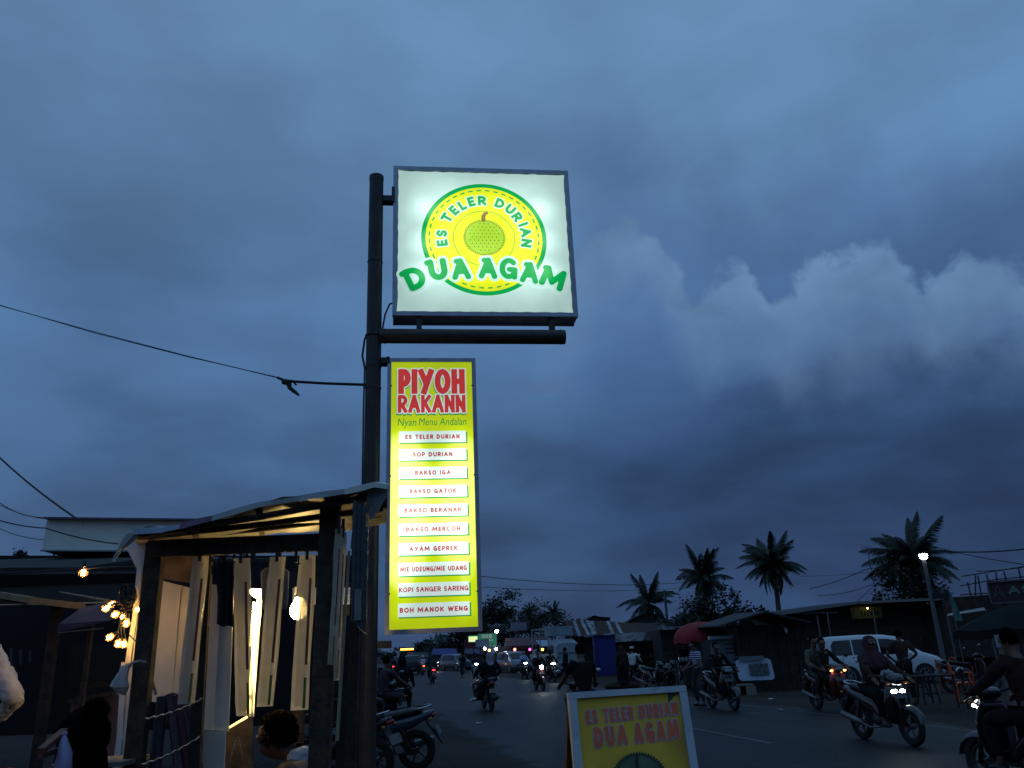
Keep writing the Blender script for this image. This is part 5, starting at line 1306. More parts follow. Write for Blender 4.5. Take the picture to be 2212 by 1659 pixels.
# signboards far
def board(label, x0, y0, x1, y1, d, m, legs=True, strips=(), em=None, name='signboard', rot=0.):
    o = at((x0 + x1) / 2, (y0 + y1) / 2, d); w = abs(at(x1, y0, d).x - at(x0, y0, d).x); h = abs(at(x0, y0, d).z - at(x0, y1, d).z); t = thing(name, label, 'sign', (o.x, o.y, 0), rot)
    b = MB(); b.box((0, 0, o.z), (w, .12, h)); part('panel', b, m, t)
    b = MB()
    for s in (1, -1): b.box((0, -.05, o.z + s * h / 2), (w + .08, .10, .06)); b.box((s * (w / 2 + .01), -.05, o.z), (.06, .10, h - .062))
    part('frame', b, GALV if m is not em else STEEL, t)
    for u0, u1, v0, v1, mm in strips:
        b = MB(); b.box((w * (u0 + u1 - 1) / 2, -.065, o.z + h * ((v0 + v1) / 2 - .5)), (w * (u1 - u0), .012, h * (v1 - v0))); part('print', b, mm, t)
    if legs:
        b = MB()
        for s in (1, -1) if legs is True else (0,): b.bar((s * w * .4, .10, 0), (s * w * .4, .10, o.z - h / 2 + .1), .09, .09)
        part('leg', b, STEEL, t)
    return t
GB_ = emis('green_board', (.05, .28, .17), .32); GT = emis('board_letters', (.35, .5, .40), .30)
board('large green lit signboard left of the bright lamp', 1033, 1368, 1073, 1398, 75, GB_, strips=[(.20, .36, .68, .92, GT), (.40, .54, .68, .92, GT), (.58, .74, .64, .94, GT), (.55, .80, .45, .55, GT), (.5, .58, .14, .26, STEEL), (.72, .78, .14, .26, STEEL)], name='signboard')
YB = emis('lit_cream_panel', (.75, .85, .42), 1.0)
board('small glowing cream and green box sign', 1012, 1373, 1032, 1387, 78, YB, legs=1, strips=[(0, 1, .84, 1, emis('lit_green_strip', (.05, .45, .12), .9)), (.12, .62, .58, .70, emis('lit_amber_print', (.75, .62, .15), .9)), (.12, .62, .36, .46, emis('lit_amber_print', (.75, .62, .15), .9))])
board('dull blue board overlapping the green signboard', 1028, 1382, 1055, 1397, 72, mat('blue_board', (.10, .20, .30), .5), legs=1)
board('unlit grey panel board on a single pole', 1103, 1344, 1138, 1362, 84, mat('grey_board', (.22, .24, .32), .6, var=.1), legs=1, strips=[(.06, .94, .1, .46, mat('grey_board2', (.16, .18, .26), .6)), (.06, .94, .52, .9, mat('grey_board3', (.19, .21, .29), .6))])
WB = mat('white_print', (.40, .45, .45), .6)
board('far dark green rectangular billboard high above the street end', 946, 1372, 977, 1385, 150, mat('dark_green_board', (.05, .11, .11), .6), legs=True, strips=[(.28, .72, .12, .5, WB), (.33, .40, .5, .85, WB), (.46, .52, .5, .85, WB), (.58, .66, .5, .85, WB)])
board('pale lower board under the dark green billboard', 951, 1387, 979, 1392, 149, mat('pale_board', (.16, .19, .20), .6), legs=True)
# houses down the street
for i, (x0, x1, yt, d, c, lb) in enumerate([(914, 936, 1392, 170, (.05, .05, .045), 'dim far building with flat roof left of the billboard'), (916, 930, 1383, 200, (.16, .17, .17), 'pale far water tower block above the flat roof'), (962, 998, 1388, 140, (.05, .033, .033), 'brownish far shophouse below the billboard'),
                                            (872, 905, 1405, 180, (.03, .03, .03), 'low dark shed at the end of the street'), (1000, 1042, 1393, 100, (.03, .03, .032), 'dark shop with reddish banner under the cream sign')]):
    a, c_ = at(x0, yt, d), at(x1, yt, d); t = thing('building', lb, 'building', ((a.x + c_.x) / 2, d, 0)); w = abs(c_.x - a.x); m = mat('wall_%d' % i, c, .9, var=.2, vscale=.6)
    b = MB(); b.box((0, 3, a.z / 2), (w, 6, a.z)); part('wall', b, m, t); b = MB(); b.box((0, 2.9, a.z + .06), (w + .5, 6.6, .12)); part('roof', b, R4, t)
    for k in range(3): b = MB(); b.box((w * (k - 1) * .3, -.03, a.z * .72), (w * .14, .06, a.z * .16)); part('window', b, GLASS, t)
for (x0, x1, y0, y1, d, c, lb) in [(935, 986, 1401, 1414, 95, (.02, .03, .20), 'blue tarpaulin awning above the blue-grey van'), (1005, 1040, 1401, 1412, 88, (.015, .02, .07), 'dark blue tarpaulin awning left of the lilac headscarf'), (880, 925, 1409, 1420, 120, (.02, .018, .02), 'dark sagging canopy beyond the hatchback')]:
    a, b_ = at(x0, y0, d + 2), at(x1, y0, d + 2); c_, d_ = at(x1 + 2, y1, d), at(x0 - 3, y1, d); o = (a + c_) / 2; o.z = 0; t = thing('awning', lb, 'awning', o)
    b = MB(); b.slab([p - o for p in (a, b_, c_, d_)], .05); part('sheet', b, mat('tarp_%d' % x0, c, .6, var=.2), t)
    b = MB(); 
    for p in (c_, d_, a, b_): b.bar((p.x - o.x, p.y - o.y, 0), (p.x - o.x, p.y - o.y, p.z), .07, .07)
    part('posts', b, WOOD2, t)['kind'] = 'stuff'
p = at(1015, 1392, 97); b = MB(); b.box((0, 0, 0), (1.3, .05, 1.1)); t = thing('banner', 'dark red banner below the cream box sign', 'banner', p); part('cloth', b, mat('red_banner', (.16, .02, .025), .7, var=.3), t); b = MB(); b.box((0, -.03, .56), (1.4, .03, .04)); part('rail', b, WOOD2, t)

# red umbrella over the snack table
p = at(1526, 1480, 33.0); p.z = 0; zt = at(1524, 1343, 33).z; R_ = 1.06
um = thing('umbrella', 'large red market umbrella over the snack table', 'umbrella', p)
REDC = mat('red_canvas', (.30, .012, .022), .75, var=.15, vscale=2); b = MB(); rr = []
for i in range(8):
    f = i / 7; r = R_ * math.sin(f * math.pi / 2 * .98) ** .9 + .01; z = zt - .62 * (1 - math.cos(f * math.pi / 2)) ; rr.append([Vector((r * (1 + .018 * math.cos(8 * u) * f) * math.cos(u), r * (1 + .018 * math.cos(8 * u) * f) * math.sin(u), z - .03 * f * math.cos(8 * u))) for u in [2 * math.pi * k / 32 for k in range(32)]])
rr.append([p_ + Vector((0, 0, -.16)) for p_ in rr[-1]]); b.rings(rr, False); part('canopy', b, REDC, um)
b = MB(); b.tube([(0, 0, 0), (0, 0, zt + .06)], .022, 8); part('pole', b, GALV, um)
for k in range(8):
    u = 2 * math.pi * k / 8 + .2; b = MB(); b.tube([(0, 0, zt - .55), (math.cos(u) * R_ * .55, math.sin(u) * R_ * .55, zt - .18)], .008, 5); part('rib', b, BLACK, um)
# snack table / cart
p = at(1494, 1480, 31.5); p.z = 0; tb = thing('food_cart', 'dark metal-legged food cart with jars on top, left of the striped shirt', 'cart', p)
b = MB(); b.box((0, 0, 1.02), (1.0, .6, .04)); part('top', b, WOOD2, tb); b = MB(); b.box((.1, 0, .55), (.7, .5, .55)); part('cabinet', b, BLACK, tb)
for x in (-.48, .48):
    for y in (-.28, .28): b = MB(); b.bar((x, y, 0), (x, y, 1.0), .04, .04); part('leg', b, GALV, tb)
for k in range(4): b = MB(); b.tube([(-.36 + k * .13, -.1, 1.04), (-.36 + k * .13, -.1, 1.18)], .05, 10); part('jar', b, mat('jar', (.30, .30, .26), .2), tb)
for k, x in enumerate((1458, 1470)):
    p = at(x, 1480, 32.5 + k); p.z = 0; b = MB(); b.box((0, 0, .66), (1.0, .5, .03)); t = thing('bench', ('low dark bench left of the food cart', 'second low bench behind the food cart')[k], 'bench', p); part('seat', b, WOOD, t)
    for s in (1, -1): b = MB(); b.box((s * .42, 0, .32), (.05, .4, .64)); part('leg', b, WOOD2, t)

# dark kiosk with white shutter
kx0, kx1 = at(1600, 1400, 29.5).x, at(1740, 1400, 29.5).x
ki = thing('kiosk', 'dark wooden kiosk with shallow gable roof left of the white car', 'kiosk', ((kx0 + kx1) / 2, 29.5, 0)); kw = kx1 - kx0; ez = at(1600, 1352, 29.5).z
for k in range(14): b = MB(); b.box((-kw / 2 + (k + .5) * kw / 14, .02 * (k % 2), ez / 2), (kw / 14 - .012, .04, ez)); part('board', b, DWALL, ki)
b = MB(); b.box((0, 1.6, ez / 2), (kw, 3.0, ez)); part('wall', b, BLACK, ki)
rz_ = at(1655, 1326, 30).z
for s, xe, xr in ((-1, at(1553, 1353, 28.6).x - ki.location.x, at(1655, 1328, 28.6).x - ki.location.x), (1, at(1752, 1345, 28.6).x - ki.location.x, at(1655, 1328, 28.6).x - ki.location.x)):
    b = MB(); b.slab([(xe, -.9, ez - .02), (xr, -.9, rz_), (xr, 3.4, rz_ + .1), (xe, 3.4, ez + .05)], .05, dirn=(0, 0, 1)); part('roof', b, mat('tar_roof', (.035, .033, .04), .8, var=.2), ki)
q = at(1698, 1363, 28.9); b = MB(); b.ball(q - ki.location, (.06, .06, .10), 8, 6); b.bar(q - ki.location + Vector((0, 0, .08)), q - ki.location + Vector((0, .6, .25)), .02, .02); part('lantern', b, mat('pale_lantern', (.35, .33, .26), .6), ki)
p = at(1579, 1400, 30.5)
ws = thing('white_stall', 'white corrugated metal stall front between the umbrella and the dark kiosk', 'stall', (p.x, p.y, 0)); x0, x1 = at(1535, 1400, 30.5).x - p.x, at(1603, 1400, 30.5).x - p.x; z1, z0 = at(1579, 1380, 30.5).z, at(1579, 1428, 30.5).z
WM = mat('white_metal', (.30, .33, .36), .5, var=.15, vscale=2); b = MB(); b.box(((x0 + x1) / 2, .8, z1 / 2), (x1 - x0, 1.6, z1)); part('wall', b, DWALL2, ws)
for k in range(9): b = MB(); z = z0 + (z1 - z0) * (k + .5) / 9; b.box(((x0 + x1) / 2, -.02 - .012 * (k % 2), z), (x1 - x0, .03, (z1 - z0) / 9 - .012)); part('slat', b, WM, ws)
b = MB(); b.box(((x0 + x1) / 2, -.10, z1 + .06), (x1 - x0 + .1, .25, .12)); part('lintel', b, mat('bright_metal', (.50, .54, .58), .5), ws)
b = MB(); b.box(((x0 + x1) / 2, -.05, z0 - .05), (x1 - x0, .2, .08)); part('sill', b, WM, ws)
for k in range(3): b = MB(); b.box((x0 + (x1 - x0) * .66, -.058, z0 + (z1 - z0) * (.78 - .2 * k)), ((x1 - x0) * .42, .01, .035)); part('print', b, BLACK, ws)
# banner lying against the kiosk
a, c_ = at(1586, 1425, 28.6), at(1676, 1468, 28.2); bn = thing('banner', 'white plastic banner with rounded corners and dim pictures leaning on the kiosk', 'banner', ((a.x + c_.x) / 2, 28.4, 0)); bw = c_.x - a.x; z1, z0 = a.z, c_.z
def rrect(x0, x1, z0, z1, r, y0, y1):
    pts_ = []
    for cx_, cz, a0 in ((x1 - r, z1 - r, 0), (x0 + r, z1 - r, 90), (x0 + r, z0 + r, 180), (x1 - r, z0 + r, 270)):
        for i in range(5):
            u = rad(a0 + 22.5 * i); x, z = cx_ + r * math.cos(u), cz + r * math.sin(u); f = (z - z0) / (z1 - z0); pts_.append(Vector((x, y0 + (y1 - y0) * f, z)))
    return pts_
b = MB(); b.slab(rrect(-bw / 2, bw / 2, z0, z1, .12, -.15, .10), .03); part('sheet', b, mat('banner_white', (.34, .40, .50), .5, var=.15, vscale=2), bn)
for k in range(4): b = MB(); x = bw * (-.10 + .135 * k); f = .33; b.slab(rrect(x - .075, x + .075, z0 + .16, z0 + .52, .03, -.148, -.045), .01, dirn=(0, -1, 0)); part('picture', b, mat('dim_picture', (.06, .08, .08), .6, var=.6, vscale=9), bn)
b = MB(); b.slab(rrect(-bw * .40, bw * .30, z0 + .62, z0 + .76, .02, -.02, .025), .008, dirn=(0, -1, 0)); part('print', b, mat('dim_print', (.10, .11, .14), .6), bn)
for s in (-1, 1): b = MB(); b.bar((s * bw * .42, -.12, 0), (s * bw * .42, .12, z1), .035, .035); part('stake', b, WOOD2, bn)
for k, (x, y, lb) in enumerate(((1590, 1475, 'pale crate beside the leaning banner'), (1612, 1478, 'brown carton on the ground under the banner'))):
    p = at(x, y, 27.6); p.z = 0; b = MB(); b.box((0, 0, .13), (.5, .35, .26)); b.box((.05, .0, .30), (.3, .3, .06)); solo('crate', b, mat('crate%d' % k, (.22, .19, .15), .8), lb, 'crate', loc=p)

# long dark building behind the car with a dim yellow vent grille
lb_ = thing('long_building', 'long dark low building with a dim yellow lit vent behind the white car', 'building', (at(1850, 1400, 38).x, 38, 0))
x0, x1 = at(1700, 1400, 38).x, at(2125, 1400, 38).x
b = MB(); _t = [at(1700, 1325, 38), at(1860, 1302, 38), at(2125, 1289.5, 38)]; b.slab(_t + [Vector((_t[2].x, 38, 0)), Vector((_t[0].x, 38, 0))], 5.5); loc_part('wall', b, mat('dark_plaster', (.035, .033, .032), .9, var=.3), lb_)
b = MB(); b.slab([at(1690, 1322, 37), at(1860, 1298, 37), at(1862, 1303, 36.4), at(1690, 1328, 36.4)], 6, dirn=(0, 1, .02)); loc_part('roof', b, mat('dark_roof', (.03, .03, .034), .8, var=.3), lb_)
b = MB(); b.slab([at(1860, 1299, 36.9), at(2130, 1286, 36.9), at(2130, 1292, 36.3), at(1860, 1304, 36.3)], 6, dirn=(0, 1, .02)); loc_part('roof', b, mat('dark_roof', (.03, .03, .034), .8, var=.3), lb_)
q0, q1 = at(1838, 1312, 37.8), at(1910, 1334, 37.8); b = MB(); b.box(((q0.x + q1.x) / 2, 37.95, (q0.z + q1.z) / 2), (q1.x - q0.x, .08, q0.z - q1.z)); loc_part('vent_panel', b, mat('olive_plaster', (.30, .30, .14), .9, var=.2), lb_)
for k in range(6): b = MB(); x = q0.x + (q1.x - q0.x) * (.34 + .10 * k); b.box((x, 37.89, (q0.z + q1.z) / 2 - .03), (.055, .05, .17)); loc_part('vent_slot', b, BLACK, lb_)
b = MB(); b.ball(at(1874, 1314, 37.55), .035, 10, 6); loc_part('dim_bulb', b, emis('dim_yellow_bulb', (1., .95, .35), 9), lb_)
b = MB(); a, c_ = at(1706, 1325, 37.5), at(1810, 1323, 37.5); b.bar(a, c_, .06, .07); loc_part('ridge_strip', b, mat('bright_metal', (.5, .54, .58), .5), lb_)
for x, y, y1 in ((1786, 1322, 1385), (1765, 1330, 1380), (1885, 1318, 1380)):
    a = at(x, y, 36.2); b = MB(); b.bar((a.x, a.y, 0), a, .05, .05); loc_part('post', b, GALV, lb_)
for x0_, y0_, x1_, y1_ in ((1735, 1340, 1770, 1420), (1880, 1345, 1935, 1420), (2000, 1340, 2070, 1420)):
    a, c_ = at(x0_, y0_, 37.8), at(x1_, y1_, 37.8); b = MB(); b.box(((a.x + c_.x) / 2, 37.96, a.z / 2), (c_.x - a.x, .06, a.z)); loc_part('door', b, DWALL2, lb_)

# street lamp by the large palm
p = at(1994, 1201, 33.5); q = at(2032, 1395, 33.5); lp = thing('street_lamp', 'lit street lamp on a tall slim pole in front of the large palm', 'street lamp', (q.x, q.y, 0))
b = MB(); b.tube([(0, 0, 0), (p.x - q.x, 0, p.z)], [.11, .07], 12); part('pole', b, GALV, lp)
b = MB(); o = Vector((p.x - q.x, 0, p.z)); b.rings([ell(o.x, o.y, o.z + z, a_, a_ * .8, 16, 2, 'Z') for z, a_ in ((-.10, .07), (-.02, .10), (.05, .17), (.09, .19))]); part('lamp_head', b, PVC, lp)
b = MB(); b.rings([ell(o.x, o.y - .02, o.z + z, a_, a_ * .85, 16, 2, 'Z') for z, a_ in ((-.13, .08), (-.105, .115), (.00, .165), (.03, .172))]); part('lamp', b, emis('lamp_white', (.95, 1, .92), 40), lp)
b = MB(); b.box((o.x + .35, -.1, o.z - 1.6), (.6, .12, .25)); part('control_box', b, BLACK, lp)
b = MB()
for k, (x, z) in enumerate(((-.25, 0), (.35, -.1), (.55, .15))): b.ball((o.x + x, -.1, o.z - 1.9 + z), .06, 8, 6)
part('insulators', b, BLACK, lp)['kind'] = 'stuff'

# poles, aerials, wires
for x, y, d, h, lb in ((1435, 1255, 64, 0, 'slim grey utility pole among the fronds of the short palm'), (1475, 1282, 90, 0, 'thin dark pole between the short palm and the ragged palm')):
    p = at(x, y + 20, d); t = thing('utility_pole', lb, 'utility pole', (p.x + .25 * (d > 80), p.y, 0)); b = MB(); b.tube([(0, 0, 0), (-.25 * (d > 80), 0, p.z)], [.14, .09], 8); part('pole', b, GALV, t)
    for k in (.1, .5): b = MB(); b.bar((-.7, 0, p.z - k), (.7, 0, p.z - k), .07, .07); part('crossarm', b, STEEL, t)
p = at(1873, 1182, 60); t = thing('aerial_mast', 'thin leaning aerial mast left of the large palm', 'aerial', (at(1886, 1240, 60).x, 60, 0)); b = MB(); b.tube([(0, 0, 0), (p.x - t.location.x, 0, p.z)], .035, 6); part('mast', b, GALV, t)
b = MB(); o = Vector((p.x - t.location.x, 0, p.z)); b.bar(o + Vector((-.5, 0, -.1)), o + Vector((.35, 0, .05)), .03, .03)
for k in range(5): b.bar(o + Vector((-.4 + k * .17, 0, -.28)), o + Vector((-.4 + k * .17, 0, .12)), .015, .015)
part('aerial', b, GALV, t)


def wire(label, pts_, r, sag=.0, name='power_line', group='power lines'):
    q = [at(*p) for p in pts_]; o = q[0].copy(); out = []
    for a, c in zip(q, q[1:]):
        for i in range(8): f = i / 8; out.append(a.lerp(c, f) - Vector((0, 0, sag * 4 * f * (1 - f))) - o)
    out.append(q[-1] - o); b = MB(); b.tube(out, r, 5); return solo(name, b, CABLE, label, 'cable', group, loc=o)
wire('long thin power line running from behind the menu sign to the palms', [(1020, 1243, 40), (1480, 1258, 60)], .018, .3)
wire('lower of the two long lines above the short palm', [(1040, 1268, 40), (1470, 1270, 62)], .014, .2)
wire('thick power line leaving the right edge at mid height', [(2008, 1188, 45), (2230, 1184, 38)], .035, .15)
wire('power line dropping from the large palm to the right edge', [(1985, 1172, 45), (2230, 1222, 30)], .022, .1)
wire('power line rising to the right edge above the scaffold', [(2110, 1234, 40), (2230, 1222, 36)], .022, .05)
wire('power line from the tall palm up to the large palm', [(1748, 1272, 50), (1870, 1230, 46), (1980, 1200, 44)], .022, .1)
wire('second line below it between the two big palms', [(1765, 1286, 50), (1880, 1264, 46), (1985, 1240, 44)], .018, .15)
wire('steep thin line crossing between the big palms', [(1830, 1320, 50), (1925, 1230, 46)], .014, .0)
wire('faint line above the tall palm level', [(1730, 1245, 60), (1880, 1236, 50)], .012, .05)
wire('line falling from the upper left to the shop sign box', [(-20, 970, 14), (164, 1119, 12.4)], .016, .05, group='cables over the left shop')
wire('thin left cable ending at the corner of the sign box', [(-20, 1070, 13), (101, 1118, 12.3)], .007, .1, group='cables over the left shop')
wire('thin left cable just below the corner cable', [(-20, 1080, 13), (98, 1121, 12.3)], .006, .05, group='cables over the left shop')
wire('thick pale cable passing in front of the sign box', [(-20, 1118, 11.6), (100, 1141, 11.3), (256, 1175, 11.2)], .009, .03, group='cables over the left shop')
wire('faint lowest cable left of the sign box', [(-20, 1132, 13), (95, 1166, 12.4)], .006, .05, group='cables over the left shop')

# scaffold and shop sign at the right
p = at(2140, 1300, 34); t = thing('roof_scaffold', 'thin bar scaffold on the dark roof at the right edge', 'scaffold', p)
b = MB()
def sb(*a): b.bar(*[at(x, y, 34) - p for x, y in a], .045, .045)
bars = [((2078, 1245), (2225, 1222)), ((2074, 1266), (2150, 1252)), ((2074, 1285), (2140, 1281)), ((2112, 1243), (2120, 1287)), ((2107, 1243), (2107, 1290)), ((2090, 1258), (2098, 1290)), ((2131, 1240), (2141, 1282)), ((2151, 1236), (2156, 1270)), ((2168, 1234), (2174, 1256)), ((2200, 1228), (2205, 1250)), ((2150, 1252), (2215, 1246))]
for k, a in enumerate(bars): b = MB(); sb(*a); part('bar', b, STEEL, t)
b = MB(); q = [at(x, y, 35.4) - p for x, y in ((2060, 1290), (2230, 1278), (2230, 1420), (2060, 1420))]; b.slab(q, 3.0); part('wall', b, DWALL, t)
p = at(2143, 1300, 24.8); u_ = Vector((math.cos(rad(-28)), math.sin(rad(-28)), 0))
sg = thing('shop_sign', 'dark red shop sign with pale lettering cut off by the right edge', 'sign', (p.x, p.y, 0), rad(-28)); z1, z0 = at(2143, 1259, 24.8).z, at(2143, 1302, 24.8).z
b = MB(); b.box((2.2, 0, (z0 + z1) / 2), (4.4, .08, z1 - z0)); part('panel', b, mat('maroon_board', (.055, .026, .034), .8, var=.2), sg)
b = MB(); b.box((2.2, -.03, z1 + .02), (4.46, .12, .05)); b.box((-.02, -.03, (z0 + z1) / 2), (.05, .12, z1 - z0 - .01)); b.box((2.2, -.03, z0 - .02), (4.46, .12, .05)); part('frame', b, mat('dull_frame', (.09, .09, .09), .7), sg)
SGT = mat('sign_lettering', (.14, .20, .19), .6); hh = (z1 - z0)
part('lettering', letters(word('ASRA MEBEL', .47, 3.4, z1 - hh * .42, hh * .42, .028, .06), .02, 0, -.055, True), SGT, sg)
b = MB(); zc = z1 - hh * .50
for a, c in (((.08, zc - .16), (.22, zc + .20)), ((.22, zc + .20), (.36, zc - .16)), ((.14, zc - .12), (.22, zc + .02)), ((.22, zc + .02), (.30, zc - .12))): b.bar((a[0], -.055, a[1]), (c[0], -.055, c[1]), .012, .03, up=(0, 1, 0))
part('emblem', b, SGT, sg)
b = MB(); 
for x in (.3, 4.0): b = MB(); b.bar((x, .06, 0), (x, .06, z0), .07, .07); part('leg', b, STEEL, sg)
# dark umbrella at the right edge
p = at(2215, 1440, 17.0); p.z = 0; zt = at(2215, 1306, 17).z; um = thing('umbrella', 'big dark green umbrella cut off by the right edge', 'umbrella', p); R_ = 1.15; b = MB(); rr = []
for i in range(7):
    f = i / 6; r = R_ * f + .01; rr.append([Vector((r * math.cos(u), r * math.sin(u), zt - .46 * f ** 1.3 + .02 * f * math.cos(8 * u))) for u in [2 * math.pi * k / 32 for k in range(32)]])
rr.append([p_ + Vector((0, 0, -.17)) for p_ in rr[-1]]); b.rings(rr, False); part('canopy', b, mat('dark_green_canvas', (.012, .017, .017), .9, var=.2, vscale=2, spec=.1), um); b = MB(); b.tube([(0, 0, 0), (0, 0, zt)], .025, 8); part('pole', b, GALV, um)
for k in range(8): u = 2 * math.pi * k / 8; b = MB(); b.tube([(0, 0, zt - .5), (math.cos(u) * .65, math.sin(u) * .65, zt - .24)], .008, 5); part('rib', b, BLACK, um)
q = [at(2050, 1326, 27), at(2125, 1312, 27), at(2130, 1318, 26), at(2046, 1330, 26)]; o = q[0].copy(); b = MB(); b.slab([v - o for v in q], .05); t = thing('awning', 'thin pale-edged awning left of the dark green umbrella', 'awning', o); part('sheet', b, mat('grey_sheet', (.16, .18, .18), .6), t)
b = MB(); b.bar(q[3] - o, Vector((q[3].x - o.x, q[3].y - o.y, -o.z)), .04, .04); part('post', b, GALV, t); b = MB(); b.bar(q[2] - o, Vector((q[2].x - o.x, q[2].y - o.y, -o.z)), .04, .04); part('post', b, GALV, t)
p = at(2066, 1345, 25); t = thing('flag', 'furled teal and white flag banner under the pale awning', 'flag', (p.x, p.y, 0)); z1, z0 = at(2066, 1278, 25).z, at(2072, 1341, 25).z
b = MB(); rr = []
for i in range(9):
    f = i / 8; z = z1 + (z0 - z1) * f; w = .05 + .17 * f; rr.append([Vector((-.02 + w * k / 3, .03 * math.sin(k * 2 + f * 5), z)) for k in range(4)])
b.rings(rr, False, close=False); part('cloth', b, mat('teal_flag', (.12, .30, .30), .8, var=.4, vscale=3), t); b = MB(); b.tube([(-.03, 0, 0), (-.03, 0, z1 + .1)], .015, 6); part('pole', b, GALV, t)
p = at(2176, 1452, 15.5); q = at(2158, 1385, 15.5); b = MB(); b.bar((0, 0, 0), q - Vector((p.x, p.y, 0)) + Vector((0, 0, 0)), .07, .05); t = thing('post', 'pale wooden post leaning left behind the rider at the right edge', 'post', (p.x, p.y, 0)); part('shaft', b, mat('pale_wood', (.20, .17, .14), .8, var=.3), t); b = MB(); b.box(q - Vector((p.x, p.y, 0)) + Vector((0, -.03, 0)), (.16, .03, .22)); part('notice', b, WM, t)

# plastic chairs and stools
def chair_parts(t, m):
    b = MB(); b.box((0, 0, .43), (.42, .42, .03)); part('seat', b, m, t)
    for i, (w, z0_, z1_) in enumerate([(.42, .45, .52)]): b = MB(); b.box((-.20, 0, .48), (.03, .40, .07)); part('back_rail', b, m, t)
    for k in range(5):
        z = .53 + k * .068; b = MB(); x = -.21 - .05 * (z - .45) / .4; y = .185 * (1 - .12 * k / 4)
        b.add([(x, -y, z), (x, y, z), (x - .008, y, z + .046), (x - .008, -y, z + .046), (x - .02, -y, z), (x - .02, y, z), (x - .028, y, z + .046), (x - .028, -y, z + .046)], [(0, 1, 2, 3), (5, 4, 7, 6), (3, 2, 6, 7), (1, 0, 4, 5)]); part('back_slat', b, m, t)
    b = MB(); b.tube([(-.21, .20, .46), (-.25, .195, .70), (-.27, .15, .87), (-.275, 0, .90), (-.27, -.15, .87), (-.25, -.195, .70), (-.21, -.20, .46)], .018, 6); part('back_frame', b, m, t)
    for s in (1, -1):
        b = MB(); b.tube([(-.24, s * .20, .66), (-.05, s * .235, .68), (.16, s * .235, .66), (.20, s * .22, .60), (.19, s * .20, .43)], [.022, .024, .024, .022, .018], 6); part('armrest', b, m, t)
        for x in (.19, -.19): b = MB(); b.bar((x, s * .19, .43), (x * 1.18, s * .22, 0), .035, .045); part('leg', b, m, t)
def chair(label, loc, yaw, m=ORANGE, group=None, tilt=0.):
    t = thing('plastic_chair', label, 'chair', loc, yaw, group); t.rotation_euler = (0, tilt, yaw); chair_parts(t, m); return t
chair('orange plastic armchair nearest the right of the white car, its back turned left', Vector((G(2090, 1514).x, G(2090, 1514).y, 0)), rad(-18), group='orange plastic chairs across the street')
p = at(2055, 1480, 25); p.z = 0; chair('orange plastic armchair half hidden behind the front of the white car', p, rad(-10), group='orange plastic chairs across the street')
p = at(2085, 1480, 26.5); p.z = 0; chair('orange plastic armchair behind the parked black motorbike', p, rad(10), group='orange plastic chairs across the street')
def stool(label, loc, yaw=0., h=.62, group='black stools by the standing man'):
    t = thing('stool', label, 'stool', loc, yaw, group); b = MB(); b.box((0, 0, h), (.34, .34, .03)); part('seat', b, BLACK, t)
    for x in (-1, 1):
        for y in (-1, 1): b = MB(); b.bar((x * .13, y * .13, h), (x * .19, y * .19, 0), .035, .035); part('leg', b, BLACK, t)
    b = MB(); b.box((0, -.165, h * .4), (.30, .02, .04)); part('stretcher', b, BLACK, t); return t
stool('black plastic stool between the standing man and the orange chair', Vector((G(2008, 1521).x, G(2008, 1521).y, 0)))
p = G(1985, 1505); stool('black plastic stool beside the legs of the standing man', Vector((p.x, p.y, 0)), .4)
p = at(2008, 1500, 19.4); p.z = 0; t = thing('folding_table', 'dark low table behind the black stools', 'table', p); b = MB(); b.box((0, 0, .72), (1.5, .5, .03)); part('top', b, WOOD2, t)
for x in (-.7, .7):
    for y in (-.2, .2): b = MB(); b.bar((x, y, 0), (x, y, .71), .03, .03); part('leg', b, BLACK, t)
p = G(1345, 1487); b = MB(); b.ball((0, 0, .08), (.75, .5, .22), 14, 8); solo('sand_heap', b, DIRT, 'low brown heap of dirt at the far edge behind the yellow board', 'heap', loc=p, smooth=True)

# ================================================================== A-FRAME BOARD
corners = [(1226, 1497), (1479, 1481), (1517, 1672)]
dB = 4.35
A = at(1226, 1497, dB); B_ = at(1479, 1481, dB + .10); ux = (B_ - A); W_ = ux.length; yawB = math.atan2(ux.y, ux.x)
af = thing('a_frame_board', 'yellow folding pavement board with white frame and orange hand lettering', 'sign', ((A.x + B_.x) / 2, (A.y + B_.y) / 2, 0), yawB)
tiltx = rad(8.5); zt = (A.z + B_.z) / 2; ln = zt / math.cos(tiltx) + .0
BR = Matrix.Rotation(-tiltx, 3, 'X')       # board local: x across, z up along the leaning face, y into it
roll_b = math.atan2(B_.z - A.z, W_)
def bp_(x, y, z):
    v = BR @ Vector((x, y, z - ln)); return Vector((v.x * math.cos(roll_b) - v.z * math.sin(roll_b) * 0, v.y, v.z + zt + x * math.tan(roll_b)))
def bbox_(name, x0, x1, z0, z1, y0, y1, m, label=None):
    b = MB(); vs = [bp_(x, y, z) for x in (x0, x1) for y in (y0, y1) for z in (z0, z1)]
    b.add(vs, [(0, 1, 3, 2), (4, 6, 7, 5), (0, 4, 5, 1), (2, 3, 7, 6), (0, 2, 6, 4), (1, 5, 7, 3)]); return part(name, b, m, af, label)
FW = mat('white_frame_paint', (.50, .54, .58), .5, var=.12, vscale=6, stain=((.25, .20, .15), 9, .68)); YEL = mat('board_yellow', (.84, .50, .035), .6, var=.12, vscale=3, stain=((.45, .26, .04), 2.2, .56))
hw = W_ / 2; fwB = .040
bbox_('frame_rail', -hw, hw, ln - .030, ln, -.02, .03, FW); bbox_('frame_rail', -hw, hw, .12, .16, -.02, .03, FW)
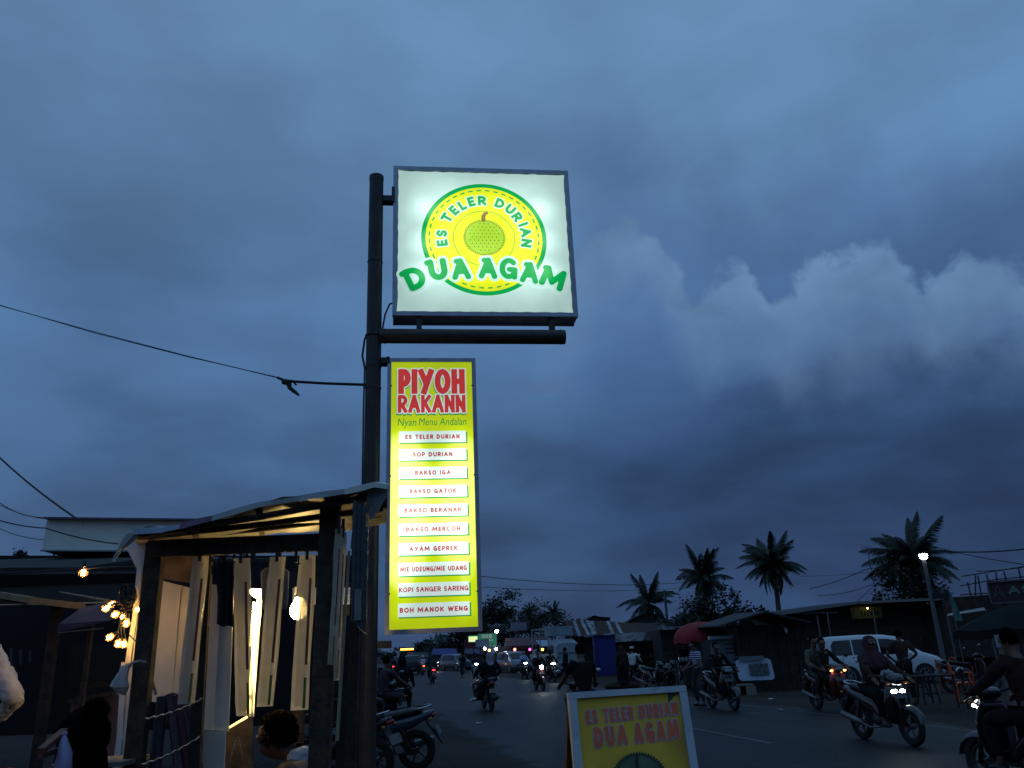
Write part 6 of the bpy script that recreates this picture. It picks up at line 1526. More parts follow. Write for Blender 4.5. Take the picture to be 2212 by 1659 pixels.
bbox_('frame_stile', -hw, -hw + fwB, .0, ln - .031, -.02, .03, FW); bbox_('frame_stile', hw - fwB, hw, .0, ln - .031, -.02, .03, FW)
bbox_('panel', -hw + fwB, hw - fwB, .16, ln - .031, .0, .015, YEL)
OR = mat('orange_red_paint', (.86, .17, .07), .6, var=.1); GLIT = mat('grey_outline_paint', (.46, .46, .52), .6, var=.2, vscale=60); GRN = mat('board_green', (.10, .15, .085), .6, var=.25, vscale=8); DG = mat('board_dark_green', (.045, .075, .04), .6, var=.2); BRN = mat('board_brown', (.05, .03, .02), .6)
def bletters(st, lvl, y, m, nm):
    b = letters(st, .0025, lvl, 0, False, .01); b.v = [tuple(bp_(x, y, z)) for x, _, z in b.v]; part(nm, b, m, af)
k_ = W_ / 253.        # metres per surveyed pixel along the board
def bz(py): return ln - (py - 1489) * k_ * 1.03
l1 = word('ES TELER DURIAN', -hw + 34 * k_, -hw + 230 * k_, bz(1535), 26 * k_, 2.7 * k_, 2.6 * k_); l2 = word('DUA', -hw + 46 * k_, -hw + 116 * k_, bz(1573), 38 * k_, 3.9 * k_, 5 * k_) + word('AGAM', -hw + 130 * k_, -hw + 226 * k_, bz(1573), 38 * k_, 3.9 * k_, 5 * k_)
l1 = [(a, b__ + (a + .1) * .03, c, d + (c + .1) * .03, e, f) for a, b__, c, d, e, f in l1]; l2 = [(a, b__ + (a + .1) * .03, c, d + (c + .1) * .03, e, f) for a, b__, c, d, e, f in l2]
bletters(l1 + l2, 1.7 * k_, -.002, GLIT, 'lettering_outline'); bletters(l1 + l2, 0, -.004, OR, 'lettering')
b = star((.012, bz(1662)), .152, .140, 60, 0); b.v = [tuple(bp_(x, -.002, z)) for x, _, z in b.v]; part('durian', b, DG, af)
b = disc((.012, bz(1662)), .124, .128, 0, 40); b.v = [tuple(bp_(x, -.004, z)) for x, _, z in b.v]; part('durian_flesh', b, GRN, af)
b = letters([(.008, bz(1612), .004, bz(1632), .0085, False)], .003, 0, 0, False, .01); b.v = [tuple(bp_(x, -.006, z)) for x, _, z in b.v]; part('stem', b, BRN, af)
b = MB(); b.add([bp_(x, -.002, z) for x, z in ((hw - fwB - 26 * k_, ln - .032), (hw - fwB, ln - .032), (hw - fwB, bz(1505)), (hw - fwB - 9 * k_, bz(1507)), (hw - fwB - 25 * k_, bz(1520)), (hw - fwB - 24 * k_, bz(1505)))], [(0, 1, 2, 3, 4, 5)]); part('leaf', b, DG, af)
for s in (-1, 1): b = MB(); b.bar((s * (hw - .02), .03, zt - .03 + s * .0), (s * (hw - .02), .62, 0), .03, .04); part('rear_leg', b, WOOD, af)
b = MB(); b.bar((-hw + .03, .36, .45), (hw - .03, .36, .45), .02, .03); part('brace', b, WOOD, af)
# ================================================================== THE STALL (near left)
DS = 4.2
st_o = at(500, 1500, DS); st_o.z = 0
stall = thing('market_stall', 'small rickety wooden stall with a sagging tarpaulin roof left of the sign pole', 'stall', st_o)
def W2(p): return Vector(p) - st_o
def post_px(x0, y0, x1, y1, d, wpx, m=WOOD, name='post', dp=None, par=stall, o=st_o, label=None, down=True):
    a, c = at(x0, y0, d), at(x1, y1, d); w = wpx / FPX * d * .97
    if down: c = a + (c - a) * (a.z / (a.z - c.z))
    b = MB(); b.bar(c - o, a - o, w, dp or w * .6, up=(0, 1, 0)); return part(name, b, m, par, label)
def bar_(a, c, w, h, m, name, par=stall, o=st_o, label=None):
    b = MB(); b.bar(Vector(a) - o, Vector(c) - o, w, h); return part(name, b, m, par, label)
post_px(338, 1172, 289, 1659, DS, 37, WOOD)
post_px(447, 1200, 420, 1659, DS + .02, 24, WOOD2)
post_px(715, 1086, 690, 1659, DS - .25, 42, WOOD)
post_px(775, 1080, 757, 1659, DS - .55, 22, WOOD2)
bar_(at(322, 1186, DS - .06), at(738, 1170, DS - .20), .04, .085, WOOD, 'beam')
bar_(at(330, 1178, DS + .95), at(735, 1166, DS + .95), .05, .07, WOOD2, 'beam')
# roof: tarpaulin over poles, high and torn at the right, hanging in a flap at the left
front = [(290, 1151, 3.86), (318, 1149, 3.86), (350, 1146, 3.85), (390, 1140, 3.85), (425, 1130, 3.84), (460, 1120, 3.83), (510, 1106, 3.80), (560, 1094, 3.78), (610, 1084, 3.76), (650, 1078, 3.74), (700, 1071, 3.70), (745, 1063, 3.66), (780, 1056, 3.62), (810, 1051, 3.60), (838, 1053, 3.58)]
back_y = [1166, 1166, 1166, 1165, 1164, 1162, 1160, 1157, 1154, 1152, 1148, 1144, 1140, 1136, 1130]
rt = random.Random(8); rows_ = []
NR = 7
for i in range(NR + 1):
    f = i / NR; row = []
    for k, ((x, y, d), yb) in enumerate(zip(front, back_y)):
        a = at(x, y, d); c = at(x + (12 if k < 7 else -4), yb, d + 1.35); p = a.lerp(c, f); p.z += -.035 * math.sin(f * math.pi) + rt.uniform(-.008, .008) + .010 * math.sin(f * 12 + k)
        row.append(W2(p))
    rows_.append(row)
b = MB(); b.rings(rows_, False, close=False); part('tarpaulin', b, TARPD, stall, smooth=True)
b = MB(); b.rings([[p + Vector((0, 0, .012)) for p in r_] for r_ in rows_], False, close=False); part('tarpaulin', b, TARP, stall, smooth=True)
# folded front edge showing the banner print
def hem(i0, i1, m, dz0=.0, dz1=.016, nm='hem'):
    b = MB(); r0 = [W2(at(x, y, d)) + Vector((0, -.012, dz1 + .004 * math.sin(k * 2.1))) for k, (x, y, d) in enumerate(front)][i0:i1]; r1 = [p + Vector((.0, .0, -dz1 - .010 - .004 * math.sin(j * 1.7))) for j, p in enumerate(r0)]
    r2 = [p + Vector((0, .10, .02)) for p in r0]; b.rings([r2, r0, r1], False, close=False); part(nm, b, m, stall)
hem(0, 4, mat('banner_pale', (.40, .48, .56), .5)); hem(3, 6, mat('banner_pinkish', (.24, .13, .20), .5)); hem(5, 12, TARP); hem(11, 15, PVC)
fl = [(272, 1153, 3.86), (292, 1151, 3.86), (300, 1160, 3.88), (262, 1190, 3.9), (246, 1214, 3.9), (241, 1210, 3.9), (257, 1180, 3.88)]
b = MB(); b.slab([W2(at(*p)) for p in fl], .006); part('flap', b, PVC_OLD, stall)
fl = [(794, 1058, 3.66), (838, 1055, 3.62), (833, 1075, 3.64), (822, 1094, 3.66), (818, 1105, 3.68), (812, 1104, 3.69), (808, 1118, 3.7), (800, 1122, 3.71), (797, 1112, 3.71), (790, 1100, 3.72)]
b = MB(); b.slab([W2(at(*p)) for p in fl], .006); part('torn_flap', b, TARP, stall)
for a, c in (((300, 1160, 4.1), (826, 1098, 3.95)), ((305, 1166, 4.55), (822, 1112, 4.35)), ((310, 1166, 4.95), (815, 1122, 4.75)), ((300, 1156, 3.92), (832, 1066, 3.70))):
    b = MB(); b.tube([W2(at(*a)), W2((at(*a) + at(*c)) / 2) + Vector((0, 0, -.01)), W2(at(*c))], .016, 7); part('roof_pole', b, WOOD2, stall)
for x, y0, y1 in ((420, 1142, 1168), (560, 1100, 1160), (730, 1072, 1150)): bar_(at(x, y0, 3.85), at(x + 8, y1, 5.0), .03, .03, WOOD2, 'rafter')
# wall panels
def panel(pts_, d, m, nm, th=.012, ribs=0, par=stall, o=st_o, label=None):
    b = MB(); b.slab([at(x, y, d) - o for x, y in pts_], th); 
    if ribs:
        (xa, ya), (xb, yb), (xc, yc), (xd, yd) = pts_
        for k in range(1, ribs + 1):
            f = k / (ribs + 1); a = at(xa + (xb - xa) * f, ya + (yb - ya) * f, d - .004) - o; c = at(xd + (xc - xd) * f, yd + (yc - yd) * f, d - .004) - o; b.bar(a, c, .006, .012, up=(0, 1, 0))
    return part(nm, b, m, par, label)
panel([(352, 1255), (430, 1275), (412, 1530), (326, 1515)], 4.75, PVC, 'wall_panel', ribs=1)
panel([(352, 1196), (432, 1200), (430, 1262), (350, 1250)], 4.78, mat('old_ply', (.17, .13, .10), .9, var=.4), 'wall_panel')
panel([(452, 1262), (505, 1266), (493, 1580), (428, 1576)], 4.5, PVC, 'wall_panel', ribs=1)
panel([(434, 1580), (487, 1582), (482, 1700), (424, 1700)], 4.42, PVC, 'wall_panel')
panel([(296, 1222), (318, 1222), (306, 1330), (286, 1330)], 4.44, PVC_OLD, 'corner_strip', ribs=1)
panel([(286, 1330), (306, 1330), (292, 1435), (270, 1432)], 4.46, PVC_OLD, 'corner_strip', ribs=1)
panel([(262, 1430), (288, 1436), (276, 1590), (252, 1588)], 4.48, PVC_OLD, 'corner_strip', ribs=1)
panel([(252, 1589), (276, 1591), (268, 1700), (238, 1700)], 4.46, PVC_OLD, 'corner_strip', ribs=1)
panel([(272, 1158), (322, 1164), (320, 1228), (294, 1226), (270, 1178)], 4.46, PVC_OLD, 'gusset')
panel([(556, 1290), (562, 1290), (548, 1548), (538, 1548)], 4.95, PVC, 'door_edge')
panel([(488, 1578), (545, 1545), (545, 1700), (484, 1700)], 4.7, mat('poster_board', (.20, .13, .07), .7, var=.4, vscale=12), 'lower_board')
b = MB(); o_ = at(512, 1618, 4.66)
for k in range(3): b.tube([W2(o_) + Vector((math.cos(u) * (.03 + .012 * k) * .6, 0, math.sin(u) * (.06 + .014 * k) - .03 * k)) for u in [math.pi * j / 10 for j in range(11)]], .0022, 5)
part('arch_print', b, mat('faded_print', (.38, .30, .20), .7), stall)
panel([(757, 1185), (800, 1140), (800, 1135), (760, 1150)], 4.2, TARP, 'side_cloth')
# right side: leaning boards, metal strip
panel([(742, 1330), (770, 1330), (752, 1700), (722, 1700)], 3.9, WOOD2, 'side_board')
panel([(764, 1376), (771, 1376), (752, 1700), (742, 1700)], 3.78, mat('aluminium_strip', (.55, .55, .56), .3, .8, var=.1), 'metal_strip')
panel([(751, 1190), (756, 1190), (731, 1600), (724, 1600)], 3.84, mat('pale_strip', (.36, .30, .20), .6), 'edge_strip')

# fluorescent strip along the door edge, and its bright head
WARM = emis('warm_tube', (1., .68, .20), 26); WARMB = emis('warm_bulb', (1., .60, .20), 60)
t = thing('strip_light', 'glowing vertical strip of warm light on the inner edge of the stall', 'strip light', at(545, 1420, 4.9)); o = t.location
q = [at(555, 1302, 4.9) - o, at(547, 1400, 4.9) - o, at(540, 1500, 4.9) - o]
b = MB(); b.tube(q, .009, 8); part('tube', b, WARM, t); b = MB(); b.tube([at(538, 1512, 4.9) - o, at(537, 1541, 4.9) - o], .012, 8); part('tube', b, WARM, t)
b = MB(); b.bar(at(560, 1296, 4.92) - o, at(543, 1541, 4.93) - o, .03, .012, up=(0, 1, 0)); part('channel', b, PVC, t)
b = MB(); b.slab([at(x, y, 4.88) - o for x, y in ((538, 1272), (562, 1272), (561, 1296), (552, 1292), (538, 1282))], .02); part('lamp_head', b, emis('warm_head', (1., .76, .32), 18), t)
b = MB()
for k in range(16): p = q[0].lerp(q[1], k / 16); b.ball(p + Vector((-.016, -.01, 0)), .006, 6, 4)
part('light_chain', b, WARM, t)['kind'] = 'stuff'
t = thing('strip_light', 'short glowing warm lamp strip at the bottom sill of the stall', 'strip light', at(515, 1562, 4.8)); o = t.location
b = MB(); b.bar(at(496, 1572, 4.8) - o, at(534, 1549, 4.8) - o, .014, .014); part('tube', b, emis('warm_tube_dim', (1., .66, .2), 3.0), t); b = MB(); b.bar(at(494, 1576, 4.82) - o, at(536, 1553, 4.82) - o, .03, .012); part('channel', b, PVC, t)


def bulb(label, p, r=.030, m=WARMB, group=None, tilt=(0, 0, 1), cable=None, clear=False):
    t = thing('light_bulb', label, 'light bulb', p, 0, group); d = Vector(tilt).normalized(); M = Vector((0, 0, 1)).rotation_difference(d).to_matrix()
    b = MB(); rr = []
    for z, a in ((-1.15, .15), (-1.0, .55), (-.6, .9), (-.1, 1.0), (.4, .85), (.9, .55), (1.3, .42)): rr.append([M @ Vector((a * r * math.cos(u), a * r * math.sin(u), z * r)) for u in [2 * math.pi * k / 14 for k in range(14)]])
    if clear:
        b.rings(rr); part('glass', b, mat('bulb_glass', (1, .75, .4), .02, var=0., alpha=.12, spec=.8), t, smooth=True)
        b = MB(); b.tube([M @ Vector((.20 * r, 0, -.65 * r)), M @ Vector((.26 * r, 0, .5 * r))], .17 * r, 6); b.tube([M @ Vector((-.24 * r, 0, -.65 * r)), M @ Vector((-.2 * r, 0, .5 * r))], .17 * r, 6); b.ball((0, 0, 0), (.26 * r, .26 * r, .60 * r), 8, 6, rot=M); part('filament', b, m, t)
    else: b.rings(rr); part('globe', b, m, t, smooth=True)
    b = MB(); b.tube([M @ Vector((0, 0, 1.3 * r)), M @ Vector((0, 0, 2.3 * r))], [.45 * r, .40 * r], 10); part('socket', b, BLACK, t)
    return t
bulb('big bright bare bulb glowing behind the hanging sleeves of the stall', at(645, 1316, 5.3), .056, emis('bulb_main', (1., .66, .22), 150))
b = MB(); o = at(643, 1268, 5.3); b.tube([(0, 0, 0), (0, 0, -.045)], .02, 8); b.tube([(0, 0, .0), (.01, 0, .2)], .006, 5); solo('lamp_flex', b, PVC, 'short white flex holding the big bare bulb', 'cable', loc=o)

# hanging plastic sleeves
def film_mat(name, rgb, clear, transl, rough=.25):
    m = mat(name, rgb, rough, var=.18, vscale=12, bump=.5, bscale=22, spec=.5); N, L = m.node_tree.nodes, m.node_tree.links
    p = N['Principled BSDF']; out = N['Material Output']; tl = N.new('ShaderNodeBsdfTranslucent'); tl.inputs[0].default_value = (*rgb, 1); tp = N.new('ShaderNodeBsdfTransparent')
    a = N.new('ShaderNodeMixShader'); a.inputs[0].default_value = transl; L.new(p.outputs[0], a.inputs[1]); L.new(tl.outputs[0], a.inputs[2])
    c = N.new('ShaderNodeMixShader'); c.inputs[0].default_value = clear; L.new(a.outputs[0], c.inputs[1]); L.new(tp.outputs[0], c.inputs[2]); L.new(c.outputs[0], out.inputs[0]); return m
SLV = film_mat('clear_sleeve', (.84, .80, .70), .30, .72); SLVW = film_mat('card_white', (.80, .76, .64), .26, .78, .6); RED_ = mat('red_print', (.20, .02, .02), .5); GRN_ = mat('green_print', (.10, .16, .02), .5)
def sleeve(label, x0, y0, x1, y1, w, d, thick=.03, edge_on=False, stripe=True):
    a, c = at(x0, y0, d), at(x1, y1, d - .0); o = a.copy(); t = thing('hanging_sleeve', label, 'packaged strip', o, 0, 'long plastic sleeves hanging from the stall beam'); hw_ = w / FPX * d / 2; ln_ = (c - a)
    n = 12; fr, bk = [], []; rs = random.Random(int(x0)); U = Vector((1, 0, 0))
    for i in range(n + 1):
        f = i / n; p = ln_ * f + Vector((.0015 * math.sin(f * 7 + x0), 0, 0)); h = hw_ * (1 + .03 * math.sin(f * 9 + x0)) * (1.04 if i in (0, n) else 1); th = thick * (.15 if i in (0, n) else 1)
        ring = [p + Vector((-h + rs.uniform(-.002, .002), -th * .3, 0)), p + Vector((-h * .5, -th * .5 + rs.uniform(-.006, .006), 0)), p + Vector((h * .5, -th * .5 + rs.uniform(-.006, .006), 0)), p + Vector((h, -th * .3, 0)), p + Vector((h, th * .4, 0)), p + Vector((-h, th * .4, 0))]; fr.append(ring)
    b = MB(); b.rings(fr); part('plastic', b, SLV, t)
    b = MB(); b.bar(ln_ * .03 + Vector((-hw_ * .08, .004, 0)), ln_ * .97 + Vector((-hw_ * .08, .004, 0)), hw_ * 1.25, .012, up=(0, 1, 0)); part('card', b, SLVW, t)
    if stripe:
        b = MB(); b.bar(ln_ * .16 + Vector((hw_ * .62, -thick * .5 - .004, 0)), ln_ * .72 + Vector((hw_ * .62, -thick * .5 - .004, 0)), hw_ * .30, .003, up=(0, 1, 0)); part('red_band', b, RED_, t)
        b = MB(); b.bar(ln_ * .80 + Vector((hw_ * .62, -thick * .5 - .004, 0)), ln_ * .99 + Vector((hw_ * .62, -thick * .5 - .004, 0)), hw_ * .30, .003, up=(0, 1, 0)); part('green_band', b, GRN_, t)
    b = MB(); b.box((0, -.012, .02), (.014, .01, .09)); part('hook', b, BLACK, t)
sleeve('leftmost hanging plastic sleeve, between the left post and the thin post', 434, 1202, 401, 1521, 32, 4.10)
sleeve('hanging plastic sleeve just right of the black cloth, over the strip light', 522, 1206, 528, 1546, 33, 4.06)
sleeve('hanging plastic sleeve in the middle with a grey panel behind it', 600, 1203, 572, 1526, 33, 4.04)
sleeve('rightmost broad hanging plastic sleeve, in front of the bare bulb', 665, 1199, 647, 1534, 33, 4.02)
sleeve('narrow plastic sleeve seen nearly edge-on right of the right stall post', 733, 1142, 716, 1436, 15, 3.80)
sleeve('second edge-on sleeve slightly further right and longer', 742, 1150, 726, 1470, 12, 3.92)
t = thing('tube_package', 'long clear package of dark tubes hanging at the right corner of the stall', 'packaged tubes', at(775, 1075, 3.6)); o = t.location
b = MB(); b.slab([at(x, y, 3.58) - o for x, y in ((762, 1078), (795, 1092), (790, 1370), (757, 1342))], .03); part('plastic', b, mat('clear_film', (.035, .045, .05), .12, var=.3, vscale=8, bump=.7, bscale=18, alpha=.3, spec=.7), t)
for k in range(3): b = MB(); b.tube([at(768 + k * 9, 1085 + k * 5, 3.60) - o, at(763 + k * 9, 1340 + k * 8, 3.60) - o], .010, 8); part('tube', b, mat('grey_tube', (.08, .10, .11), .3), t)
b = MB(); b.box(at(773, 1306, 3.57) - o, (.03, .006, .13)); part('tag', b, mat('tag_paper', (.20, .20, .20), .6), t)
# black cloth, hook rail clutter
t = thing('black_cloth', 'dangling black cloth between the thin post and the second sleeve', 'cloth', at(480, 1215, 4.05)); o = t.location
pr = [(455, 1222, 508, 1216), (458, 1240, 506, 1236), (468, 1262, 505, 1258), (470, 1290, 504, 1290), (469, 1330, 504, 1332), (468, 1350, 505, 1355)]
rr = []
for i, (xa, ya, xb, yb) in enumerate(pr):
    rr.append([at(xa + (xb - xa) * k / 8, ya + (yb - ya) * k / 8 + 2 * math.sin(k + i), 4.05 + .018 * math.sin(k * 1.9 + i * .4)) - o for k in range(9)])
b = MB(); b.rings(rr, False, close=False); part('cloth', b, CLOTHB, t, smooth=True); b = MB(); b.tube([at(452, 1206, 4.05) - o, at(470, 1218, 4.04) - o, at(508, 1214, 4.05) - o], .004, 5); part('string', b, BLACK, t)
for x, lb in ((547, 'black hook on the beam between second and middle sleeve'), (640, 'black hook on the beam left of the rightmost sleeve'), (690, 'black hook on the beam beside the right stall post')):
    b = MB(); b.bar((0, 0, 0), (.003, 0, -.09), .014, .008); b.tube([(0, 0, -.09), (.012, 0, -.105), (.024, 0, -.09)], .004, 5); solo('hook', b, BLACK, lb, 'hook', 'black hooks on the stall beam', loc=at(x, 1176, 4.0))
rs = random.Random(12); b = MB()
for k in range(14):
    p = at(rs.uniform(470, 620), rs.uniform(1180, 1200), 4.25); q = p + Vector((rs.uniform(-.04, .04), .02, -rs.uniform(.02, .07))); b.tube([p - st_o, q - st_o], rs.uniform(.003, .010), 5)
part('twine', b, CLOTHB, stall)['kind'] = 'stuff'
# grey bag behind the sleeves
t = thing('hanging_bag', 'pale grey plastic bag hanging behind the middle sleeve', 'bag', at(592, 1270, 4.6)); o = t.location; b = MB(); b.rings([[at(594 + a_ * math.cos(u) * 1.0, y, 4.6 + .05 * math.sin(u)) - o for u in [2 * math.pi * k / 14 for k in range(14)]] for y, a_ in ((1226, 20), (1235, 31), (1265, 30), (1300, 28), (1316, 26))]); part('body', b, mat('bag_plastic', (.26, .24, .22), .4, bump=.4, bscale=12), t, smooth=True)
b = MB(); b.tube([at(585, 1228, 4.6) - o, at(592, 1206, 4.6) - o, at(600, 1228, 4.6) - o], .005, 5); part('handle', b, BLACK, t)
# crumpled bag tied to the left post
t = thing('plastic_bag', 'crumpled white plastic bag tied to the left stall post', 'bag', at(262, 1460, 4.1)); o = t.location; rr = []
rs = random.Random(4)
for y, cx_, a_ in ((1431, 288, 4), (1438, 272, 10), (1452, 268, 13), (1468, 262, 17), (1484, 258, 20), (1494, 262, 12), (1500, 268, 5)): rr.append([at(cx_ + a_ * (1 + rs.uniform(-.25, .25)) * math.cos(u), y + rs.uniform(-2, 2), 4.1 + a_ / 420 * math.sin(u)) - o for u in [2 * math.pi * k / 12 for k in range(12)]])
b = MB(); b.rings(rr); part('bag_body', b, mat('thin_bag', (.42, .40, .40), .35, var=.1, bump=.8, bscale=20, alpha=.75), t)
b = MB(); b.tube([at(284, 1432, 4.1) - o, at(300, 1428, 4.08) - o, at(316, 1430, 4.1) - o], .006, 5); part('handle', b, mat('thin_bag', (.4, .4, .4)), t)
# rolls leaning in the lower left of the stall, tied with shiny cord
PURP = mat('dull_purple_roll', (.085, .055, .060), .5, var=.3, vscale=8, bump=.3); 
for k, (x0, y0, x1, y1, r, m, lb) in enumerate([(352, 1505, 330, 1700, .030, mat('dark_roll', (.03, .03, .04), .5), 'dark wrapped roll standing left in the lower stall'), (368, 1500, 392, 1700, .026, PURP, 'dull purple wrapped roll leaning left of the red-striped one'), (383, 1502, 418, 1700, .026, mat('maroon_roll', (.10, .02, .03), .5), 'maroon-striped wrapped roll leaning in the lower stall'), (398, 1512, 438, 1700, .024, PURP, 'rightmost dull purple wrapped roll in the lower stall')]):
    a, c = at(x0, y0, 4.28), at(x1, y1, 4.24); c = a + (c - a) * (a.z / (a.z - c.z)); o = Vector((c.x, c.y, 0)); b = MB(); b.tube([a - o, c - o], r, 10); t = thing('wrapped_roll', lb, 'roll', o, 0, 'wrapped rolls in the lower stall'); part('roll', b, m, t); b = MB(); b.tube([a - o, a - o + Vector((0, 0, .012))], [r * .8, r * .2], 10); part('tied_end', b, SLVW, t)
CORD = mat('shiny_cord', (.75, .50, .30), .12, .9, var=.5, vscale=40)
for a, c, lb in (((314, 1553, 4.02), (436, 1510, 4.02), 'upper glinting cord strung across the rolls'), ((306, 1652, 4.0), (432, 1592, 4.0), 'lower glinting cord strung across the rolls')):
    p, q = at(*a), at(*c); b = MB(); b.tube([(p.lerp(q, i / 14) - p) + Vector((0, .004 * (-1) ** i, -.012 * math.sin(math.pi * i / 14) + .003 * (-1) ** i)) for i in range(15)], .0045, 6); solo('cord', b, CORD, lb, 'cord', loc=p)
b = MB(); b.slab([at(x, y, 4.5) - at(335, 1490, 4.5) for x, y in ((322, 1462), (328, 1460), (340, 1500), (334, 1502))], .01); solo('foil_strip', b, CORD, 'glinting strip catching lamp light left of the white panel', 'strip', loc=at(335, 1490, 4.5))
# brown side boards of the stall's back with warm light
t = thing('back_eave', 'row of warm-lit ceiling boards seen behind the stall', 'ceiling', at(690, 1285, 6.3)); o = t.location
for k in range(5):
    y0 = 1270 + k * 7.4; b = MB(); b.slab([at(632, y0, 6.3 - .10 * k) - o, at(757, y0 - 1, 6.3 - .10 * k) - o, at(757, y0 + 5.6, 6.24 - .10 * k) - o, at(632, y0 + 6.6, 6.24 - .10 * k) - o], .05); part('plank', b, mat('cream_plank', (.62, .54, .38), .7, var=.2), t)
b = MB(); b.slab([at(x, y, 8.0) - o for x, y in ((600, 1235), (735, 1240), (757, 1262), (757, 1272), (600, 1270))], .1); part('roof_edge', b, DWALL, t)
for x in (655, 752): a = at(x, 1300, 6.4); b = MB(); b.bar(a - o, Vector((a.x, a.y, 0)) - o, .08, .08); part('post', b, WOOD2, t)

# seated man in a white vest behind the stall, dark-haired woman at the left, man in white shirt at the edge
p = at(592, 1580, 4.8) + Vector((.33, -.05, 0)); person('person in white sleeveless vest hunched on a stool behind the stall', (p.x, p.y, .12), rad(172), 'sit_hunch', WHITE, BLK, 'hair', sleeves='none', strands=1500, near=True)
p = at(592, 1580, 4.8) + Vector((.33, -.05, 0)); t = thing('stool', 'low plastic stool under the man in the white vest', 'stool', (p.x, p.y, 0)); b = MB(); b.box((0, 0, .50), (.32, .32, .03)); part('seat', b, BLACK, t)
for x in (-1, 1):
    for y in (-1, 1): b = MB(); b.bar((x * .12, y * .12, .50), (x * .16, y * .16, 0), .03, .03); part('leg', b, BLACK, t)

# ================================================================== LEFT SHOP
so_ = at(150, 1500, 10); so_.z = 0
shop = thing('open_shop', 'dark open-fronted shop with low awning at the left edge', 'shop', so_)
def SW(x, y, d): return at(x, y, d) - so_
b = MB(); b.slab([SW(-200, 1238, 9.0), SW(320, 1233, 9.0), SW(320, 1241, 9.0), SW(-200, 1246, 9.0)], .06); part('gutter', b, mat('dull_gutter', (.05, .055, .06), .7), shop)
b = MB(); b.slab([SW(-200, 1238, 9.05), SW(178, 1235, 9.05), SW(296, 1216, 10.4), SW(600, 1214, 12.6), SW(330, 1205, 14.0), SW(-200, 1222, 13)], .05, dirn=(0, 0, 1)); part('roof', b, DWALL, shop)
b = MB(); b.slab([SW(-200, 1243, 8.98), SW(300, 1239, 8.98), SW(300, 1264, 8.98), SW(-200, 1282, 8.98)], .05); part('fascia', b, mat('black_fascia', (.010, .009, .009), .95, spec=.1), shop)
# awning soffit: ribs with the bulbs' warm light put into their brown
CRM = mat('lamp_tinted_rib', (.30, .18, .08), .7, var=.2)
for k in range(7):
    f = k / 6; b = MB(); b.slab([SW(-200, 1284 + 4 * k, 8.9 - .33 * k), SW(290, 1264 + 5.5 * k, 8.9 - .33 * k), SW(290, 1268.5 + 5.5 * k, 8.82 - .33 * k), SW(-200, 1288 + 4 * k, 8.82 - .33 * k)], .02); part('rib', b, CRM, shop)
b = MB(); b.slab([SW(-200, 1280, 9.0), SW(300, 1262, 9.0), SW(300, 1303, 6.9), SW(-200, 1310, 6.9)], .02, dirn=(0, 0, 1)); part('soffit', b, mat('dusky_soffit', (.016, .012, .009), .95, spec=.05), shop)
for a, c in (((0, 1285, 7.2), (66, 1296, 6.8)), ((64, 1296, 6.8), (180, 1310, 6.8)), ((130, 1284, 7.9), (232, 1302, 6.9))): b = MB(); b.bar(SW(*a), SW(*c), .05, .05); part('rafter', b, CRM, shop)
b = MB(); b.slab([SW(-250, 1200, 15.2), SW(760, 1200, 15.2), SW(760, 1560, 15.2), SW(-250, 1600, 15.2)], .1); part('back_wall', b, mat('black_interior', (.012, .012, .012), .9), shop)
for x in (-60, 126): a = at(x, 1300, 7.0); b = MB(); b.bar(Vector((a.x, a.y, a.z)) - so_, Vector((a.x, a.y, 0)) - so_, .07, .07); part('post', b, WOOD2, shop)
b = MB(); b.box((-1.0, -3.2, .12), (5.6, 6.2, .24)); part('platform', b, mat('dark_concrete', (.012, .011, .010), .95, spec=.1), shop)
for k in range(22): # slatted fence between shop and stall
    x = 152 + k * 5.6; a = at(x, 1392, 7.8); b = MB(); b.bar(a - so_, Vector((a.x, a.y, .3)) - so_, .012, .02); part('fence_bar', b, mat('glossy_dark_bar', (.05, .045, .03), .25, .6), shop)
b = MB(); b.bar(SW(150, 1482, 7.75), SW(285, 1474, 7.75), .03, .05); part('fence_rail', b, WOOD2, shop)
for k in range(3): b = MB(); b.bar(SW(24 + k * 20, 1400 + k * 3, 9.5), SW(24 + k * 20, 1438 - k * 3, 9.5), .02, .02); part('window_bar', b, GALV, shop)
t = thing('dark_parasol', 'furled dark blue canopy edge inside the left shop below the bulbs', 'parasol', at(190, 1340, 6.0)); o = t.location
b = MB(); b.slab([at(x, y, d) - o for x, y, d in ((124, 1366, 5.9), (126, 1348, 5.9), (180, 1310, 6.2), (242, 1302, 6.2), (238, 1340, 5.9))], .02); part('canopy', b, mat('dark_blue_canvas', (.022, .022, .050), .8), t)
b = MB(); b.bar(at(124, 1367, 5.88) - o, at(222, 1357, 5.88) - o, .012, .006); part('hem', b, mat('pale_hem', (.10, .10, .11), .7), t)
b = MB(); b.bar(at(200, 1330, 6.1) - o, Vector((at(200, 1330, 6.1).x, 6.1, .24)) - o, .03, .03); part('pole', b, WOOD2, t)
t = thing('low_wall', 'dull pinkish low wall behind the woman in the left shop', 'wall', at(210, 1500, 6.6)); o = t.location; b = MB(); b.slab([at(x, y, 6.6) - o for x, y in ((152, 1517), (245, 1498), (262, 1505), (262, 1640), (150, 1640))], .1); part('panel', b, mat('dull_pink', (.07, .045, .055), .8), t); b = MB(); b.bar(at(150, 1516, 6.55) - o, at(247, 1497, 6.55) - o, .05, .03); part('coping', b, WOOD2, t)
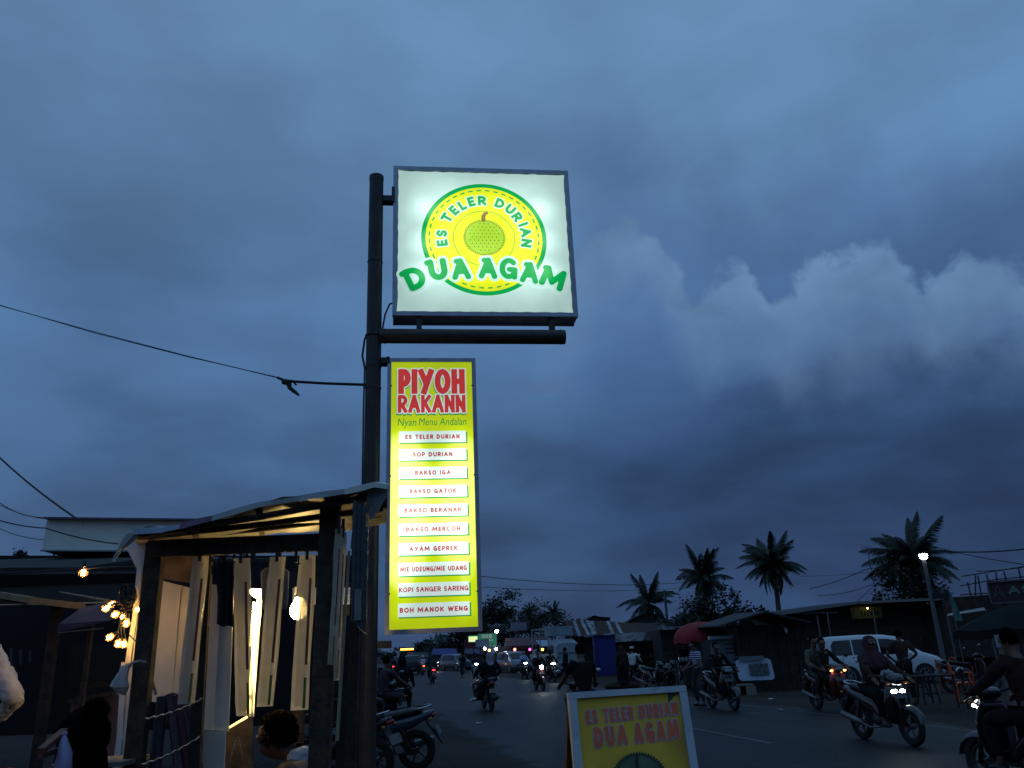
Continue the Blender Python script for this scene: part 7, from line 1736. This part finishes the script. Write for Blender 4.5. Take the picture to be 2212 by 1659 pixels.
# sign box on the roof
sbx = thing('roof_sign_box', 'blank whitish box sign on top of the left shop', 'sign', at(250, 1155, 12.2)); o = sbx.location
WBX = mat('whitish_panel', (.78, .78, .70), .5, var=.12, vscale=1.3)
xs = [101, 182, 264, 348, 440]
for k in range(4): b = MB(); b.slab([at(x, y, 12.2) - o for x, y in ((xs[k] - 9.5, 1188.5 + k * .3), (xs[k + 1] - 9, 1189 + k * .3), (xs[k + 1] - .6, 1122 + k * .8), (xs[k] + .4, 1121 + k * .8))], .03); part('panel', b, WBX, sbx)
b = MB(); b.bar(at(99, 1119.5, 12.15) - o, at(445, 1123.5, 12.15) - o, .10, .03); part('top_trim', b, mat('dull_violet_trim', (.10, .08, .12), .6), sbx)
b = MB(); b.bar(at(90, 1189.5, 12.15) - o, at(440, 1191.5, 12.15) - o, .08, .02); part('bottom_trim', b, WM, sbx)
b = MB(); b.slab([at(91, 1190, 12.22) - o, at(440, 1192, 12.22) - o, at(430, 1207, 14.2) - o, at(150, 1207, 14.2) - o], .02, dirn=(0, 0, 1)); part('underside', b, mat('brown_underside', (.07, .05, .04), .8, var=.4), sbx)
for x in (150, 300): a = at(x, 1192, 13.4); b = MB(); b.bar(a - o, Vector((a.x, a.y, 3.0)) - o, .05, .05); part('strut', b, GALV, sbx)
b = MB(); b.tube([at(115, 1193, 12.6) - o, at(119, 1205, 12.6) - o, at(121, 1217, 12.4) - o], .012, 5); part('cable', b, CABLE, sbx)

# bulbs
bulb('single clear bulb hanging alone under the left shop roof', at(180, 1236, 6.4), .036, emis('fil_1', (1., .50, .14), 70), tilt=(0, 0, 1), clear=True)
b = MB(); p = at(-60, 1244, 6.5); q = [at(-60, 1242, 6.5), at(60, 1236, 6.45), at(180, 1228, 6.4), at(290, 1224, 6.0)]; b.tube([v - q[0] for v in q], .008, 6); solo('lamp_cable', b, CABLE, 'cable carrying the single bulb along the left shop roof', 'cable', loc=q[0])
FIL = emis('fil_2', (1., .50, .13), 75)
cl = [(229, 1314, (.9, 0, .5), 'far left upper bulb of the cluster, lying tilted'), (242, 1305, (.8, 0, .5), 'topmost bulb of the cluster'), (249, 1327, (.9, 0, .4), 'bulb below the topmost pair of the cluster'), (264, 1332, (.3, 0, .9), 'small bulb in the centre of the cluster'), (273, 1346, (.1, 0, 1), 'round upright bulb right of the cluster centre'),
      (298, 1317, (-1, 0, .1), 'rightmost bulb of the cluster, touching the stall post'), (237, 1376, (.9, 0, .5), 'left lower bulb of the cluster, lying tilted'), (255, 1390, (.2, 0, 1), 'lowest bulb of the cluster, left of its twin'), (268, 1391, (-.1, 0, 1), 'lowest bulb of the cluster, right of its twin')]
for x, y, tl, lb in cl: bulb(lb, at(x, y, 4.36), .021 if x != 264 else .014, FIL, 'bundle of warm bulbs hanging at the left stall post', tl, clear=True)
t = thing('cable_bundle', 'coiled black cables of the bulb cluster hanging on the stall corner', 'cable', at(272, 1270, 4.38)); o = t.location; rs = random.Random(6)
for k in range(9):
    w = rs.uniform(5, 26); h = rs.uniform(18, 50); b = MB(); b.tube([at(276 + w * math.cos(u) * (1 if k % 2 else .8) + rs.uniform(-1, 1), 1262 + h * (1 - math.sin(u)) * .5, 4.38 + .02 * math.cos(u * 2 + k)) - o for u in [2 * math.pi * j / 18 for j in range(19)]], .004, 5); part('loop', b, CABLE, t)
for (x, y, tl, _) in cl:
    q = at(x, y, 4.36) + Vector(tl).normalized() * .045; b = MB(); b.tube([q - o, at(266 + rs.uniform(-6, 10), (y + 1300) / 2, 4.38) - o, at(274 + rs.uniform(-5, 5), 1302, 4.38) - o], .004, 5); part('lead', b, CABLE, t)
b = MB(); b.tube([at(280, 1372, 4.0) - o, at(296, 1388, 4.0) - o, at(318, 1386, 4.02) - o], .003, 5); part('lead', b, CABLE, t)

p = at(-108, 1500, 5.0); person('man in white long-sleeved shirt with a bent arm at the left edge', (p.x, p.y, .26), rad(115), 'akimbo', mat('white_shirt', (.55, .48, .47), .9, var=.2, bump=1., bscale=5), BLK, 'hair', scale=1.03, near=True)
p = at(192, 1560, 3.8); person('person with dark hair bun sitting low in the left shop', (p.x, p.y, .15), rad(150), 'sit', cloth('black_blouse', (.012, .012, .014)), BLK, 'bun', scale=.98, strands=1500, near=True, skin=mat('shaded_skin', (.03, .016, .012), .8, spec=.2))  # skin colour darkened to carry the shade inside the shop
t = thing('plastic_bag', 'pale violet bag or cloth beside the person with the hair bun', 'bag', at(138, 1640, 3.6)); o = t.location; b = MB(); b.rings([[at(x + a_ * math.cos(u), y, 3.6 + a_ / 300 * math.sin(u)) - o for u in [2 * math.pi * k / 12 for k in range(12)]] for x, y, a_ in ((140, 1588, 3), (139, 1600, 9), (140, 1625, 17), (136, 1660, 20), (132, 1700, 16))]); part('body', b, mat('violet_cloth', (.26, .25, .42), .7, var=.1), t, smooth=True); b = MB(); b.ball(at(140, 1586, 3.6) - o, .012, 8, 5); part('knot', b, mat('violet_cloth', (.25, .22, .36)), t)
p = at(74, 1640, 3.3); t = chair('orange plastic armchair at the bottom left corner of the shop', (p.x, p.y, .26 + .0), rad(70), group=None); t.scale = (1.05, 1.05, 1.05)
p = at(20, 1640, 3.9); chair('second orange plastic chair behind it at the left edge', (p.x, p.y, .26), rad(-60), group=None)
b = MB(); p, q = at(88, 1622, 3.5), at(140, 1578, 3.7); b.bar((0, 0, 0), q - p, .03, .02); b.bar((.0, 0, -.02), q - p + Vector((0, 0, -.07)), .02, .02); solo('wooden_rail', b, mat('brown_rail', (.12, .05, .03), .6), 'brown slanting rail behind the orange chair', 'rail', loc=p)
b = MB(); b.box((0, 0, 0), (.34, .3, .02)); t = thing('low_table', 'small pale tabletop low behind the stall corner strip', 'table', at(222, 1645, 4.2)); part('top', b, mat('pale_wood', (.2, .17, .14)), t); b = MB(); b.box((0, 0, -.45), (.04, .04, .88)); part('leg', b, WOOD2, t)
finish_skins()
